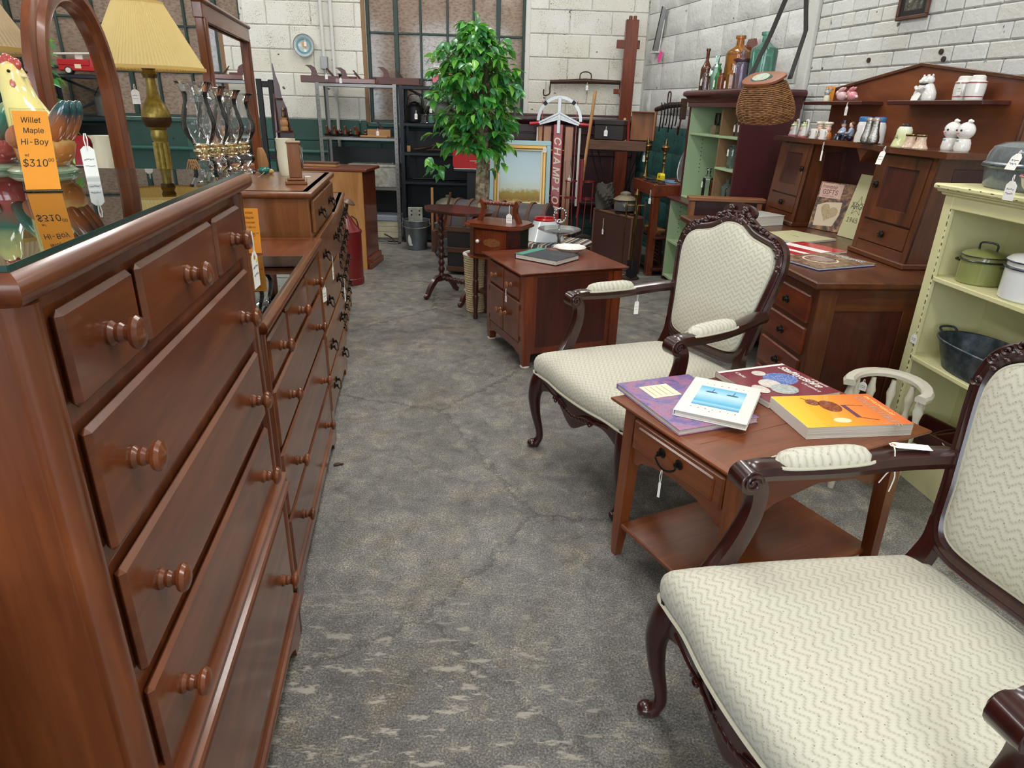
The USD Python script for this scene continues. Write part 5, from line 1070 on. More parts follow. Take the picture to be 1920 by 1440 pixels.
def chef(label, loc):
    t = Th('chef_shaker', label, 'figurine', loc, DRZ, 'chef head shakers')
    t.part('body', lathe([(0, 0), (.026, 0), (.028, .012), (.022, .035), (.012, .045), (0, .046)], 18), ORC); t.part('head', ball(.020, .019, .021, (0, 0, .055)), SKIN)
    t.part('hat', lathe([(0, .070), (.019, .070), (.019, .078), (.026, .081), (.027, .089), (.022, .093), (0, .094)], 18), CREAMC); eyes(t, 0, -.018, .058, .0022, .007); t.part('nose', ball(.004, c=(0, -.020, .053), sub=1), ORC); return t
chef('chef head shaker with white hat, left of the pair behind the small mugs', at(-1.475, .655, SHZ)); chef('chef head shaker with white hat, right of the pair behind the small mugs', at(-1.385, .655, SHZ))
def mug(label, loc):
    t = Th('small_mug', label, 'mug', loc, DRZ, 'small white mugs with a ring mark')
    t.part('cup', lathe([(0, 0), (.022, 0), (.024, .004), (.024, .052), (.0215, .054), (.021, .050), (.021, .006), (0, .006)], 20), WHITEG)
    t.part('handle', tube([(.023, 0, .045), (.038, 0, .042), (.038, 0, .018), (.023, 0, .012)], .0035, 6, sm=3), CREAMC)
    t.part('ring_mark', frame(prism(Polygon(ell(0, 0, .012, .014, 16), [ell(0, 0, .0095, .0115, 16)]), .0008), (-.004, -.0238, .028), (1, 0, 0), (0, 0, 1)), NAVY); return t
mug('small white mug with a dark ring mark, left one before the chefs', at(-1.415, .592, SHZ)); mug('small white mug with a dark ring mark, right one before the chefs', at(-1.315, .595, SHZ))
def sitter(label, loc, hat, rz, coat):
    t = Th('seated_figure', label, 'figurine', loc, rz, 'seated couple shakers')
    t.part('legs', cat(ball(.024, .018, .016, (0, 0, .016)), tube([(-.012, -.005, .02), (-.014, -.028, .026), (-.014, -.034, .004)], .009, 8, sm=3), tube([(.012, -.005, .02), (.014, -.028, .026), (.014, -.034, .004)], .009, 8, sm=3)), NAVY)
    t.part('torso', loft([[(r * math.cos(a), r * .75 * math.sin(a), z) for a in np.linspace(0, 2 * math.pi, 15)[:-1]] for z, r in ((.022, .018), (.045, .021), (.062, .017), (.070, .008))]), coat)
    for s_ in (-1, 1): t.part('arm', tube([(s_ * .018, 0, .060), (s_ * .024, -.010, .044), (s_ * .008, -.022, .040)], .0055, 7, sm=3), coat)
    t.part('hands', ball(.008, .006, .006, (0, -.024, .040), 1), ORC); t.part('head', ball(.013, .013, .015, (0, -.002, .082)), SKIN)
    t.part('hat', lathe([(0, .088), (.021, .088), (.021, .091), (.013, .092), (.012, .103), (0, .105)], 16), NAVY) if hat else t.part('hair', cat(ball(.0145, .0145, .013, (0, .003, .087), 1)), plain('brown_hair', '#5a3a24', .5)); eyes(t, 0, -.0145, .083, .0016, .005); return t
LBL = CER('pale_blue_coat', '#9db0c8')
sitter('seated figurine in blue shirt and black hat, beside the tall blue capped shakers', at(-1.235, .665, SHZ), True, DRZ, LBL); sitter('seated figurine in blue dress without a hat, beside the tall blue capped shakers', at(-1.145, .66, SHZ), False, DRZ - 25, LBL)
def tall(label, loc):
    t = Th('tall_shaker', label, 'shaker', loc, DRZ, 'white glass shakers with blue caps')
    t.part('body', lathe([(0, 0), (.036, 0), (.038, .005), (.036, .08), (.030, .098), (.026, .104), (0, .104)], 24), WHITEG); t.part('cap', lathe([(0, .103), (.030, .103), (.031, .107), (.031, .120), (.026, .127), (0, .128)], 22), BLUEC)
    t.part('bolt_mark', frame(prism([(.004, .024), (-.010, .0), (-.002, .002), (-.005, -.024), (.010, .004), (.002, .002)], .001), (-.006, -.0375, .058), (1, 0, 0), (0, 0, 1)), BLACK); return t
tall('tall white shaker with a blue cap and black bolt mark, left one', at(-1.02, .655, SHZ)); tall('tall white shaker with a blue cap and black bolt mark, right one', at(-.905, .665, SHZ))
SILV = plain('silver_cruet', '#b9b6b2', .2, 1., bump=.8, bs=120)
def cruet(label, loc):
    t = Th('glass_shaker', label, 'shaker', loc, DRZ, 'silvery patterned shakers on a tray')
    t.part('body', lathe([(0, 0), (.026, 0), (.030, .01), (.028, .03), (.020, .06), (.017, .09), (.016, .105), (0, .105)], 10), SILV); t.part('cap', lathe([(0, .104), (.0175, .104), (.019, .109), (.017, .118), (0, .120)], 14), plain('pearl_cap', '#cbbfb0', .25, .5)); return t
ct = solo('cruet_tray', cat(b2(-.055, .055, -.03, .03, 0, .004, .001)), plain('dark_tray', '#2a2422', .3, .6), 'small dark tray under the silvery patterned shakers', 'tray', at(-.855, .60, SHZ), DRZ)
cruet('silvery patterned shaker, left one on the dark tray', at(-.883, .60, SHZ + .0042)); cruet('silvery patterned shaker, right one on the dark tray', at(-.825, .60, SHZ + .0042))
bp_ = Th('bell_pot', 'pale green ceramic bell with a dark blossom top, right of the silvery shakers', 'bell', at(-.585, .60, SHZ), DRZ)
bp_.part('body', lathe([(0, 0), (.046, 0), (.047, .004), (.042, .02), (.034, .05), (.033, .075), (.026, .088), (0, .092)], 24), glaze('bell_glaze', [(0, '#dfe0a8'), (.5, '#cdd49a'), (.8, '#e6e6c6'), (1, '#efeee0')], 'z', 0, .09)); bp_.part('blossom', cat([ball(.007, c=(.012 * math.cos(a), .012 * math.sin(a), .094), sub=1) for a in np.arange(5) * 1.256]), plain('dark_blossom', '#2a2024', .3)); bp_.part('painted_spray', frame(lines([(-.015, -.01), (0, .005), (.015, -.002), (.006, .012)], .002, .001), (0, -.0375, .038), (1, 0, 0), (0, .2, 1)), plain('spray', '#5a5a3a', .4))
def vase(label, loc):
    t = Th('small_vase', label, 'vase', loc, DRZ, 'small pink flowered vases')
    t.part('body', lathe([(0, 0), (.032, 0), (.033, .004), (.024, .02), (.019, .04), (.021, .052), (0, .052)], 20), blotchy('flowered_glaze', [(.35, '#c98a86'), (.5, '#d9c0a8'), (.65, '#b9a77a')], 70)); t.part('rim', lathe([(.016, .051), (.0225, .051), (.024, .056), (.022, .060), (.016, .059)], 20), BRASS); return t
vase('small pink flowered vase with a gilt rim, left one on the hutch shelf', at(-.475, .565, SHZ)); vase('small pink flowered vase with a gilt rim, right one on the hutch shelf', at(-.385, .555, SHZ))
def chick(label, loc):
    t = Th('bird_shaker', label, 'figurine', loc, DRZ, 'white bird shakers with big eyes')
    t.part('body', lathe([(0, 0), (.028, 0), (.032, .01), (.030, .035), (.024, .05), (0, .055)], 20), WHITEG); t.part('head', ball(.036, .034, .036, (0, 0, .082)), WHITEG); t.part('crest', cat(ball(.010, .010, .012, (.01, 0, .118), 1), ball(.012, .008, .006, (.018, 0, .120), 1)), WHITEG)
    eyes(t, 0, -.033, .084, .0042, .013); t.part('beak', ball(.005, .006, .004, (0, -.036, .074), 1), PINKC); t.part('bow', ball(.008, .003, .005, (0, -.030, .045), 1), CER('pale_blue', '#9fc0cf')); return t
chick('white bird shaker with big eyes, left one by the grey roaster', at(-.345, .66, SHZ)); chick('white bird shaker with big eyes, right one by the grey roaster', at(-.255, .655, SHZ))

# --- yellow bookcase
BK_ = .915
BCL = (1.8 * BK_, 2.75 * BK_, EYE * (1 - BK_)); BRZ = -85.
YELP = plain('chipped_yellow_paint', '#dbd7a6', .5, var=.5, vs=6, c2='#cfc98f')
YELC = plain('paint_chips', '#5a4a30', .7)
bc = Th('bookcase', 'chipped pale yellow open bookcase holding enamel pots', 'bookcase', BCL, BRZ, scale=BK_)
W0, W1 = -.135, 1.0
bc.part('stile', b2(W0, W0 + .055, 0, .022, -.130, 1.115, .004), YELP); bc.part('stile', b2(W1 - .055, W1, 0, .022, -.130, 1.115, .004), YELP)
bc.part('side', b2(W0, W0 + .02, .022, .33, -.130, 1.115, .002), YELP); bc.part('side', b2(W1 - .02, W1, .022, .33, -.130, 1.115, .002), YELP)
bc.part('back', b2(W0 + .02, W1 - .02, .315, .33, 0, 1.115, .001), YELP)
bc.part('top_rail', b2(W0 + .055, W1 - .055, 0, .022, 1.055, 1.115, .003), YELP)
bc.part('cornice', cat(b2(W0 - .012, W1 + .012, -.014, .34, 1.108, 1.122, .005), b2(W0 - .024, W1 + .024, -.028, .34, 1.12, 1.132, .005)), YELP); bc.part('top', b2(W0 - .034, W1 + .034, -.040, .345, 1.13, 1.152, .006), YELP)
for z in (.775, .415, .055): bc.part('shelf', b2(W0 + .02, W1 - .02, .002, .315, z - .02, z, .003), YELP)
r_ = random.Random(5)
bc.part('paint_chips', cat([mv(ball(r_.uniform(.002, .004), .0006, r_.uniform(.004, .012), sub=1), W0 + .0545 + r_.uniform(-.002, .001), -.0002, z) for z in np.arange(.1, 1.08, .028)] + [mv(ball(r_.uniform(.004, .010), .0006, .002, sub=1), x, -.0402, 1.142 + r_.uniform(-.008, .008)) for x in np.arange(W0, .55, .06)]), YELC, kind='stuff')
bc.part('plinth', b2(W0 + .055, W1 - .055, .004, .02, -.130, .036, .002), YELP)
def bat(x, y, z): return bc.w(x, y, z)
tag('small square white tag hanging on the edge of the yellow bookcase', bat(W0 + .05, -.004, .515), BRZ, (.036, .036), .006)
ENG = plain('grey_enamel', '#6d7578', .25, coat=.5, var=.9, vs=90, c2='#50585c'); 
rs = Th('roasting_pan', 'grey speckled enamel oval roaster with a domed lid on the yellow bookcase', 'roaster', bat(.10, .165, 1.1525), BRZ, scale=BK_)
def oval(sc, z, a=.20, b=.135, n=40): return [(a * sc * math.copysign(abs(math.cos(t)) ** .8, math.cos(t)), b * sc * math.copysign(abs(math.sin(t)) ** .8, math.sin(t)), z) for t in np.linspace(0, 2 * math.pi, n + 1)[:-1]]
rs.part('pan', loft([oval(.86, 0), oval(.92, .01), oval(.97, .075), oval(1.04, .08), oval(1.05, .084), oval(.96, .086)]), ENG); rs.part('lid', loft([oval(1.03, .086), oval(1.03, .092), oval(.98, .098), oval(.95, .13), oval(.88, .155), oval(.70, .170), oval(.4, .176), oval(.1, .178)]), ENG)
for sx in (-1, 1): rs.part('handle', tube([(sx * .205, -.04, .078), (sx * .24, -.035, .075), (sx * .245, 0, .074), (sx * .24, .035, .075), (sx * .205, .04, .078)], .005, 8, sm=4), plain('dark_handle', '#3a3d40', .4, .6))
rs.part('lid_handle', tube([(-.04, 0, .176), (-.035, 0, .20), (.035, 0, .20), (.04, 0, .176)], .005, 8, sm=4), plain('dark_handle', '', .4))
tag('white tag with string on the lid of the grey enamel roaster', bat(.15, .035, 1.30), BRZ, (.045, .055), .012, tilt=-20)
wb_ = Th('enamel_bowl', 'white enamel bowl with a red rim before the grey roaster', 'bowl', bat(.335, .02, 1.1525), BRZ, scale=BK_)
wb_.part('bowl', lathe([(0, 0), (.045, 0), (.05, .004), (.078, .035), (.088, .065), (.084, .066), (.074, .036), (.046, .008), (0, .007)], 32), plain('white_enamel', '#dcdad4', .2, coat=.5)); wb_.part('rim', lathe([(.084, .064), (.090, .064), (.093, .068), (.090, .071), (.084, .070)], 32), plain('rose_rim', '#b9686a', .3))
tag('large white tag tied before the white enamel bowl on the yellow bookcase', bat(.295, -.085, 1.225), BRZ, (.045, .06), .02)
def pot(name, label, loc, rz, r, h, m, rim, lid_h, knob=None):
    t = Th(name, label, 'pot', loc, rz, scale=BK_)
    t.part('body', lathe([(0, 0), (r - .006, 0), (r, .006), (r, h * .8), (r * .985, h * .84), (r * .97, h), (0, h)], 36), m)
    t.part('rim', lathe([(r * .96, h * .80), (r + .005, h * .80), (r + .008, h * .83), (r + .005, h * .86), (r * .96, h * .86)], 36), rim)
    t.part('lid', lathe([(0, h * .98), (r * 1.03, h * .98), (r * 1.04, h * 1.0), (r * .9, h * 1.0 + lid_h * .4), (r * .5, h + lid_h * .8), (0, h + lid_h)], 36), m); t.part('lid_rim', lathe([(r * 1.02, h * .975), (r * 1.045, h * .975), (r * 1.055, h * .99), (r * 1.04, h * 1.01), (r * 1.02, h * 1.005)], 36), rim)
    t.part('lid_handle', tube([(-.035, 0, h + lid_h * .8), (-.03, 0, h + lid_h + .022), (.03, 0, h + lid_h + .022), (.035, 0, h + lid_h * .8)], .004, 8, sm=4), rim)
    for sx in (-1, 1): t.part('side_handle', tube([(sx * (r - .002), -.03, h * .7), (sx * (r + .022), -.02, h * .72), (sx * (r + .022), .02, h * .72), (sx * (r - .002), .03, h * .7)], .004, 6, sm=3), rim)
    return t
pot('stock_pot', 'olive green enamel pot with black rims on the yellow bookcase', bat(.035, .12, .7755), BRZ + 20, .085, .115, CER('olive_enamel', '#8a8f55', var=.3, vs=10), plain('black_rim', '#1f2320', .3), .025)
pot('stock_pot', 'white enamel pot with dark blue rims on the yellow bookcase', bat(.305, .13, .7755), BRZ - 10, .115, .145, CER('white_enamel_pot', '#dedfdd'), plain('navy_rim', '#20263a', .3), .035)
GALV = plain('mottled_zinc', '#5b6368', .45, .6, var=1., vs=26, c2='#38424a')
tu = Th('wash_tub', 'oval galvanised tub with ring handles on the yellow bookcase', 'tub', bat(.215, .125, .4155), BRZ, scale=BK_)
ov = lambda s_, z: oval(s_, z, .255, .135, 44)
tu.part('tub', loft([ov(.78, 0), ov(.80, .004), ov(.98, .115), ov(1.02, .118), ov(1.03, .124), ov(1.0, .127), ov(.965, .122), ov(.79, .012), ov(.3, .008)]), GALV)
for sx in (-1, 1): tu.part('handle', tube([(sx * .258, -.035, .118), (sx * .285, -.03, .135), (sx * .285, .03, .135), (sx * .258, .035, .118)], .005, 8, sm=4), GALV)
tr = Th('wooden_tray', 'dark wooden divided tray on the bottom shelf of the yellow bookcase', 'tray', bat(.14, .10, .0555), BRZ + 12, scale=BK_)
for x0, x1, y0, y1 in ((-.19, .19, -.085, -.073), (-.19, .19, .073, .085), (-.19, -.178, -.073, .073), (.178, .19, -.073, .073), (-.006, .006, -.073, .073)): tr.part('side', b2(x0, x1, y0, y1, 0, .075, .002), DARKW[0])
tr.part('bottom', b2(-.178, .178, -.073, .073, .002, .010, .001), DARKW[0]); tr.part('handle', tube([(-.006, -.079, .075), (-.006, -.04, .085), (-.006, .04, .085), (-.006, .079, .075)], .003, 6, sm=3), IRON)
tag('white tag with string lying in the dark divided tray', bat(.22, .02, .125), BRZ, (.03, .05), .02, tilt=50)

# --- small white spindle chair
wc = Th('doll_chair', 'small white painted child chair with turned spindles, beside the yellow bookcase', 'chair', (1.44, 2.36, 0), -40)
cw = plain('ivory_paint', '#dcd7c4', .45, var=.4, vs=20)
wc.part('seat', mv(prism(ell(0, 0, .13, .125, 28), .022), 0, 0, .26), cw)
for sx in (-1, 1):
    for sy in (-1, 1): wc.part('leg', lathe([(0, 0), (.012, 0), (.015, .06), (.020, .12), (.015, .15), (.019, .20), (.014, .262), (0, .262)], 12).apply_transform(T4.translation_matrix((sx * .095, sy * .085, 0))), cw)
A_ = np.linspace(math.radians(-25), math.radians(205), 15)
wc.part('arm_rail', sweep([(.135 * math.cos(a), .125 * math.sin(a), .445 + .018 * max(0, math.sin(a))) for a in A_], [(-.020, -.012), (.020, -.012), (.022, .002), (.014, .013), (-.014, .013), (-.022, .002)]), cw, 'curved back rail')
for a in np.linspace(math.radians(-12), math.radians(192), 7):
    x, y = .125 * math.cos(a), .115 * math.sin(a)
    wc.part('spindle', lathe([(0, .28), (.009, .28), (.013, .31), (.009, .335), (.014, .365), (.018, .385), (.012, .41), (.009, .44), (0, .44)], 12).apply_transform(T4.translation_matrix((x, y, 0))), cw)
tag('small white tag hanging on the back rail of the little white chair', (1.385, 2.43, .447), -50, (.028, .036), .012)

# --- green and maroon cupboard
CBL = (1.34, 5.77, 0); CRZ = -83.
MAR = plain('maroon_paint', '#4f2022', .4, coat=.2, var=.4, vs=8, c2='#3c1518'); MINT = plain('mint_paint', '#a9bf97', .5, var=.3, vs=10, c2='#96af84')
cu = Th('cupboard', 'maroon step-back cupboard with a mint green open interior, bottles inside', 'cupboard', CBL, CRZ)
# lower, x from 0 (far) to .95 (near)
cu.part('lower_side', b2(-.17, -.15, 0, .50, 0, .70, .003), MAR); cu.part('lower_side', b2(.93, .95, 0, .50, 0, .70, .003), MAR); cu.part('lower_lining', b2(-.15, -.146, .004, .48, .03, .70, 0), MINT); cu.part('lower_lining', b2(.926, .93, .004, .48, .03, .70, 0), MINT)
cu.part('lower_back', b2(-.15, .93, .47, .49, 0, .70, .001), MINT); cu.part('ledge', b2(-.19, .97, -.02, .50, .70, .722, .006), MAR); cu.part('lower_shelf', b2(-.146, .926, .01, .47, .34, .36, .002), MINT); cu.part('bottom', b2(-.146, .926, .01, .47, .03, .05, .002), MINT)
cu.part('peg_holes', cat([mv(ball(.004, .004, .004, sub=1), -.1457, .10, z) for z in np.arange(.42, .66, .035)]), BLACK, kind='stuff')
UY, UZ0, UZ1, X0u, X1u = .08, .722, 1.44, -.17, .86
cu.part('side', b2(X0u, X0u + .02, UY, .50, UZ0, UZ1, .003), MAR); cu.part('side', b2(X1u - .02, X1u, UY, .50, UZ0, UZ1, .003), MAR)
cu.part('lining', b2(X0u + .02, X0u + .024, UY + .012, .48, UZ0, UZ1, 0), MINT, 'mint green lining'); cu.part('lining', b2(X1u - .024, X1u - .02, UY + .012, .48, UZ0, UZ1, 0), MINT); cu.part('back', b2(X0u + .02, X1u - .02, .47, .49, UZ0, UZ1, .001), MINT)
cu.part('peg_holes', cat([mv(ball(.004, .004, .004, sub=1), X0u + .0245, .22, z) for z in np.arange(.93, 1.21, .032)]), BLACK, kind='stuff')
cu.part('shelf', b2(X0u + .024, X1u - .024, UY + .02, .47, 1.222, 1.240, .003), MINT); cu.part('shelf', b2(.46, X1u - .024, UY + .02, .47, 1.0, 1.016, .003), MINT); cu.part('divider', b2(.445, .46, UY + .03, .47, .7225, 1.44, .002), plain('tan_edge', '#8a6a4a', .5)); cu.part('floor_board', b2(X0u + .02, X1u - .02, UY + .01, .47, .722, .734, .002), MINT)
CORN = [(-.02, 0), (.008, 0), (.010, .030), (.014, .034), (.018, .060), (.030, .075), (.044, .080), (.050, .092), (.048, .108), (.040, .116), (-.02, .118)]
cu.part('cornice', cat(moulding(X0u, X1u, UY, .50, 1.435, CORN), b2(X0u - .035, X1u + .035, UY - .035, .50, 1.545, 1.556, .003)), MAR)
def cat_(x, y, z): return cu.w(x, y, z)
CRATE = [wood('crate_' + 'xyz'[a], '#99643a', '#6d4022', a, 60, .45, .2, .5) for a in range(3)]
# wooden box frame standing on the desk side of the ledge
fr_ = Th('wooden_crate', 'open brown wooden box frame standing between the desk and the maroon cupboard', 'crate', (1.19, 4.70, 0), -6)
for x0, x1, y0, y1, z0, z1 in ((.0, .035, 0, .09, 0, .835), (.445, .48, 0, .09, 0, .835)): fr_.part('side', b2(x0, x1, y0, y1, z0, z1, .003), CRATE[2])
fr_.part('top', b2(-.015, .50, -.012, .10, .836, .863, .004), CRATE[0]); fr_.part('shelf', b2(.035, .445, .01, .075, .38, .40, .002), CRATE[0]); fr_.part('back', b2(.035, .445, .078, .09, .05, .836, .001), DARKW[0])
# bottles
GL = {'clear': CLEAR, 'aqua': glassy('aqua_glass', (.70, .88, .82), (.22, .42, .38), body=.12), 'green': glassy('teal_glass', (.30, .62, .50), (.06, .20, .16), body=.3), 'brown': glassy('brown_glass', (.30, .10, .035), (.05, .015, .01), body=.3), 'amber': glassy('amber_glass', (.72, .34, .07), (.22, .07, .01), body=.28), 'emerald': glassy('emerald_glass', (.10, .52, .14), (.02, .16, .04), body=.3), 'purple': glassy('violet_glass', (.72, .66, .80), (.30, .26, .40), body=.1), 'rust': glassy('rust_glass', (.42, .13, .05), (.12, .03, .01), body=.5)}
def bottle(label, loc, r, h, kind, neck=.3, nh=.35, lip=True, sq=False, cap=None, name='bottle', grp=None, tg=None):
    t = Th(name, label, name, loc, CRZ, grp)
    b = h * (1 - nh)
    p = [(0, .004), (r * .9, 0), (r, .004), (r, b * .92), (r * .93, b), (r * (neck + .25), b + h * nh * .22), (r * neck, b + h * nh * .38), (r * neck, h * .94)]
    p += [(r * neck * 1.35, h * .945), (r * neck * 1.35, h), (r * neck * .8, h)] if lip else [(r * neck, h), (r * neck * .8, h)]
    m = lathe(p, 8 if sq else 22)
    t.part('glass', m, GL[kind], smooth=25 if sq else 40)
    if cap is not None: t.part('lid', mv(cyl(r * neck * 1.45, h * .07, n=20), 0, 0, h * .96), cap)
    if tg: t.part('tag', mv(prism([(-.014, -.05), (.014, -.05), (.014, -.01), (.006, 0), (-.006, 0), (-.014, -.01)], .001, 'xz'), 0, -r - .002, b * tg), PAPER, 'white paper tag')
    return t
CT = 1.5565
bottle('dark brown long necked bottle at the left end of the cupboard top', cat_(-.03, .13, CT), .042, .30, 'brown', .30, .45)
bottle('small clear bottle beside the dark brown one on the cupboard top', cat_(.07, .10, CT), .036, .17, 'clear', .35, .4, tg=.8)
bottle('large amber round shouldered bottle at the back of the cupboard top', cat_(.26, .255, CT), .092, .37, 'amber', .30, .28)
bottle('tall panelled aqua bottle with a tag, before the amber bottle', cat_(.24, .105, CT), .044, .235, 'aqua', .34, .38, sq=True, tg=1.0)
bottle('small emerald green bottle with a tag on the cupboard top', cat_(.34, .085, CT), .024, .175, 'emerald', .4, .5, tg=.75)
bottle('small rust brown jar bottle right of the emerald one', cat_(.41, .085, CT), .028, .11, 'rust', .6, .2)
bottle('small amber square bottle with a tag on the cupboard top', cat_(.53, .11, CT), .044, .165, 'amber', .32, .4, sq=True, tg=.55)
bottle('violet tinted bottle with a tag behind the small amber one', cat_(.42, .22, CT), .042, .26, 'purple', .34, .4, tg=1.0)
jr = bottle('large clear preserving jar with a wire bail on the cupboard top', cat_(.56, .29, CT), .072, .25, 'clear', .78, .22, name='jar')
jr.part('wire_bail', cat(tube([(-.06, 0, .20), (-.066, 0, .25), (-.05, 0, .275), (.05, 0, .275), (.066, 0, .25), (.06, 0, .20)], .0025, 6, sm=3)), CHROME); jr.part('lid', lathe([(0, .25), (.052, .25), (.056, .256), (.05, .268), (0, .272)], 22), CLEAR)
bottle('clear jar with a dark red lid and tag on the cupboard top', cat_(.66, .12, CT), .052, .185, 'purple', .86, .1, cap=MAR, name='jar', tg=.9)
bottle('big teal green bottle behind the wicker creel', cat_(.80, .20, CT), .088, .345, 'green', .30, .28)
wk = Th('clock_case', 'red-brown wooden shelf clock back standing behind the bottles', 'clock', cat_(.18, .37, CT), CRZ)
wk.part('backboard', mv(prism([(-.15, 0), (.15, 0), (.15, .20), (.13, .215), (.15, .24), (.15, .30), (.08, .32), (.05, .36), (-.05, .36), (-.08, .32), (-.15, .27)], .02, 'xz'), 0, 0, 0), REDW[2]); wk.part('scroll', mv(cyl(.022, .03, n=16, axis='y'), -.06, -.0, .30), REDW[0])
MINTZ = 1.2405
bottle('pair bottle, left clear small one on the upper mint shelf', cat_(.55, .20, MINTZ), .022, .135, 'clear', .4, .35, tg=.9); bottle('taller clear bottle with a tag on the upper mint shelf', cat_(.63, .20, MINTZ), .025, .165, 'clear', .4, .35, tg=.75)
bottle('square green jar with a tag on the middle mint shelf', cat_(.56, .20, 1.0165), .05, .165, 'aqua', .7, .15, sq=True, name='jar', tg=.95); bottle('square green jar with a wire lid at the right of the middle mint shelf', cat_(.71, .20, 1.0165), .05, .155, 'aqua', .8, .15, sq=True, name='jar')
bottle('tall clear flat bottle at the lower left of the cupboard', cat_(.08, .22, .7345), .045, .24, 'clear', .36, .32, sq=True, tg=.85); bottle('dark brown flat bottle at the bottom of the cupboard', cat_(.30, .20, .7345), .045, .235, 'brown', .36, .32, sq=True)
bottle('pale green round bottle at the bottom right of the cupboard', cat_(.54, .19, .7345), .045, .20, 'aqua', .3, .25); bottle('clear short bottle with a tag, rightmost at the bottom of the cupboard', cat_(.67, .17, .7345), .045, .19, 'clear', .3, .25, tg=.6)
ir = Th('iron_clasp', 'black iron frame with a buckle on a wooden block, on the upper mint shelf', 'ironware', cat_(.16, .20, MINTZ), CRZ)
ir.part('block', b2(-.05, .05, -.03, .03, 0, .065, .003), plain('old_label_tin', '#8a7a58', .6, var=.9, vs=30, c2='#4a3f30')); ir.part('frame', cat(b2(-.045, .045, -.006, .006, .066, .078), b2(-.045, .045, -.006, .006, .142, .154), b2(-.045, -.033, -.006, .006, .078, .142), b2(.033, .045, -.006, .006, .078, .142)), BLACKM); ir.part('buckle', tube([(.02, -.012, .08), (.03, -.014, .11), (.02, -.012, .145)], .005, 8, sm=3), IRON)
fg = Th('small_figurine', 'tiny dark metal figure beside the iron frame on the mint shelf', 'figurine', cat_(.34, .18, MINTZ), CRZ)
fg.part('body', lathe([(0, 0), (.026, 0), (.028, .005), (.014, .02), (.010, .05), (.006, .06), (0, .062)], 14), IRON); fg.part('head', ball(.012, c=(0, 0, .07), sub=1), IRON)
hk = Th('pruning_hook', 'dark curved hook leaning in the middle bay of the cupboard', 'hook', cat_(.39, .20, .94), CRZ)
hk.part('blade', tube([(0, 0, .03), (.01, 0, .07), (.0, 0, .12), (-.015, 0, .15)], [.006, .01, .006, .003], 6, sm=4), BLACKM); hk.part('handle', mv(cyl(.013, .235, n=10), 0, 0, -.2053), DARKW[2])
# --- creel with strap on a nail
cr_ = Th('fishing_creel', 'wicker fishing creel with a leather lid and oval badge, hanging by a dark strap', 'creel', (1.56, 4.50, 1.365), -62, scale=1.22, tilt=(18, 0, 0))
def up18(pts): return [(x, y * math.cos(math.radians(18)) + z * math.sin(math.radians(18)), -y * math.sin(math.radians(18)) + z * math.cos(math.radians(18))) for x, y, z in pts]
def creel_ring(k, z, f, n=44):
    w, d = .155 * f, .10 * f
    return [(w * math.copysign(abs(math.cos(t)) ** .75, math.cos(t)), (-d if math.sin(t) < 0 else .035) * abs(math.sin(t)) ** .75 * 1.0, z) for t in np.linspace(0, 2 * math.pi, n + 1)[:-1]]
WICK = plain('wicker', '#9a6a3c', .55, var=1., vs=45, c2='#6b4322')
body = [creel_ring(k, z, f) for k, (z, f) in enumerate(((0, .90), (.01, .98), (.05, 1.06), (.09, 1.02), (.13, .92), (.165, .80), (.19, .72)))]
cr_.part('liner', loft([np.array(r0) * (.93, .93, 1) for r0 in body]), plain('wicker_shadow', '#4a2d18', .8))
wv = []
for i in range(22):
    z = .006 + i * .0083; f = np.interp(z, [0, .01, .05, .09, .13, .165, .19], [.90, .98, 1.06, 1.02, .92, .80, .72])
    rg = np.array(creel_ring(0, z, f)); ph = i % 2
    rg[:, :2] *= (1 + .022 * np.array([1 if (j + ph) % 2 else -1 for j in range(len(rg))]))[:, None]
    wv.append(sweep(rg, circ(.0043, 5), True))
cr_.part('weave', cat(wv), WICK, 'woven willow strands', kind='stuff')
lidp = [(p[0] * 1.02, p[1] * 1.06) for p in creel_ring(0, 0, .78)]
cr_.part('lid', cat(loft([[(x, y, .186 + .02 * (y + .08) / .1) for x, y in lidp], [(x, y, .196 + .02 * (y + .08) / .1) for x, y in lidp], [(x * .9, y * .9, .201 + .02 * (y + .08) / .1) for x, y in lidp]])), plain('leather_lid', '#8a4f30', .5, var=.3, vs=12))
bd = rot(lathe([(0, 0), (.062, 0), (.066, .004), (.060, .009), (0, .010)], 30), AX, 11); bd.apply_scale((1, .55, 1)); cr_.part('badge', mv(bd, 0, -.030, .205), plain('badge_green', '#2c4f48', .3, coat=.5), 'oval trout badge')
bd = rot(lathe([(0, 0), (.052, 0), (.052, .0012), (0, .0012)], 30), AX, 11); bd.apply_scale((1, .52, 1)); cr_.part('badge_field', mv(bd, 0, -.0313, .2155), blotchy('badge_scene', [(.35, '#7fa89a'), (.5, '#b9d3c6'), (.62, '#c98f5a'), (.72, '#4a7a66')], 45))
cr_.part('strap', cat(sweep([(-.135, .02, .19)] + up18([(-.10, .03, .40), (-.02, .055, .66), (.01, .06, .705), (.035, .055, .66), (.115, .03, .40)]) + [(.130, .02, .19)], [(-.013, -.0015), (.013, -.0015), (.013, .0015), (-.013, .0015)], up=(0, 1, 0))), plain('dark_strap', '#1f1d1a', .6))
wr.part('nail', mv(cyl(.006, .56, n=8, axis='y'), 2.84, .01, 2.232), IRON)
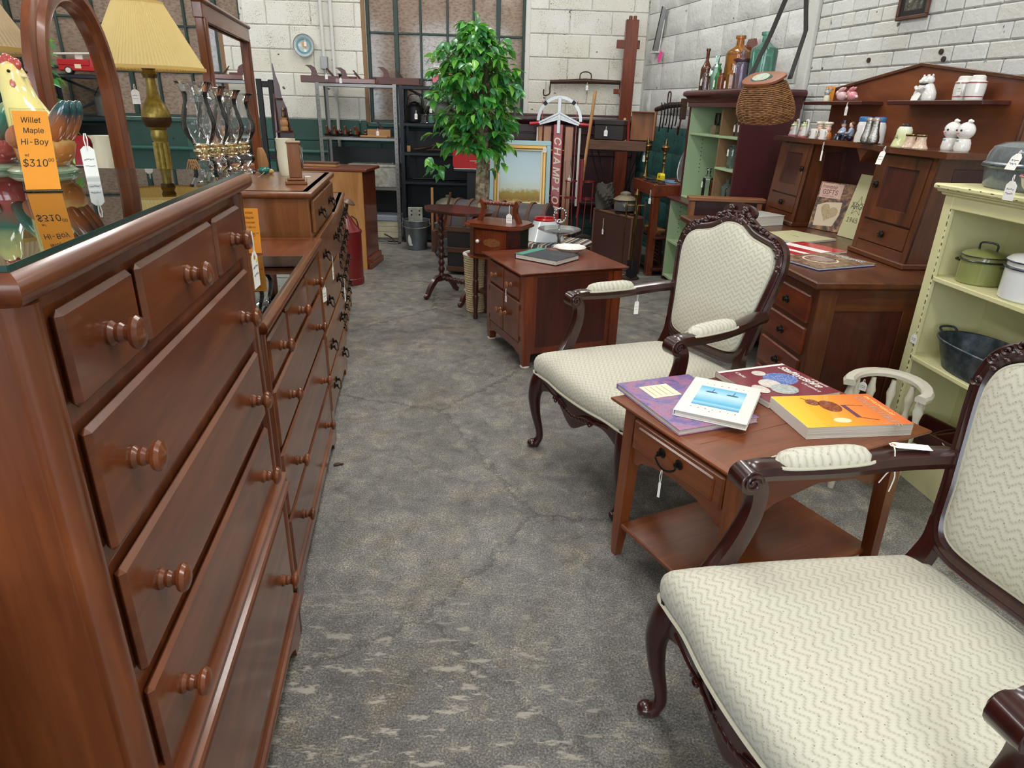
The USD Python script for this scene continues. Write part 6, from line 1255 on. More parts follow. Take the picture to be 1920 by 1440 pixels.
# --- framed picture high on the brick
pf = Th('framed_picture', 'small wood framed dark print high on the brick wall, cut by the top edge', 'picture', (RWO[0][0] + .225 * 3.76 - .012, RWO[0][1] - .974 * 3.76, 1.905), -77)
for x0, x1, z0, z1 in ((-.115, .115, 0, .018), (-.115, .115, .252, .27), (-.115, -.097, .018, .252), (.097, .115, .018, .252)): pf.part('frame', b2(x0, x1, -.012, .006, z0, z1, .003), OLDW[0])
pf.part('print', b2(-.097, .097, -.003, .002, .018, .252, 0), blotchy('dark_print', [(.35, '#20221f'), (.5, '#4a4a3f'), (.65, '#a9a490'), (.8, '#2c2c2a')], 16)); pf.part('mat_board', prism(Polygon(sbox(-.097, .097, .018, .252).exterior.coords, [list(sbox(-.07, .07, .045, .225).exterior.coords)]), .001, 'xz').apply_translation((0, -.0045, 0)), BLACK)

# ================================================================ THE FAR END: shelves, tree, tools, sled
def rack(name, label, x0, x1, y0, y1, zt, shelves, m, dot):
    t = Th(name, label, 'shelf unit', (0, 0, 0), 0)
    for x, y in ((x0, y0), (x1, y0), (x0, y1), (x1, y1)):
        sx = 1 if x == x0 else -1; sy = 1 if y == y0 else -1
        t.part('post', cat(b2(min(x, x + sx * .038), max(x, x + sx * .038), min(y, y + sy * .002), max(y, y + sy * .002), 0, zt, 0), b2(min(x, x + sx * .002), max(x, x + sx * .002), min(y, y + sy * .038), max(y, y + sy * .038), 0, zt, 0)), m)
    t.part('post_holes', cat([mv(cyl(.0045, .001, n=6, axis='y'), x, y0 - .0001, z) for x in (x0 + .019, x1 - .019) for z in np.arange(.06, zt - .02, .05)]), BLACK, kind='stuff')
    for z in shelves: t.part('shelf', cat(b2(x0 + .004, x1 - .004, y0 + .003, y1 - .003, z - .004, z, 0), b2(x0 + .004, x1 - .004, y0 + .003, y0 + .005, z - .030, z, 0), b2(x0 + .004, x1 - .004, y1 - .005, y1 - .003, z - .030, z, 0)), m)
    return t
rack('metal_shelf', 'silver perforated metal shelf unit with wooden planes on its top', -2.06, -1.245, 7.28, 7.62, 1.575, (1.572, 1.068, .575, .04), plain('shelf_silver', '#8d8b88', .38, .7, var=.4, vs=20), BLACK)
bk2 = rack('metal_shelf', 'dark grey metal shelf unit half hidden by the leafy tree', -1.225, -.42, 7.30, 7.64, 1.57, (1.567, 1.22, .935, .645, .06), plain('shelf_dark', '#2c3036', .4, .6), BLACK)
bk2.part('brace', cat(bar((-1.2, 7.645, 1.22), (-.45, 7.645, 1.55), .004, .022), bar((-.45, 7.648, 1.22), (-1.2, 7.648, 1.55), .004, .022)), plain('shelf_dark', '', .4))
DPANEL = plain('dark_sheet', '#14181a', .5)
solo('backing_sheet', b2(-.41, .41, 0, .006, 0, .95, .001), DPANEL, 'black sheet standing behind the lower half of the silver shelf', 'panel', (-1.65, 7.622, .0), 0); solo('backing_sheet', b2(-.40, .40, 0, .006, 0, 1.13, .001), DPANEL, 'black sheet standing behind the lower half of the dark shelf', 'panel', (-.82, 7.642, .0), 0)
PLW = wood('plane_wood', '#6b3a30', '#3d1c1a', 0, 60, .45, .1, .4)
def plane_tool(label, loc, rz, L, w=.065, h=.065, horn=True, knob=False, m=PLW):
    t = Th('hand_plane', label, 'hand plane', loc, rz)
    t.part('body', b2(-L / 2, L / 2, -w / 2, w / 2, 0, h, .004), m)
    if horn:
        p = [(-.055, 0), (-.045, .03), (-.055, .06), (-.085, .085), (-.11, .092), (-.085, .098), (-.05, .098), (-.012, .075), (.002, .04), (.005, .015), (.03, 0)]
        t.part('tote', mv(prism(Polygon(p), .024, 'xz'), -L * .22, -.012, h - .001), PLW)
    t.part('iron', rot(b2(-.004, .004, -.022, .022, -.02, .10, .001), AY, -42).apply_translation((.05, 0, h)), IRON); t.part('wedge', rot(b2(-.014, -.004, -.02, .02, -.02, .075, .003), AY, -42).apply_translation((.05, 0, h)), DARKW[0])
    if knob: t.part('knob', mv(lathe([(0, 0), (.012, 0), (.009, .012), (.018, .028), (.016, .04), (0, .045)], 14), -L * .38, 0, h), BLACKM)
    return t
plane_tool('long dark wooden jointer plane with a horn tote, left end of the silver shelf top', (-1.95, 7.42, 1.5735), 2, .56)
plane_tool('shorter reddish wooden plane with a front knob, in front of the jointer plane', (-1.66, 7.33, 1.5735), 2, .40, .055, .045, True, True, REDW[0])
plane_tool('dark wooden jack plane with horn tote spanning the gap between the two shelf units', (-1.25, 7.45, 1.5735), 2, .44)
tag('white tag hanging from the left wooden plane on the silver shelf top', (-1.965, 7.382, 1.665), 0, (.028, .045), .012); tag('white tag hanging from the front wooden plane on the silver shelf top', (-1.80, 7.290, 1.63), 0, (.028, .045), .012)
def metal_plane(label, loc, rz, s=1.):
    t = Th('iron_plane', label, 'hand plane', loc, rz)
    t.part('sole', b2(-.12 * s, .12 * s, -.03, .03, 0, .022, .003), BLACKM); t.part('frog', rot(b2(-.01, .01, -.025, .025, 0, .09 * s, .002), AY, -40), IRON); t.part('tote', mv(prism(Polygon([(-.03, 0), (-.025, .04), (-.045, .07), (-.02, .08), (.0, .045), (.012, 0)]), .02, 'xz'), -.07 * s, -.01, .022), REDW[2]); t.part('knob', mv(lathe([(0, 0), (.012, 0), (.008, .012), (.017, .028), (.013, .04), (0, .044)], 12), .085 * s, 0, .022), REDW[2]); return t
for k, (x, y, r, s_, lb) in enumerate(((-1.91, 7.46, 80, .8, 'black iron bench plane at the left of the second silver shelf'), (-1.80, 7.46, 80, .7, 'black iron plane second from the left on the silver shelf'), (-1.66, 7.44, 60, .8, 'black iron plane in the middle of the second silver shelf'), (-2.0, 7.46, 85, .55, 'small black iron block plane at the left post of the silver shelf'))): metal_plane(lb, (x, y, 1.0685), r, s_)
plane_tool('yellowish wooden moulding plane with a tag on the second silver shelf', (-1.46, 7.40, 1.0685), 3, .24, .06, .075, False, False, RAWW[0]); solo('wood_plank', b2(-.14, .14, -.02, .02, 0, .018, .003), RAWW[0], 'short pale plank before the moulding plane on the second silver shelf', 'plank', (-1.50, 7.32, 1.0685), 2)
tag('white tag on the yellowish moulding plane', (-1.47, 7.366, 1.155), 0, (.028, .045), .025)
for x, z, lb in ((-1.32, .60, 0), (-1.28, 1.35, 1)): pass
GRIM = plain('grimy_white', '#b9b8ac', .6, var=.9, vs=16, c2='#5a5850')
dx = Th('metal_chest', 'grimy pale metal drawer box on the third silver shelf', 'box', (-1.50, 7.44, .5755), 0); dx.part('case', b2(-.24, .22, -.12, .14, 0, .20, .004), GRIM); dx.part('lid', b2(-.29, .225, -.125, .145, .20, .225, .003), GRIM); dx.part('label_plate', b2(-.16, -.07, -.1225, -.120, .06, .09, 0), plain('worn_label', '#d9dadc', .5, var=.8, vs=50))
wbx = Th('painted_crate', 'cream painted wooden crate with a black stain on the lowest silver shelf', 'crate', (-1.45, 7.44, .0405), 0); wbx.part('boards', cat(*[b2(-.20, .18, -.12, .12, z, z + .058, .003) for z in (0, .06, .12)]), plain('cream_crate', '#c9c3a8', .6, var=.7, vs=12, c2='#8a8468')); wbx.part('lid', b2(-.21, .19, -.13, .13, .181, .235, .004), plain('blue_grey_lid', '#8d93a0', .6, var=.5, vs=12))
for k, (pts, lb) in enumerate((([(-1.55, 7.22, .012), (-1.42, 7.18, .03), (-1.36, 7.16, .012), (-1.27, 7.16, .012)], 'pale bent rod lying on the floor before the silver shelf'), ([(-1.42, 7.20, .10), (-1.34, 7.20, .06), (-1.30, 7.18, .012), (-1.24, 7.2, .012)], 'rusty bent hook lying against the silver shelf foot'))): solo('bent_rod', tube(pts, .008, 8, sm=4), STEELG if k == 0 else IRON, lb, 'rod')
solo('wrench', cat(bar((-.09, 0, .012), (.07, 0, .012), .022, .008), mv(lathe([(.010, 0), (.024, 0), (.024, .012), (.010, .012), (.010, 0)], 16), .085, 0, .006)), CHROME, 'shiny wrench lying on the pale metal drawer box', 'wrench', (-1.40, 7.36, .8015), 20)
# dark shelf contents
kt = Th('kettle', 'blackened kettle with a raised bail on the top bay of the dark shelf', 'kettle', (-1.09, 7.44, 1.2205), 20); kt.part('body', lathe([(0, 0), (.085, 0), (.095, .02), (.092, .14), (.075, .16), (.05, .175), (.05, .185), (.02, .20), (0, .205)], 26), BLACKM); kt.part('bail', tube([(-.085, 0, .15), (-.05, 0, .26), (.05, 0, .26), (.085, 0, .15)], .004, 6, sm=4), BLACKM); kt.part('spout', tube([(.09, 0, .06), (.13, 0, .11), (.15, 0, .16)], [.02, .013, .009], 10, sm=3), BLACKM)
tag('white tag hanging from the blackened kettle', (-1.06, 7.33, 1.34), 0, (.03, .055), .03)
oc = Th('oil_can', 'grey metal can with a wire handle beside the kettle on the dark shelf', 'can', (-.82, 7.46, 1.2205), 0); oc.part('body', lathe([(0, 0), (.10, 0), (.10, .16), (.06, .20), (.03, .21), (.03, .225), (0, .225)], 26), plain('dull_tin', '#6f716c', .5, .6, var=.7, vs=16)); oc.part('bail', tube([(-.09, 0, .17), (-.03, 0, .26), (.03, 0, .26), (.09, 0, .17)], .004, 6, sm=4), BLACKM)
tag('white tag hanging from the grey metal can on the dark shelf', (-.91, 7.35, 1.38), 0, (.026, .04), .02)
bottle('small blue glass jar before the grey can on the dark shelf', (-.91, 7.36, 1.2205), .030, .085, 'green', .75, .2, name='jar'); bottle('small clear faceted jar before the kettle on the dark shelf', (-.985, 7.36, 1.2205), .035, .085, 'clear', .8, .2, sq=True, name='jar')
for k, (x, z, pts, lb, m) in enumerate(((-1.02, .936, [(-.09, 0, .02), (0, .02, .03), (.09, 0, .05), (.14, 0, .08)], 'dark hatchet like tool on the middle bay of the dark shelf', IRON), (-.85, .936, [(-.12, .02, .015), (0, 0, .02), (.12, 0, .015)], 'dark iron tool right of the hatchet on the dark shelf', IRON), (-.85, .646, [(-.28, 0, .012), (.0, .01, .014), (.30, 0, .012)], 'long dark iron bar on the lower bay of the dark shelf', BLACKM), (-.95, .646, [(-.15, .04, .01), (.1, .05, .012)], 'short dark iron bar behind the long one', IRON))): solo('iron_tool', tube(pts, [.010, .013, .010, .016][:len(pts)], 8, sm=3), m, lb, 'tool', (x, 7.42, z), 0)
solo('wood_block', b2(-.018, .018, -.015, .015, 0, .06, .003), RAWW[2], 'pale wood block at the left of the dark shelf middle bay', 'block', (-1.15, 7.36, .9355), 0)
# red fire engine toy on top
fe = Th('toy_fire_engine', 'red toy fire engine with a white ladder on top of the dark shelf', 'toy truck', (-.70, 7.45, 1.5685), 4)
fe.part('chassis', b2(-.20, .20, -.055, .055, .028, .075, .006), RED); fe.part('cab', hull([(-.20, y, z) for y in (-.055, .055) for z in (.07, .105)] + [(-.185, y, .155) for y in (-.048, .048)] + [(-.06, y, .155) for y in (-.048, .048)] + [(-.05, y, .07) for y in (-.055, .055)]), RED); fe.part('box', b2(-.05, .20, -.055, .055, .075, .125, .004), RED)
fe.part('window', b2(-.165, -.085, -.0535, -.050, .108, .145, .001), plain('toy_glass', '#cfd6da', .2)); fe.part('window', b2(-.165, -.085, .050, .0535, .108, .145, .001), plain('toy_glass', '', .2)); fe.part('panel', b2(.02, .07, -.0562, -.055, .05, .085, 0), plain('toy_cream', '#e6d9b0', .4))
fe.part('ladder', cat(bar((-.19, -.03, .185), (.22, -.03, .165), .012, .014), bar((-.19, .03, .185), (.22, .03, .165), .012, .014), *[bar((x, -.03, .175 - .03 * x), (x, .03, .175 - .03 * x), .006, .006) for x in np.arange(-.16, .2, .045)], b2(.0, .06, -.02, .02, .125, .165, .003)), WHITE, 'white ladder')
for x in (-.125, .125):
    for sy in (-1, 1): fe.part('wheel', cat(mv(cyl(.032, .018, n=18, axis='y'), x, sy * .052 + .009, .032)), BLACK); fe.part('hubcap', mv(cyl(.022, .004, n=16, axis='y'), x, sy * .066 + .002, .032), WHITE)
# --- wall things
pl = Th('plate', 'blue and white plate with an orange centre hung on the block wall', 'plate', (-2.245, 7.655, 1.925), 3)
pl.part('plate', lathe([(0, .004), (.055, .004), (.105, .020), (.110, .022), (.105, .015), (.058, 0), (0, 0)], 40, 'y'), plain('plate_grey_blue', '#b9c4c4', .2, coat=.5, var=.6, vs=40, c2='#8fa3a6')); 
def ringp(r0, r1, y): return mv(prism(Polygon(ell(0, 0, r1, r1, 36), [ell(0, 0, r0, r0, 36)]), .0008, 'xz'), 0, y, 0)
pl.part('blue_band', ringp(.060, .078, -.0135), plain('band_teal', '#4a7f86', .3)); pl.part('rim_line', ringp(.102, .1085, -.0225), plain('band_brown', '#6a5a50', .3)); pl.part('painted_fruit', cat(mv(prism(ell(-.005, .012, .018, .026, 16), .001, 'xz'), 0, -.006, 0), mv(prism(ell(.012, -.015, .010, .012, 12), .001, 'xz'), 0, -.006, 0)), plain('plate_orange', '#c98a3a', .3))
tag('white tag hanging over the face of the wall plate', (-2.225, 7.63, 1.99), 3, (.024, .042), .03)
for k, (x, lb) in enumerate(((-2.055, None), (-1.955, None))):
    wb.part('conduit', tube([(x, -.028, 4.0), (x, -.028, 1.80 if k == 0 else .95)], .017, 10), plain('painted_conduit', '#cdccc6', .5))
wb.part('conduit', tube([(-1.955, -.028, .96), (-1.94, -.028, .3)], .017, 10), plain('painted_conduit', '', .5)); wb.part('junction_box', cat(b2(-2.09, -2.02, -.05, .0, 1.71, 1.83, .004), mv(cyl(.014, .12, n=10), -2.05, -.03, 1.60)), plain('conduit_box', '#8f8f8c', .4, .5))
# corner whatnot shelf
ws = Th('whatnot_shelf', 'dark wooden whatnot shelf with scrolled sides left of the silver shelf', 'shelf', (-2.02, 6.25, 0), 8)
side = [(0, 0), (.23, 0), (.23, .30), (.20, .42), (.21, .55), (.17, .70), (.18, .85), (.13, 1.00), (.135, 1.12), (.10, 1.22), (.09, 1.33), (.07, 1.38), (.055, 1.42), (.045, 1.52), (.02, 1.60), (.005, 1.69), (0, 1.69)]
ws.part('back_board', mv(prism(side, .02, 'xz'), -.12, .10, 0), DARKW[2])
for z, w in ((.30, .22), (.60, .19), (.88, .16), (1.135, .125), (1.40, .065)): ws.part('shelf', mv(prism([(0, 0), (w, 0), (w * .8, -w * .55), (w * .35, -w * .8), (0, -w * .7)], .016), -.12, .10, z), DARKW[0])
ws.part('side_board', mv(prism([(0, 0), (-.10, 0), (-.10, .4), (-.06, .9), (-.04, 1.3), (0, 1.45)], .016, 'yz'), -.135, .10, 0), DARKW[2])
jl = Th('wooden_bottle', 'turned pale wooden bottle with a small brass lamp top on the whatnot shelf', 'bottle', ws.w(-.055, .045, 1.1512), 0); jl.part('body', lathe([(0, 0), (.032, 0), (.034, .02), (.028, .035), (.034, .05), (.034, .075), (.026, .09), (.028, .105), (0, .108)], 20), RAWW[2]); jl.part('top', lathe([(0, .108), (.012, .108), (.016, .125), (.008, .15), (.014, .17), (.006, .19), (0, .19)], 14), BRASS)
tag('white tag hanging from the shelf edge of the whatnot', ws.w(-.115, -.03, 1.135), 0, (.026, .045), .04); 
cp = Th('jug', 'white creamer jug on the lower whatnot shelf', 'jug', ws.w(-.03, .03, .8965), 0); cp.part('body', lathe([(0, 0), (.03, 0), (.045, .03), (.038, .055), (.043, .07), (0, .06)], 20), WHITEG); cp.part('handle', tube([(.04, 0, .06), (.065, 0, .05), (.055, 0, .02), (.042, 0, .015)], .004, 6, sm=3), WHITEG)
bf = Th('black_frame', 'tall black wooden stand leaning behind the square mirror', 'stand', (-2.24, 6.35, 0), 10)
for x in (-.045, .055): bf.part('post', b2(x - .022, x + .022, -.02, .02, 0, 1.585 - abs(x) * .4, .003), BLACK)
for z in (.25, .9, 1.5): bf.part('rail', b2(-.06, .07, -.012, .012, z, z + .05, .002), BLACK)
# --- ficus
LEAFM = [mat('leaf_%d' % i, {'t': ('texture_coordinate', {}), 'n': ('noise_texture', {'scale': 9., 'detail': 3}), 'r': ('rgb_ramp', {'ramp': [(.35, lin(a)), (.65, lin(b))]}), 'p': ('principled_bsdf', {'roughness': .34, 'coat_weight': .2}), 'l': ('translucent_bsdf', {'color': lin(c)}), 'm': ('mix_closure', {'fac': .22})},
         [('t.object', 'n.vector'), ('n.fac', 'r.fac'), ('r.color', 'p.base_color'), ('p.BSDF', 'm.closure1'), ('l.BSDF', 'm.closure2')], 'm.closure') for i, (a, b, c) in enumerate((('#3c8a30', '#5fae42', '#7fcf45'), ('#2a6e32', '#439044', '#5faa45'), ('#62ad3e', '#8cc950', '#a8e060'), ('#2a6e44', '#5a9a6a', '#6fb06a')))]
fi = Th('potted_ficus', 'artificial ficus tree with bright green leaves and a pale twisted trunk', 'plant', (-.285, 5.58, 0), 0)
BARK = plain('bark', '#b9aa92', .8, var=1., vs=26, c2='#6a5a46', bump=.8, bs=50)
for k in range(4):
    a0 = k * math.pi / 2
    fi.part('trunk', tube([(.030 * math.cos(a0 + z * 3.) * (1.15 - .3 * z), .030 * math.sin(a0 + z * 3.) * (1.15 - .3 * z), z * 1.0 + .24) for z in np.linspace(0, 1.05, 22)], [.036, .026, .020], 10), BARK)
fi.part('pot', lathe([(0, 0), (.11, 0), (.14, .22), (.15, .24), (.14, .25), (.13, .235), (0, .235)], 28), plain('pot_brown', '#3a2a22', .6))
def leaf_mesh(L, W, droop, fold):
    v, f = [], []
    prof = [(0, 0), (.12, .45), (.32, .98), (.5, 1.), (.7, .72), (.88, .30), (1., 0)]
    for s, w in prof:
        z = -droop * s * s * L
        for q in (-1, 0, 1): v.append((s * L, q * w * W / 2, z + abs(q) * w * fold * W))
    for i in range(len(prof) - 1):
        for j in (0, 1):
            a = i * 3 + j; f += [(a, a + 3, a + 4), (a, a + 4, a + 1)]
    return np.array(v), np.array(f)
lr = random.Random(11); nb = 0
stems, leaves, far = [], [], []
def crown_r(z):
    return np.interp(z, [.95, 1.02, 1.15, 1.35, 1.58, 1.76, 1.87, 1.95, 2.03], [.16, .30, .40, .42, .41, .36, .26, .12, .03])
cx0 = -.075
for k in range(270):
    z = lr.uniform(1.04, 1.99); a = lr.uniform(0, 2 * math.pi); R = crown_r(z) * (lr.uniform(.25, 1) ** .5)
    tip = np.array([cx0 + R * math.cos(a), R * math.sin(a) * .9, z])
    base = np.array([0, 0, min(1.15 + .5 * (z - 1.), z - .06)])
    mid = (tip + base) / 2 + np.array([0, 0, .06])
    pts = spline([base, mid, tip], 5); stems.append(tube(pts, [.0035, .0015], 4))
    for j in range(6):
        s = lr.uniform(.45, 1.0); p = pts[min(int(s * (len(pts) - 1)), len(pts) - 1)]
        leaves.append((p, a + lr.uniform(-1.3, 1.3), lr))
for dx_, dz_ in ((0, 2.12), (.03, 2.08), (-.02, 2.06)): leaves.append((np.array([cx0 + dx_ * 1.5, -.02, dz_ - .08]), lr.uniform(0, 6), lr))
for sp, zz in ((-.28, .97), (-.22, .94), (.13, .95), (-.33, 1.0), (.22, .98), (-.25, .92), (-.30, .93)):
    for j in range(4): leaves.append((np.array([cx0 + sp + lr.uniform(-.04, .04), -.15 + lr.uniform(-.1, .1), zz + lr.uniform(-.03, .05)]), lr.uniform(0, 6), lr))
fi.part('branches', cat(stems), plain('twig', '#5a5a34', .7), kind='stuff')
built = []
for p, a, _ in leaves:
    L = lr.uniform(.068, .104); v, f = leaf_mesh(L, L * .54, lr.uniform(.2, .6), lr.uniform(.05, .25))
    M = T4.euler_matrix(lr.uniform(-.5, .5), lr.uniform(-.25, .85), a + lr.uniform(-.5, .5)); M[:3, 3] = p
    v = v @ M[:3, :3].T + M[:3, 3]
    built.append((-(v[:, 1].mean()) + .15 * lr.random(), v, f, lr.choice((0, 0, 1, 1, 2, 3))))
built.sort(key=lambda b: -b[0])
for _, v, f, mi in built[:300]: fi.part('leaf', trimesh.Trimesh(v, f, process=False), LEAFM[mi], smooth=True)
for mi in range(4):
    q = [trimesh.Trimesh(v, f, process=False) for _, v, f, m_ in built[300:] if m_ == mi]
    fi.part('foliage', cat(q), LEAFM[mi], smooth=True, kind='stuff')
# --- buckets and tools before the dark shelf
bu = Th('bucket', 'galvanised bucket with a white paint splash before the dark shelf', 'bucket', (-1.035, 6.97, 0), 0)
bu.part('pail', lathe([(0, .004), (.098, .004), (.100, 0), (.104, .004), (.118, .20), (.122, .205), (.132, .29), (.137, .295), (.134, .302), (.128, .298), (.100, .012), (0, .012)], 36), STEELG); bu.part('bail', tube([(-.134, 0, .285), (-.145, -.03, .25), (-.10, -.10, .235), (0, -.135, .228), (.10, -.10, .235), (.145, -.03, .25), (.134, 0, .285)], .004, 6, sm=3), STEELG)
bu.part('paint_splash', cat(rot(ball(.022, .004, .055, (0, 0, 0)), AX, -4).apply_translation((-.055, -.0985, .11)), rot(ball(.03, .004, .016, (0, 0, 0)), AX, -4).apply_translation((-.04, -.099, .06))), WHITE)
for sx in (-1, 1): bu.part('ear', b2(sx * .137 - .006, sx * .137 + .006, -.02, .02, .26, .31, .002), STEELG)
sb_ = Th('metal_box', 'grey metal bracket plate with bolt holes standing in the bucket', 'box', (-1.03, 6.97, .06), 5); sb_.part('plate', b2(-.085, .06, -.02, .03, 0, .36, .003), GRIM); sb_.part('bolts', cat([mv(cyl(.008, .004, n=10, axis='y'), x, -.02, z) for x in (-.05, .03) for z in (.29, .33)]), BLACKM, kind='stuff')
gc = Th('gas_can', 'round olive grey fuel can with an orange band under the twisted leg table', 'can', (-.70, 6.95, .22), 0)
gc.part('body', lathe([(0, 0), (.125, 0), (.13, .01), (.13, .25), (.12, .27), (.07, .30), (.03, .31), (.03, .335), (0, .335)], 32), plain('olive_can', '#6a695a', .45, .4, var=.4, vs=10)); gc.part('band', lathe([(.1302, .02), (.1312, .02), (.1312, .15), (.1302, .15)], 32), plain('orange_band', '#b5531f', .5, var=.7, vs=12, c2='#6a3418'))
solo('wood_stand', cat(b2(-.16, .16, -.14, .14, 0, .219, .004)), OLDW[0], 'low dark wooden crate under the round fuel can', 'crate', (-.70, 6.95, 0), 0)
for k, (p, q, lb) in enumerate((((-.86, 6.90, 0.012), (-.87, 7.0, .62), 'upright wooden stick beside the bucket'), ((-.80, 6.78, .012), (-.66, 6.80, .60), 'slanted brown wooden stick before the round fuel can'))):
    solo('axe_shaft' if k else 'broom_stick', tube([p, q], [.016, .013], 10), RAWW[2] if k == 0 else OLDW[2], lb, 'stick')
jk = Th('trolley_jack', 'dirty grey iron jack with a rounded frame below the twisted leg table', 'jack', (-.66, 6.62, 0), 20)
jk.part('frame', hull([(x, y, z) for x, y, z in [(-.13, -.05, .03), (-.13, .05, .03), (.15, -.06, .03), (.15, .06, .03), (.12, -.05, .16), (.12, .05, .16), (-.05, -.04, .18), (-.05, .04, .18)]]), STEELG); jk.part('arm', bar((-.06, 0, .15), (-.13, 0, .34), .05, .04), STEELG); jk.part('handle', tube([(-.09, -.08, .02), (-.15, -.09, .28)], .014, 8), OLDW[2])
for x in (-.10, .12):
    for sy in (-1, 1): jk.part('wheel', mv(cyl(.035, .02, n=16, axis='y'), x, sy * .065 + .01, .035), IRON)
# --- twisted leg table
tt = Th('side_table', 'oval topped dark side table on two barley twist legs, in the aisle before the tree', 'table', (-.44, 5.06, 0), -35)
def lobed(n=48): return [(.30 * math.cos(t) * (1 + .03 * math.cos(6 * t)), .185 * math.sin(t) * (1 + .03 * math.cos(6 * t))) for t in np.linspace(0, 2 * math.pi, n + 1)[:-1]]
tt.part('top', cat(mv(prism(lobed(), .014), 0, 0, .672), mv(prism([(x * .985, y * .985) for x, y in lobed()], .008), 0, 0, .665)), DARKW[0])
def twist(z0, z1, r, n): return [(r * (.62 + .38 * abs(math.sin(math.pi * n * f))), z0 + (z1 - z0) * f) for f in np.linspace(0, 1, n * 6 + 1)]
for sx in (-1, 1):
    tt.part('column', mv(lathe([(0, .13)] + twist(.13, .655, .026, 10) + [(.045, .658), (.045, .666), (0, .666)], 16), sx * .17, 0, 0), DARKW[2])
    for sy in (-1, 1): tt.part('foot', sweep(spline([(sx * .17, sy * .01, .14), (sx * .17, sy * .07, .135), (sx * .17, sy * .135, .075), (sx * .17, sy * .165, .03), (sx * .17, sy * .195, .012)], 4), [(-.014, -.018), (.014, -.018), (.014, .018), (-.014, .018)], up=(0, 0, 1), scale=np.linspace(1.25, .85, 17)), DARKW[1])
tt.part('stretcher', mv(lathe([(0, -.17)] + twist(-.17, .17, .022, 9) + [(0, .17)], 12, 'x'), 0, 0, .14), DARKW[0])
# --- domed trunk
tk = Th('domed_trunk', 'black dome topped trunk with wooden ribs behind the small smoking cabinet', 'trunk', (-.13, 6.02, 0), -14)
W, D, H, RR = .86, .50, .42, .20
def domep(y): return H + RR * math.sqrt(max(0, 1 - (y / (D / 2)) ** 2)) ** .9
prof_ = [(-D / 2, H)] + [(y, domep(y)) for y in np.linspace(-D / 2, D / 2, 17)[1:-1]] + [(D / 2, H)]
tk.part('body', b2(-W / 2, W / 2, -D / 2, D / 2, .02, H, .006), plain('trunk_black', '#1f1c1d', .55, var=.6, vs=14, c2='#332a28')); tk.part('lid', prism(prof_, W, 'yz').apply_translation((-W / 2, 0, .002)), plain('trunk_lid', '#3d3638', .5, var=.6, vs=9, c2='#57505a'))
for x in np.linspace(-W / 2 + .02, W / 2 - .02, 7): tk.part('rib', sweep([(x, y, z + .006) for y, z in prof_], [(-.014, -.008), (.014, -.008), (.014, .008), (-.014, .008)], up=(0, -.3, 1)), OLDW[1])
for z in (.05, .22, .40): tk.part('batten', cat(b2(-W / 2 - .006, W / 2 + .006, -D / 2 - .012, -D / 2 + .002, z - .022, z + .022, .003), b2(-W / 2 - .012, -W / 2 + .002, -D / 2, D / 2, z - .022, z + .022, .003)), OLDW[0])
tk.part('handle', mv(lathe([(.012, -.01), (.02, -.01), (.02, .01), (.012, .01), (.012, -.01)], 14, 'x'), -W / 2 - .015, -.05, .32), BRASS)
# --- smoking cabinet
sc = Th('smoking_cabinet', 'small walnut smoking cabinet with a turned carrying handle and white knob', 'cabinet', (-.115, 4.56, 0), -24)
octo = lambda w, d, c: [(-w, -d + c), (-w + c, -d), (w - c, -d), (w, -d + c), (w, d - c), (w - c, d), (-w + c, d), (-w, d - c)]
sc.part('case', mv(prism(octo(.185, .13, .055), .20), 0, 0, .455), DARKW[2]); sc.part('top', cat(mv(prism(octo(.205, .15, .06), .012), 0, 0, .668), mv(prism(octo(.215, .16, .064), .014), 0, 0, .655), mv(prism(octo(.20, .145, .06), .010), 0, 0, .447)), REDW[0])
d = sc.part('door', b2(-.115, .115, -.140, -.129, .475, .640, .003), REDW[2]); sc.part('burl_inlay', mv(prism(Polygon([(-.062, 0), (-.055, .018), (-.035, .020), (-.02, .027), (.02, .027), (.035, .020), (.055, .018), (.062, 0), (.055, -.018), (.035, -.020), (.02, -.027), (-.02, -.027), (-.035, -.020), (-.055, -.018)]), .003, 'xz'), .012, -.1425, .56), blotchy('burl', [(.35, '#5a3420'), (.55, '#8a5a34'), (.7, '#6a4026')], 60), parent=d); sc.part('knob', mv(ball(.013, .013, .013), -.088, -.153, .565), WHITEG, 'white porcelain knob', parent=d)
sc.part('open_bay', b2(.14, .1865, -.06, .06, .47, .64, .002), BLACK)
for sx in (-1, 1):
    sc.part('handle_support', cat(sweep(spline([(sx * .15, 0, .675), (sx * .135, 0, .71), (sx * .115, 0, .755), (sx * .125, 0, .80), (sx * .14, 0, .815)], 4), [(-.022, -.012), (.022, -.012), (.022, .012), (-.022, .012)], up=(1, 0, 0))), REDW[2])
    for sy in (-1, 1): sc.part('leg', lathe([(0, 0), (.014, 0), (.018, .02), (.012, .04), (.017, .10), (.021, .16), (.014, .175), (.020, .19), (.020, .27), (.014, .285), (.019, .30), (.016, .38), (.020, .448), (0, .448)], 14).apply_transform(T4.translation_matrix((sx * .135, sy * .085, 0))), DARKW[2])
sc.part('handle', mv(lathe([(0, -.13)] + [(.011 + .005 * math.sin(f * 34) ** 2, -.13 + .26 * f) for f in np.linspace(0, 1, 31)] + [(0, .13)], 14, 'x'), 0, 0, .800), REDW[0])
sc.part('shelf', mv(prism(octo(.14, .09, .04), .012), 0, 0, .19), DARKW[0])
tag('large white tag hanging from the turned handle of the smoking cabinet', sc.w(.08, -.020, .795), -24, (.042, .065), .055)
bs = Th('wicker_basket', 'tall pale wicker basket behind the smoking cabinet legs', 'basket', (-.28, 4.745, 0), 0)
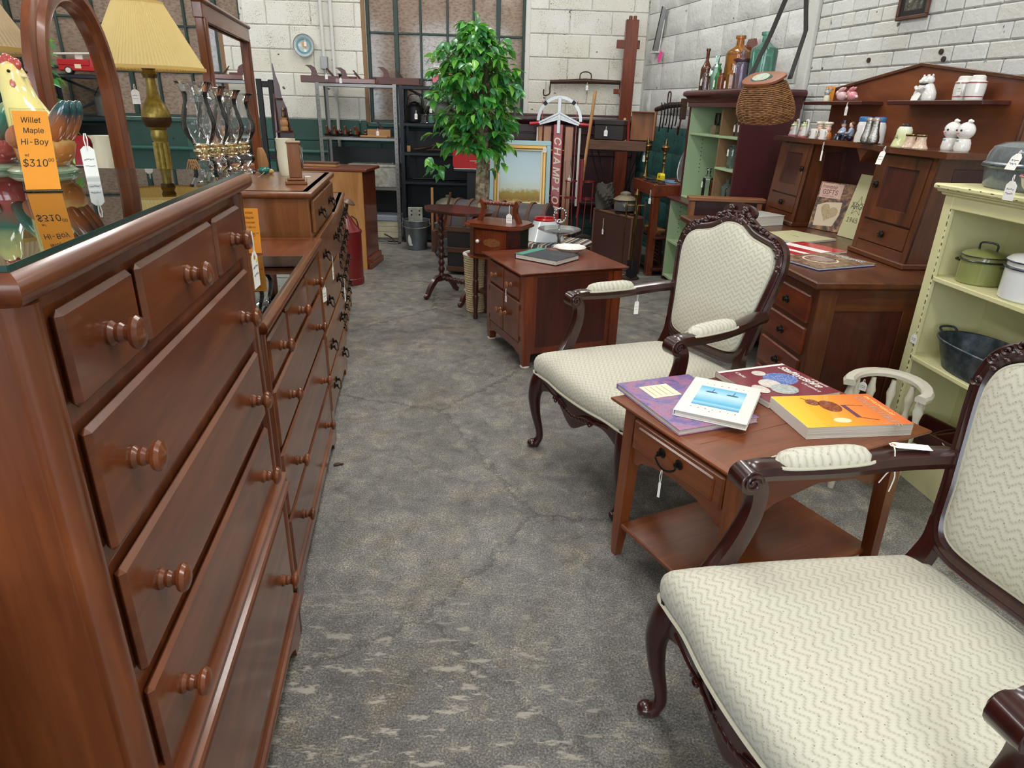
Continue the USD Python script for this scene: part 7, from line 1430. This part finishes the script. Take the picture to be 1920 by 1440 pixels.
bs.part('weave', cat([sweep([(r * (1 + .03 * (1 if (j + i) % 2 else -1)) * math.cos(t), r * (1 + .03 * (1 if (j + i) % 2 else -1)) * math.sin(t), z) for j, t in enumerate(np.linspace(0, 2 * math.pi, 29)[:-1])], circ(.009, 5), True) for i, (z, r) in enumerate(zip(np.linspace(.01, .40, 24), np.linspace(.065, .085, 24)))]), plain('pale_wicker', '#c9b48c', .6, var=.6, vs=40), kind='stuff'); bs.part('rim', sweep([(.088 * math.cos(t), .088 * math.sin(t), .42) for t in np.linspace(0, 2 * math.pi, 25)[:-1]], circ(.012, 8), True), WHITE)
# --- picture, red sled body, sled
pc = Th('framed_painting', 'framed painting of dry brush under a pale sky in a light blue outer frame', 'painting', (.02, 6.85, .42), 0, tilt=(-7, 0, 0))
LBF = plain('blue_frame', '#9fc0c6', .4); GOLD = plain('gold_frame', '#c89a4e', .35, .6)
def rectframe(x0, x1, z0, z1, w, y0, y1, bev): return [b2(x0, x1, y0, y1, z0, z0 + w, bev), b2(x0, x1, y0, y1, z1 - w, z1, bev), b2(x0, x0 + w, y0, y1, z0 + w, z1 - w, bev), b2(x1 - w, x1, y0, y1, z0 + w, z1 - w, bev)]
for a in rectframe(-.30, .30, 0, .68, .045, -.01, .02, .005): pc.part('outer_frame', a, LBF)
for a in rectframe(-.255, .255, .045, .635, .032, -.025, .012, .006): pc.part('gold_frame', a, GOLD)
for a in rectframe(-.223, .223, .077, .603, .018, -.012, .008, .002): pc.part('liner', a, plain('cream_liner', '#e0d3b4', .6))
pc.part('canvas', b2(-.205, .205, 0, .006, .095, .585, 0), mat('landscape', {'t': ('texture_coordinate', {}), 's': ('separate_xyz', {}), 'n': ('noise_texture', {'scale': 22., 'detail': 6, 'roughness': .7}), 'k': ('math', {'math_type': 'multiply_add', 'value2': .28}), 'm': ('map_range', {'from_min': .095, 'from_max': .585}), 'r': ('rgb_ramp', {'ramp': [(0, lin('#d9cf9a')), (.12, lin('#c9b56a')), (.20, lin('#8a6a2c')), (.33, lin('#a08a3c')), (.42, lin('#c4cfc0')), (.6, lin('#c3d6da')), (1, lin('#b4cdd6'))]}), 'p': ('principled_bsdf', {'roughness': .5})},
    [('t.object', 's.vector'), ('t.object', 'n.vector'), ('s.z', 'm.value'), ('n.fac', 'k.value1'), ('m.result', 'k.value3'), ('k.value', 'r.fac'), ('r.color', 'p.base_color')], 'p.BSDF'))
tag('small white tag at the top right corner of the painting frame', (.255, 6.84, 1.05), 0, (.035, .05), .004)
solo('picture_stand', cat(b2(-.18, .28, -.10, .10, 0, .40, .004)), OLDW[0], 'dark wooden crate carrying the framed painting', 'crate', (.005, 6.86, 0), 0)
rd = Th('cooler_box', 'glossy red metal cooler with white print and a dark lower edge behind the tree trunk', 'box', (-.385, 7.09, .78), 0)
rd.part('body', hull([(x, y, z) for x, z in ((-.27, .06), (-.25, .03), (.25, .03), (.27, .06), (.27, .25), (.24, .28), (-.24, .28), (-.27, .25)) for y in (-.10, .10)]), RED); rd.part('band', b2(-.262, .262, -.105, .105, .0, .03, .006), plain('dark_trim', '#23262e', .4)); rd.part('white_line', b2(-.262, .262, -.1065, -.105, .03, .036, 0), WHITE)
rd.part('lettering', frame(cat(text('COOLER', .012, .0004), mv(text('KEEP COLD', .008, .0004), .03, -.018, 0)), (-.06, -.1005, .10), (1, 0, 0), (0, 0, 1)), WHITE) if False else rd.part('printed_lines', cat(b2(-.10, .02, -.1012, -.1002, .105, .111, 0)), WHITE); rd.part('printed_line', b2(-.05, .10, -.1012, -.1002, .088, .093, 0), WHITE)
solo('pedestal_stand', b2(-.13, .19, -.10, .10, 0, .7795, .004), DPANEL, 'black plinth under the glossy red cooler', 'plinth', (-.385, 7.10, 0), 0)
sd = Th('sled', 'red and natural wood runner sled lettered CHAMPION standing upright', 'sled', (.40, 7.17, .30), -4, tilt=(-5, 0, 0))
for x0, x1, m, n in ((-.155, -.075, RAWW[2], 'slat'), (.065, .150, RAWW[2], 'slat'), (-.21, -.165, REDW[2], 'slat')): sd.part(n, b2(x0, x1, 0, .014, -.25, .93, .010), plain('sled_slat_%d' % round(-x0 * 100), '', .5) if False else wood('sled_wood', '#a9713f', '#7d4c26', 2, 60, .45, .2, .4))
SR = plain('sled_red', '#9c2420', .4, coat=.2)
sd.part('centre_board', b2(-.055, .045, -.006, .010, -.25, .95, .012), SR)
word = 'CHAMPION'
ms = [frame(text(ch, .066, .0006, True, .22, 1.2), (-.038, -.0068, .835 - k * .0965), (0, 0, -1), (1, 0, 0)) for k, ch in enumerate(word)]
sd.part('lettering', cat(ms), plain('sled_letter', '#e3d8c4', .5), 'CHAMPION in pale slanted letters')
sd.part('crossbar', cat(bar((-.16, .02, .70), (.15, .02, .70), .03, .012), bar((-.16, .02, .25), (.15, .02, .25), .03, .012)), RAWW[0])
for sx in (-1, 1):
    sd.part('steering_bar', cat(bar((sx * .004, -.014, 1.055), (sx * .215, -.014, .955), .02, .022, (0, 1, 0)), bar((sx * .004, -.014, 1.0), (sx * .20, -.014, .945), .02, .016, (0, 1, 0)), hull([(sx * .01, y, z) for y in (-.012, -.006) for z in (1.0, 1.06)] + [(sx * .20, y, .95) for y in (-.012, -.006)])), ALU)
    sd.part('grip', tube([(sx * .205, -.014, .955), (sx * .30, -.014, .945)], .017, 12), RED, 'red grip')
    sd.part('runner_side', cat(b2(sx * .215 - .012, sx * .215 + .012, .02, .032, .15, .92, .003)), WHITE)
    sd.part('runner_rod', b2(sx * .175 - .004, sx * .175 + .004, .018, .028, .0, 1.17, .001), SR)
sd.part('bow', sweep([(.215 * math.cos(t), .015, .98 + .225 * math.sin(t)) for t in np.linspace(0, math.pi, 25)], [(-.015, -.004), (.015, -.004), (.015, .004), (-.015, .004)], up=(0, -1, 0)), ALU, 'aluminium bow'); sd.part('centre_strap', b2(-.022, .012, -.02, -.010, .86, 1.20, .002), ALU); sd.part('bow_clip', cat(rot(b2(-.018, .018, .0, .03, 1.185, 1.22, .002), AY, 38, (0, 0, .98)), rot(b2(-.018, .018, .0, .03, 1.185, 1.22, .002), AY, -42, (0, 0, .98))), BLACKM)
solo('sled_stand', b2(-.20, .18, -.02, .10, 0, .045, .003), OLDW[0], 'low plank under the upright sled', 'plank', (.40, 7.17, 0), 0)
# --- hand cart, pole
ht = Th('hand_truck', 'red iron golf style hand cart with spoked wheel and long wooden pole beside the sled', 'cart', (.60, 6.70, 0), -8)
HR = plain('cart_red', '#7a1e1c', .45, .2, var=.4, vs=20)
ht.part('upright', cat(b2(-.015, .03, -.01, .02, .55, .95, .003), bar((0, 0, .25), (0, 0, .95), .016, .02, (0, 1, 0)), bar((.0, -.01, .02), (.0, -.01, .30), .008, .008, (0, 1, 0))), HR)
for z in (.74, .58):
    for sx in (-1, 1): ht.part('ring', mv(lathe([(.052, 0), (.060, 0), (.060, .010), (.052, .010), (.052, 0)], 24), sx * .085, .04, z), HR)
for sx in (-1, 1): ht.part('leg', cat(bar((sx * .13, .04, .35), (sx * .13, .04, .75), .010, .010, (0, 1, 0)), bar((sx * .05, .02, .10), (sx * .07, .04, .60), .010, .010, (0, 1, 0))), HR)
ht.part('tyre', mv(lathe([(.085, -.02), (.10, -.024), (.118, -.018), (.124, 0), (.118, .018), (.10, .024), (.085, .02), (.085, -.02)], 32, 'y'), .075, .0, .125), plain('tyre', '#26231f', .8)); ht.part('hub', mv(lathe([(0, -.012), (.02, -.012), (.02, .012), (0, .012)], 16, 'y'), .075, 0, .125), HR)
for k in range(6): ht.part('spoke', bar((.075, 0, .125), (.075 + .09 * math.cos(k * 1.047), 0, .125 + .09 * math.sin(k * 1.047)), .014, .006, (0, 1, 0)), plain('spoke_tan', '#a8957a', .5))
ht.part('axle', bar((-.10, 0, .125), (.075, 0, .125), .010, .010), HR)
pol = Th('wooden_pole', 'long pale wooden pole leaning on the hand cart', 'pole', (0, 0, 0)); pol.part('shaft', tube([(.630, 6.80, .70), (.735, 7.10, 1.56)], .016, 10), RAWW[2]); pol.part('ferrule', tube([(.595, 6.70, .40), (.630, 6.80, .70)], .014, 10), HR)
tag('white tag on the wire loop of the red hand cart', (.50, 6.73, .80), 0, (.03, .045), .02)
ht.part('wire_loop', tube([(-.14, -.01, .73), (-.15, -.01, .93), (-.10, -.01, .94), (-.07, -.01, .75)], .004, 6), ALU)
# --- bench / pew
pw = Th('church_pew', 'dark mahogany pew back with a rounded rail along the end wall', 'pew', (.555, 7.665, 0), 3)
PEW = wood('pew_wood', '#3d1a1c', '#230d10', 0, 50, .3, .4, .5)
pw.part('back', b2(-.95, .68, 0, .03, .30, 1.27, .003), PEW); pw.part('rail', tube([(-.95, .005, 1.285), (.68, .005, 1.285)], .055, 16), PEW); pw.part('moulding', b2(-.95, .68, -.018, 0, 1.14, 1.16, .005), PEW); pw.part('moulding', b2(-.95, .68, -.018, 0, .92, .95, .006), PEW); pw.part('end', mv(prism([(-.20, 0), (-.20, .48), (-.12, .60), (-.05, .9), (-.055, 1.30), (.0, 1.355), (.07, 1.33), (.075, 0)], .04, 'yz'), .68, 0, 0), PEW); pw.part('end', mv(prism([(-.20, 0), (-.20, .48), (-.12, .60), (-.05, .9), (-.055, 1.30), (.0, 1.355), (.07, 1.33), (.075, 0)], .04, 'yz'), -.99, 0, 0), PEW); pw.part('seat', b2(-.95, .68, -.18, 0, .42, .45, .006), PEW)
# --- yoke bar on the wall
yk = Th('wagon_yoke', 'rusty wagon yoke bar with end hooks hung on the end wall', 'yoke', (.69, 7.78, 1.665), 3)
yk.part('bar', tube([(-.375, 0, -.012), (0, 0, .005), (.375, 0, .0)], [.020, .026, .022], 10), IRON); yk.part('ring', tube([(-.06, -.01, .02), (-.055, -.01, .075), (0, -.01, .095), (.055, -.01, .075), (.06, -.01, .02)], .006, 8, sm=3), IRON)
for sx in (-1, 1): yk.part('hook', tube([(sx * .37, -.01, .0), (sx * .375, -.01, -.08), (sx * .38, -.01, -.13), (sx * .395 - .02 * (1 - sx), -.01, -.145), (sx * .43 - .01, -.01, -.085)], .007, 8, sm=4), IRON)
tag('white tag hanging from the middle of the wagon yoke', (.71, 7.745, 1.655), 3, (.028, .05), .025)
# --- timber post
ps = Th('timber_beam', 'tall dark red timber with a cross piece standing in the corner', 'beam', (1.115, 7.62, 0), 4)
ps.part('post', b2(-.065, .065, -.03, .03, 0, 2.24, .005), REDW[2]); ps.part('cross_piece', b2(-.135, .105, .03, .055, 1.98, 2.06, .004), REDW[0]); ps.part('cross_piece', b2(-.13, .07, .03, .055, 1.55, 1.60, .004), REDW[0])
for x in (-.02, .025): ps.part('top_peg', mv(cyl(.018, .04, n=12), x, 0, 2.235), REDW[2])
# --- white shelf bracket with pink tag on the right wall
wf = Th('paper_cutter', 'white framed slanted glass panel with a pink tag leaning on the right wall', 'panel', (1.375, 7.55, 1.95), -77)
wf.part('panel', rot(b2(-.05, .05, -.02, -.008, 0, .40, .002), AY, 20), plain('grey_panel', '#8f9396', .3, .4)); wf.part('edge', rot(b2(-.06, -.05, -.024, -.006, 0, .40, .002), AY, 20), BLACKM); wf.part('base', b2(-.05, .09, -.05, -.002, -.015, 0.0, .003), plain('pale_bracket', '#c9cac6', .5)); wf.part('stay', bar((.085, -.012, 0), (.17, -.012, .37), .01, .01, (0, 1, 0)), WHITE)
solo('pink_tag', prism([(-.03, -.05), (.0, -.055), (.035, .03), (.01, .055), (-.025, .01)], .002, 'xz'), plain('pink_paper', '#e8408f', .6), 'bright pink paper tag hanging under the slanted panel', 'tag', (1.385, 7.40, 1.90), -60)
# --- hooks bar on right wall
hb_ = Th('hook_rail', 'dark iron beam with hanging hooks on the right wall above the open box', 'hook rail', (1.535, 7.0, 1.43), -77)
hb_.part('bar', tube([(-.30, -.09, -.02), (0, -.09, .02), (.32, -.09, .03)], [.022, .028, .024], 10), IRON); hb_.part('ring', tube([(-.03, -.10, .03), (-.03, -.10, .12), (.0, -.10, .14), (.03, -.10, .12), (.03, -.10, .03)], .007, 8, sm=3), IRON)
for k in range(6): x = -.15 + k * .07; hb_.part('hook', tube([(x, -.10, .01), (x + .03, -.12, .04), (x + .05, -.12, -.02), (x + .045, -.12, -.12), (x + .03, -.12, -.22 + .03 * (k % 3))], .006, 7, sm=3), BLACKM)
hb_.part('plate', b2(.28, .32, -.11, -.06, -.10, .08, .003), IRON); hb_.part('end_hook', tube([(.30, -.10, -.10), (.30, -.11, -.19), (.33, -.13, -.23), (.37, -.15, -.16)], .009, 8, sm=4), IRON)
# --- wire stand with tray, boxes
st = Th('wire_stand', 'black bent wire table carrying the open wooden tool tray', 'stand', (.95, 6.78, 0), -20)
st.part('top', b2(-.24, .24, -.15, .15, 1.035, 1.045, .002), BLACKM)
for sx in (-1, 1):
    for sy in (-1, 1): st.part('leg', tube([(sx * .22, sy * .13, 1.036), (sx * .20, sy * .12, .95), (sx * .10, sy * .08, .55), (sx * .18, sy * .12, .1), (sx * .22, sy * .14, .006)], .007, 7, sm=4), BLACKM)
st.part('ring', tube([(.10 * math.cos(t), .08 * math.sin(t), .55) for t in np.linspace(0, 2 * math.pi, 21)[:-1]], .006, 6, True), BLACKM)
ty = Th('tool_tray', 'open wooden tool box tray with its lid raised, full of old tools', 'tray', (.98, 6.77, 1.0455), -20)
for a in ((-.27, .27, -.17, -.158, 0, .085), (-.27, .27, .158, .17, 0, .085), (-.27, -.258, -.158, .158, 0, .085), (.258, .27, -.158, .158, 0, .085)): ty.part('side', b2(*a, .003), OLDW[0])
ty.part('bottom', b2(-.258, .258, -.158, .158, .0, .01, .001), OLDW[0]); ty.part('lid', cat(b2(.06, .30, .10, .115, .086, .345, .003), b2(.285, .30, .03, .10, .086, .345, .003), b2(.06, .30, .03, .10, .335, .345, .002)), wood('box_lid', '#9a6238', '#6f4322', 2, 40, .5, .1, .5))
dbx = Th('document_box', 'black lidded wooden box standing on the rear of the tool tray', 'box', (.885, 6.83, 1.132), -20); dbx.part('box', b2(-.14, .14, -.10, .10, 0, .13, .004), plain('black_box', '#241a1a', .45, var=.5, vs=20)); dbx.part('lid', b2(-.145, .145, -.105, .105, .1305, .175, .005), plain('black_box', '', .4))
tag('white tag hanging on the front of the black lidded box', (.82, 6.715, 1.25), -20, (.035, .055), .03)
for k, (x, y, m, nm, lb, me) in enumerate(((.02, -.08, IRON, 'iron_ball', 'dark round iron ball in the tool tray', ball(.04, .04, .032, (0, 0, .032))), (.15, -.09, IRON, 'tin_cup', 'small brown tin in the tool tray, right of the ball', cyl(.035, .06)), (.09, -.02, IRON, 'wood_roller', 'turned wooden roller in the tool tray', lathe([(0, -.06), (.02, -.06), (.026, -.02), (.016, 0), (.026, .02), (.02, .06), (0, .06)], 14, 'x').apply_translation((0, 0, .027))), (-.12, -.08, REDW[0], 'chisel', 'red handled chisel in the tool tray', tube([(-.08, 0, .02), (0, 0, .022), (.07, 0, .016)], [.014, .012, .005], 8)))):
    solo(nm, me, m, lb, 'tool', ty.w(x, y, .0105), -20)
rl_ = Th('folding_rule', 'yellow and red folding rules standing in the tool tray by the lid', 'rule', ty.w(.03, .06, .0105), -20); rl_.part('yellow_rule', bar((0, 0, .0), (-.03, .02, .27), .028, .008), plain('rule_yellow', '#d9b86a', .5)); rl_.part('red_rule', bar((.03, 0, .0), (.005, .02, .24), .02, .008), plain('rule_red', '#a3282a', .5))
# --- suitcase, lantern, jacket
su = Th('suitcase', 'large dark brown suitcase standing on edge beside the workbench', 'suitcase', (.95, 6.33, 0), -62)
su.part('shell', b2(-.31, .31, -.07, .07, .0, .52, .015), plain('suitcase_brown', '#4a2c26', .5, var=.4, vs=20, bump=.3, bs=200)); su.part('rim', cat(*rectframe(-.312, .312, .0, .522, .02, -.076, -.064, .004)), plain('suitcase_edge', '#6a4a34', .5)); su.part('latch', b2(.20, .24, -.04, .04, .52, .535, .003), BRASS)
tag('small white tag hanging on the face of the dark suitcase', su.w(-.12, -.082, .45), -62, (.025, .05), .10)
ln = Th('lantern', 'old round lantern with a smoky glass on the suitcase', 'lantern', su.w(.08, .0, .5205), 0); ln.part('globe', lathe([(.070, .02), (.098, .03), (.10, .09), (.085, .12)], 26), glassy('smoky', (.35, .35, .32), (.1, .1, .1), body=.3)); ln.part('base', lathe([(0, 0), (.085, 0), (.09, .012), (.07, .022), (0, .022)], 24), IRON); ln.part('hood', lathe([(.105, .118), (.11, .125), (.075, .15), (.05, .16), (.05, .18), (.02, .195), (0, .195)], 24), plain('aged_hood', '#8a7f6a', .5, .5, var=.7, vs=20)); ln.part('burner', mv(cyl(.03, .05, n=14), 0, 0, .02), BRASS)
jk2 = [];
for k in range(9):
    f = k / 8; jk2.append([(.11 * math.cos(t) * (1 - .35 * abs(2 * f - 1)) * (1 + .16 * math.sin(5 * t + k * 1.7)) - .02, .075 * math.sin(t) * (1 + .2 * math.sin(3 * t + k)), .0 + .22 * f + .02 * f * math.sin(4 * t + k)) for t in np.linspace(0, 2 * math.pi, 25)[:-1]])
jt = Th('folded_jacket', 'dark crumpled canvas jacket hung over the end of the suitcase', 'jacket', su.w(-.22, -.005, .523), -62); jt.part('cloth', loft(jk2), plain('dark_canvas', '#2f2c26', .8, var=.6, vs=14, c2='#4a463c'))
# --- fire irons
fp = Th('fire_irons', 'brass fireplace tool set on a stand beside the workbench', 'fire irons', (1.03, 5.90, 0), 0)
fp.part('base', lathe([(0, 0), (.085, 0), (.085, .012), (.03, .03), (0, .03)], 20), IRON); fp.part('post', lathe([(0, .03), (.010, .03), (.010, .55), (.018, .57), (.010, .60), (.016, .66), (.010, .70), (.022, .73), (.006, .77), (0, .78)], 12), BRASS); fp.part('hanger', cat(bar((-.08, 0, .64), (.08, 0, .64), .008, .008), bar((0, -.08, .64), (0, .08, .64), .008, .008)), BRASS)
for k, (x, y) in enumerate(((-.08, 0), (.08, 0), (0, -.08))):
    fp.part('tool_shaft', cat(mv(lathe([(0, .0), (.005, 0), (.005, .36), (.010, .40), (.006, .46), (.012, .50), (.008, .54), (0, .55)], 10), x, y, .12 if k < 2 else .10)), BRASS if k != 1 else IRON)
fp.part('shovel_blade', mv(prism([(-.045, -.02), (.045, -.02), (.05, -.16), (0, -.185), (-.05, -.16)], .006, 'xz'), 0, -.083, .20), plain('dark_blade', '#2a2a2c', .4, .7)); fp.part('fork_tip', tube([(-.08, 0, .12), (-.08, -.005, .06), (-.09, -.01, .03)], .005, 6), IRON)
# --- workbench
wk2 = Th('workbench', 'dark red-brown wooden workbench with thick legs and a cluttered top', 'workbench', (1.205, 6.28, 0), -83)
wk2.part('top', b2(-.37, .27, -.05, .42, .70, .805, .006), REDW[0])
for x in (-.33, .215):
    for y in (-.03, .36): wk2.part('leg', b2(x - .035, x + .045, y - .01, y + .05, 0, .70, .005), REDW[2])
wk2.part('shelf', b2(-.33, .28, -.01, .40, .33, .35, .003), DARKW[0]); wk2.part('bottom_shelf', b2(-.33, .28, .0, .40, .045, .07, .003), DARKW[0]); wk2.part('back_panel', b2(-.36, .31, .40, .415, .05, .70, .001), BLACK)
sh = Th('louvred_shutter', 'dark louvred shutter standing under the workbench', 'shutter', wk2.w(-.02, .10, .0705), -83); sh.part('frame', cat(*rectframe(-.15, .17, 0, .25, .022, 0, .022, .003)), DARKW[0])
for k in range(6): sh.part('slat', rot(b2(-.13, .15, -.014, .014, -.003, .003, .001), AX, 35).apply_translation((0, .008, .038 + k * .035)), REDW[0])
for k in range(3): solo('wood_plank', b2(-.14, .14, -.03, .03, 0, .016, .002), RAWW[0], ['pale strip on the workbench shelf, lowest of three', 'pale strip on the workbench shelf, middle of three', 'pale strip on the workbench shelf, topmost of three'][k], 'plank', wk2.w(-.02 + .02 * k, .08, .3505 + .017 * k), -83 + 6 * k)
WT = .8055
tag('white tag tied to the front board of the dark workbench', wk2.w(.2, -.054, .755), -60, (.032, .05), .07)
tm = Th('tape_measure', 'bright yellow tape measure with a black hub on the workbench', 'tape measure', wk2.w(-.02, .10, WT), -83); tm.part('case', hull([(x, y, z) for x, z in ((-.045, .0), (.045, 0), (.05, .012), (.05, .055), (.035, .07), (-.035, .07), (-.05, .055), (-.05, .012)) for y in (-.02, .02)]), plain('tape_yellow', '#e6d21f', .4)); tm.part('hub', mv(cyl(.010, .004, n=12, axis='y'), .012, -.02, .042), BLACK); tm.part('foot', b2(-.02, .045, -.021, .021, -.0002, .012, .001), BLACK)
sv = solo('serving_tray', rot(lathe([(0, .008), (.08, .008), (.085, .014), (.13, .018), (.165, .024), (.17, .03), (.165, .020), (.13, .012), (.08, 0), (0, 0)], 40, 'y'), AX, -14), ALU, 'round aluminium tray leaning upright at the back of the workbench', 'tray', wk2.w(.03, .33, WT + .165), -83)
for k, x in enumerate((-.235, -.02)):
    cnd = Th('candlestick', ['tall turned brass candlestick, left of the pair on the workbench', 'tall turned brass candlestick, right of the pair behind the yellow tape'][k], 'candlestick', wk2.w(x - .07, .04 + .10 * k, WT), 0, 'pair of brass candlesticks')
    cnd.part('stick', lathe([(0, 0), (.05, 0), (.052, .008), (.03, .02), (.018, .05), (.012, .12), (.016, .15), (.010, .16), (.020, .19), (.012, .21), (.018, .235), (.010, .25), (.030, .265), (.042, .29), (.036, .30), (.014, .31), (.012, .335), (.004, .36), (0, .37)], 20), BRASS)
tag('white tag hanging from the left brass candlestick', wk2.w(-.27, .0, WT + .27), -60, (.035, .06), .06)
for k, (x, y, w, d_, r, lb, m) in enumerate(((.02, .0, .10, .05, 15, 'dark fabric roll with silver tools at the front of the workbench', plain('dark_roll', '#25272c', .6)), (.14, .05, .10, .06, -10, 'heap of dark flat iron pieces at the near end of the workbench', IRON), (.08, .14, .09, .035, 30, 'blue plastic package on the workbench behind the dark roll', plain('blue_pack', '#6f93b0', .3)))):
    q = Th('tool_pile', lb, 'tools', wk2.w(x, y, WT), -83 + r); q.part('bundle', cat(*[rot(b2(-w + .02 * i, w - .015 * i, -d_ * .5 + .01 * i, d_ * .5 - .012 * i, .008 * i, .008 * i + .009, .003), AZ, 9 * i * (-1) ** i) for i in range(3)]), m)
    if k == 0: q.part('spoons', cat(*[tube([(-.08, -.02 + .014 * i, .028), (.05, -.015 + .012 * i, .03)], [.006, .003], 6) for i in range(3)]), CHROME, kind='stuff')
# --- ottoman bench with striped cushion, glassware
ob = Th('striped_bench', 'low dark wooden bench with a grey striped cushion behind the low cabinet', 'bench', (.33, 5.33, 0), -24)
ob.part('frame', b2(-.21, .21, -.24, .22, .06, .36, .006), DARKW[0]); ob.part('cushion', b2(-.225, .225, -.25, .23, .361, .42, .022), mat('striped_cloth', {'t': ('texture_coordinate', {}), 's': ('separate_xyz', {}), 'm': ('math', {'math_type': 'multiply', 'value2': 9.}), 'f': ('math', {'math_type': 'fraction'}), 'r': ('rgb_ramp', {'interpolate': False, 'ramp': [(0, lin('#3a3a40')), (.35, lin('#b5a48c')), (.45, lin('#6a5f58')), (.55, lin('#cbbca4')), (.7, lin('#54505a')), (.9, lin('#c9b9a0'))]}), 'p': ('principled_bsdf', {'roughness': .85})}, [('t.object', 's.vector'), ('s.x', 'm.value1'), ('m.value', 'f.value1'), ('f.value', 'r.fac'), ('r.color', 'p.base_color')], 'p.BSDF'))
for sx in (-1, 1):
    for sy in (-.2, .18): ob.part('foot', mv(cyl(.022, .06, n=12), sx * .18, sy, 0), DARKW[2])
fn = Th('funnel_shade', 'white enamel cone with a red rim and wire handle on the striped bench', 'funnel', (.225, 5.38, .4212), 0)
fn.part('cone', lathe([(.16, 0), (.163, .004), (.085, .155), (.080, .155), (.155, .004), (.16, 0)], 36), plain('shiny_white_enamel', '#d9dde0', .2, coat=.6)); fn.part('rim', lathe([(.070, .150), (.086, .150), (.092, .162), (.084, .172), (.072, .168), (.070, .150)], 30), RED, 'red rim'); fn.part('handle', tube([(.085, 0, .145), (.12, 0, .16), (.125, 0, .13), (.10, 0, .115)], .005, 8, sm=3), WHITE)
gb_ = Th('glass_basket', 'cut glass footed dish with a silver looped handle behind the white bowl', 'dish', (.325, 5.08, .4212), 0)
gb_.part('dish', lathe([(0, .10), (.05, .10), (.12, .115), (.165, .135), (.16, .140), (.115, .122), (.05, .107), (0, .107)], 24), glassy('cut_glass', (.82, .84, .86), (.4, .42, .44), body=.2)); gb_.part('stem', lathe([(0, 0), (.055, 0), (.05, .01), (.015, .03), (.012, .07), (.03, .10), (0, .10)], 20), CHROME); gb_.part('handle_stem', mv(cyl(.008, .08, n=10), 0, 0, .105), CHROME)
gb_.part('handle_loop', cat(*[ball(.009, .007, .009, (.045 * math.cos(t), 0, .235 + .052 * math.sin(t)), 1) for t in np.linspace(0, 2 * math.pi, 17)[:-1]], tube([(.045 * math.cos(t), 0, .235 + .052 * math.sin(t)) for t in np.linspace(0, 2 * math.pi, 21)[:-1]], .005, 6, True)), CHROME)
# --- dark cabinet at the near left, ceiling lamps
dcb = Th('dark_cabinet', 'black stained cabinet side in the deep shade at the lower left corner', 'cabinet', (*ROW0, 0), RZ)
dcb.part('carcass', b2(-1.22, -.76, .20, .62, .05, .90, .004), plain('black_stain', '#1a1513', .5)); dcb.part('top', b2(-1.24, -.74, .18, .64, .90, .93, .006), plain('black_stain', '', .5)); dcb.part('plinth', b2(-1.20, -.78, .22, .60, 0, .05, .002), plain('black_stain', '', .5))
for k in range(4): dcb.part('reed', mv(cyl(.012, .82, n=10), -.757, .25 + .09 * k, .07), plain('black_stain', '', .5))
for k, (lx, ly) in enumerate(LAMPS):
    t = Th('ceiling_light', 'white fluorescent ceiling fixture, one of the overhead rows out of view', 'ceiling light', (lx, ly, 3.945), 0, 'fluorescent ceiling fixtures', None); t.part('housing', b2(-.27, .27, -.77, .77, 0, .055, .01), WHITE)
solo('leaf_litter', cat(ball(.016, .010, .004, (0, 0, .005), 1), ball(.008, .006, .004, (.018, -.006, .004), 1)), plain('dry_leaf', '#4a2f1c', .8), 'tiny dry brown leaf scrap on the aisle floor', 'leaf', (-.72, 2.42, 0), 30)
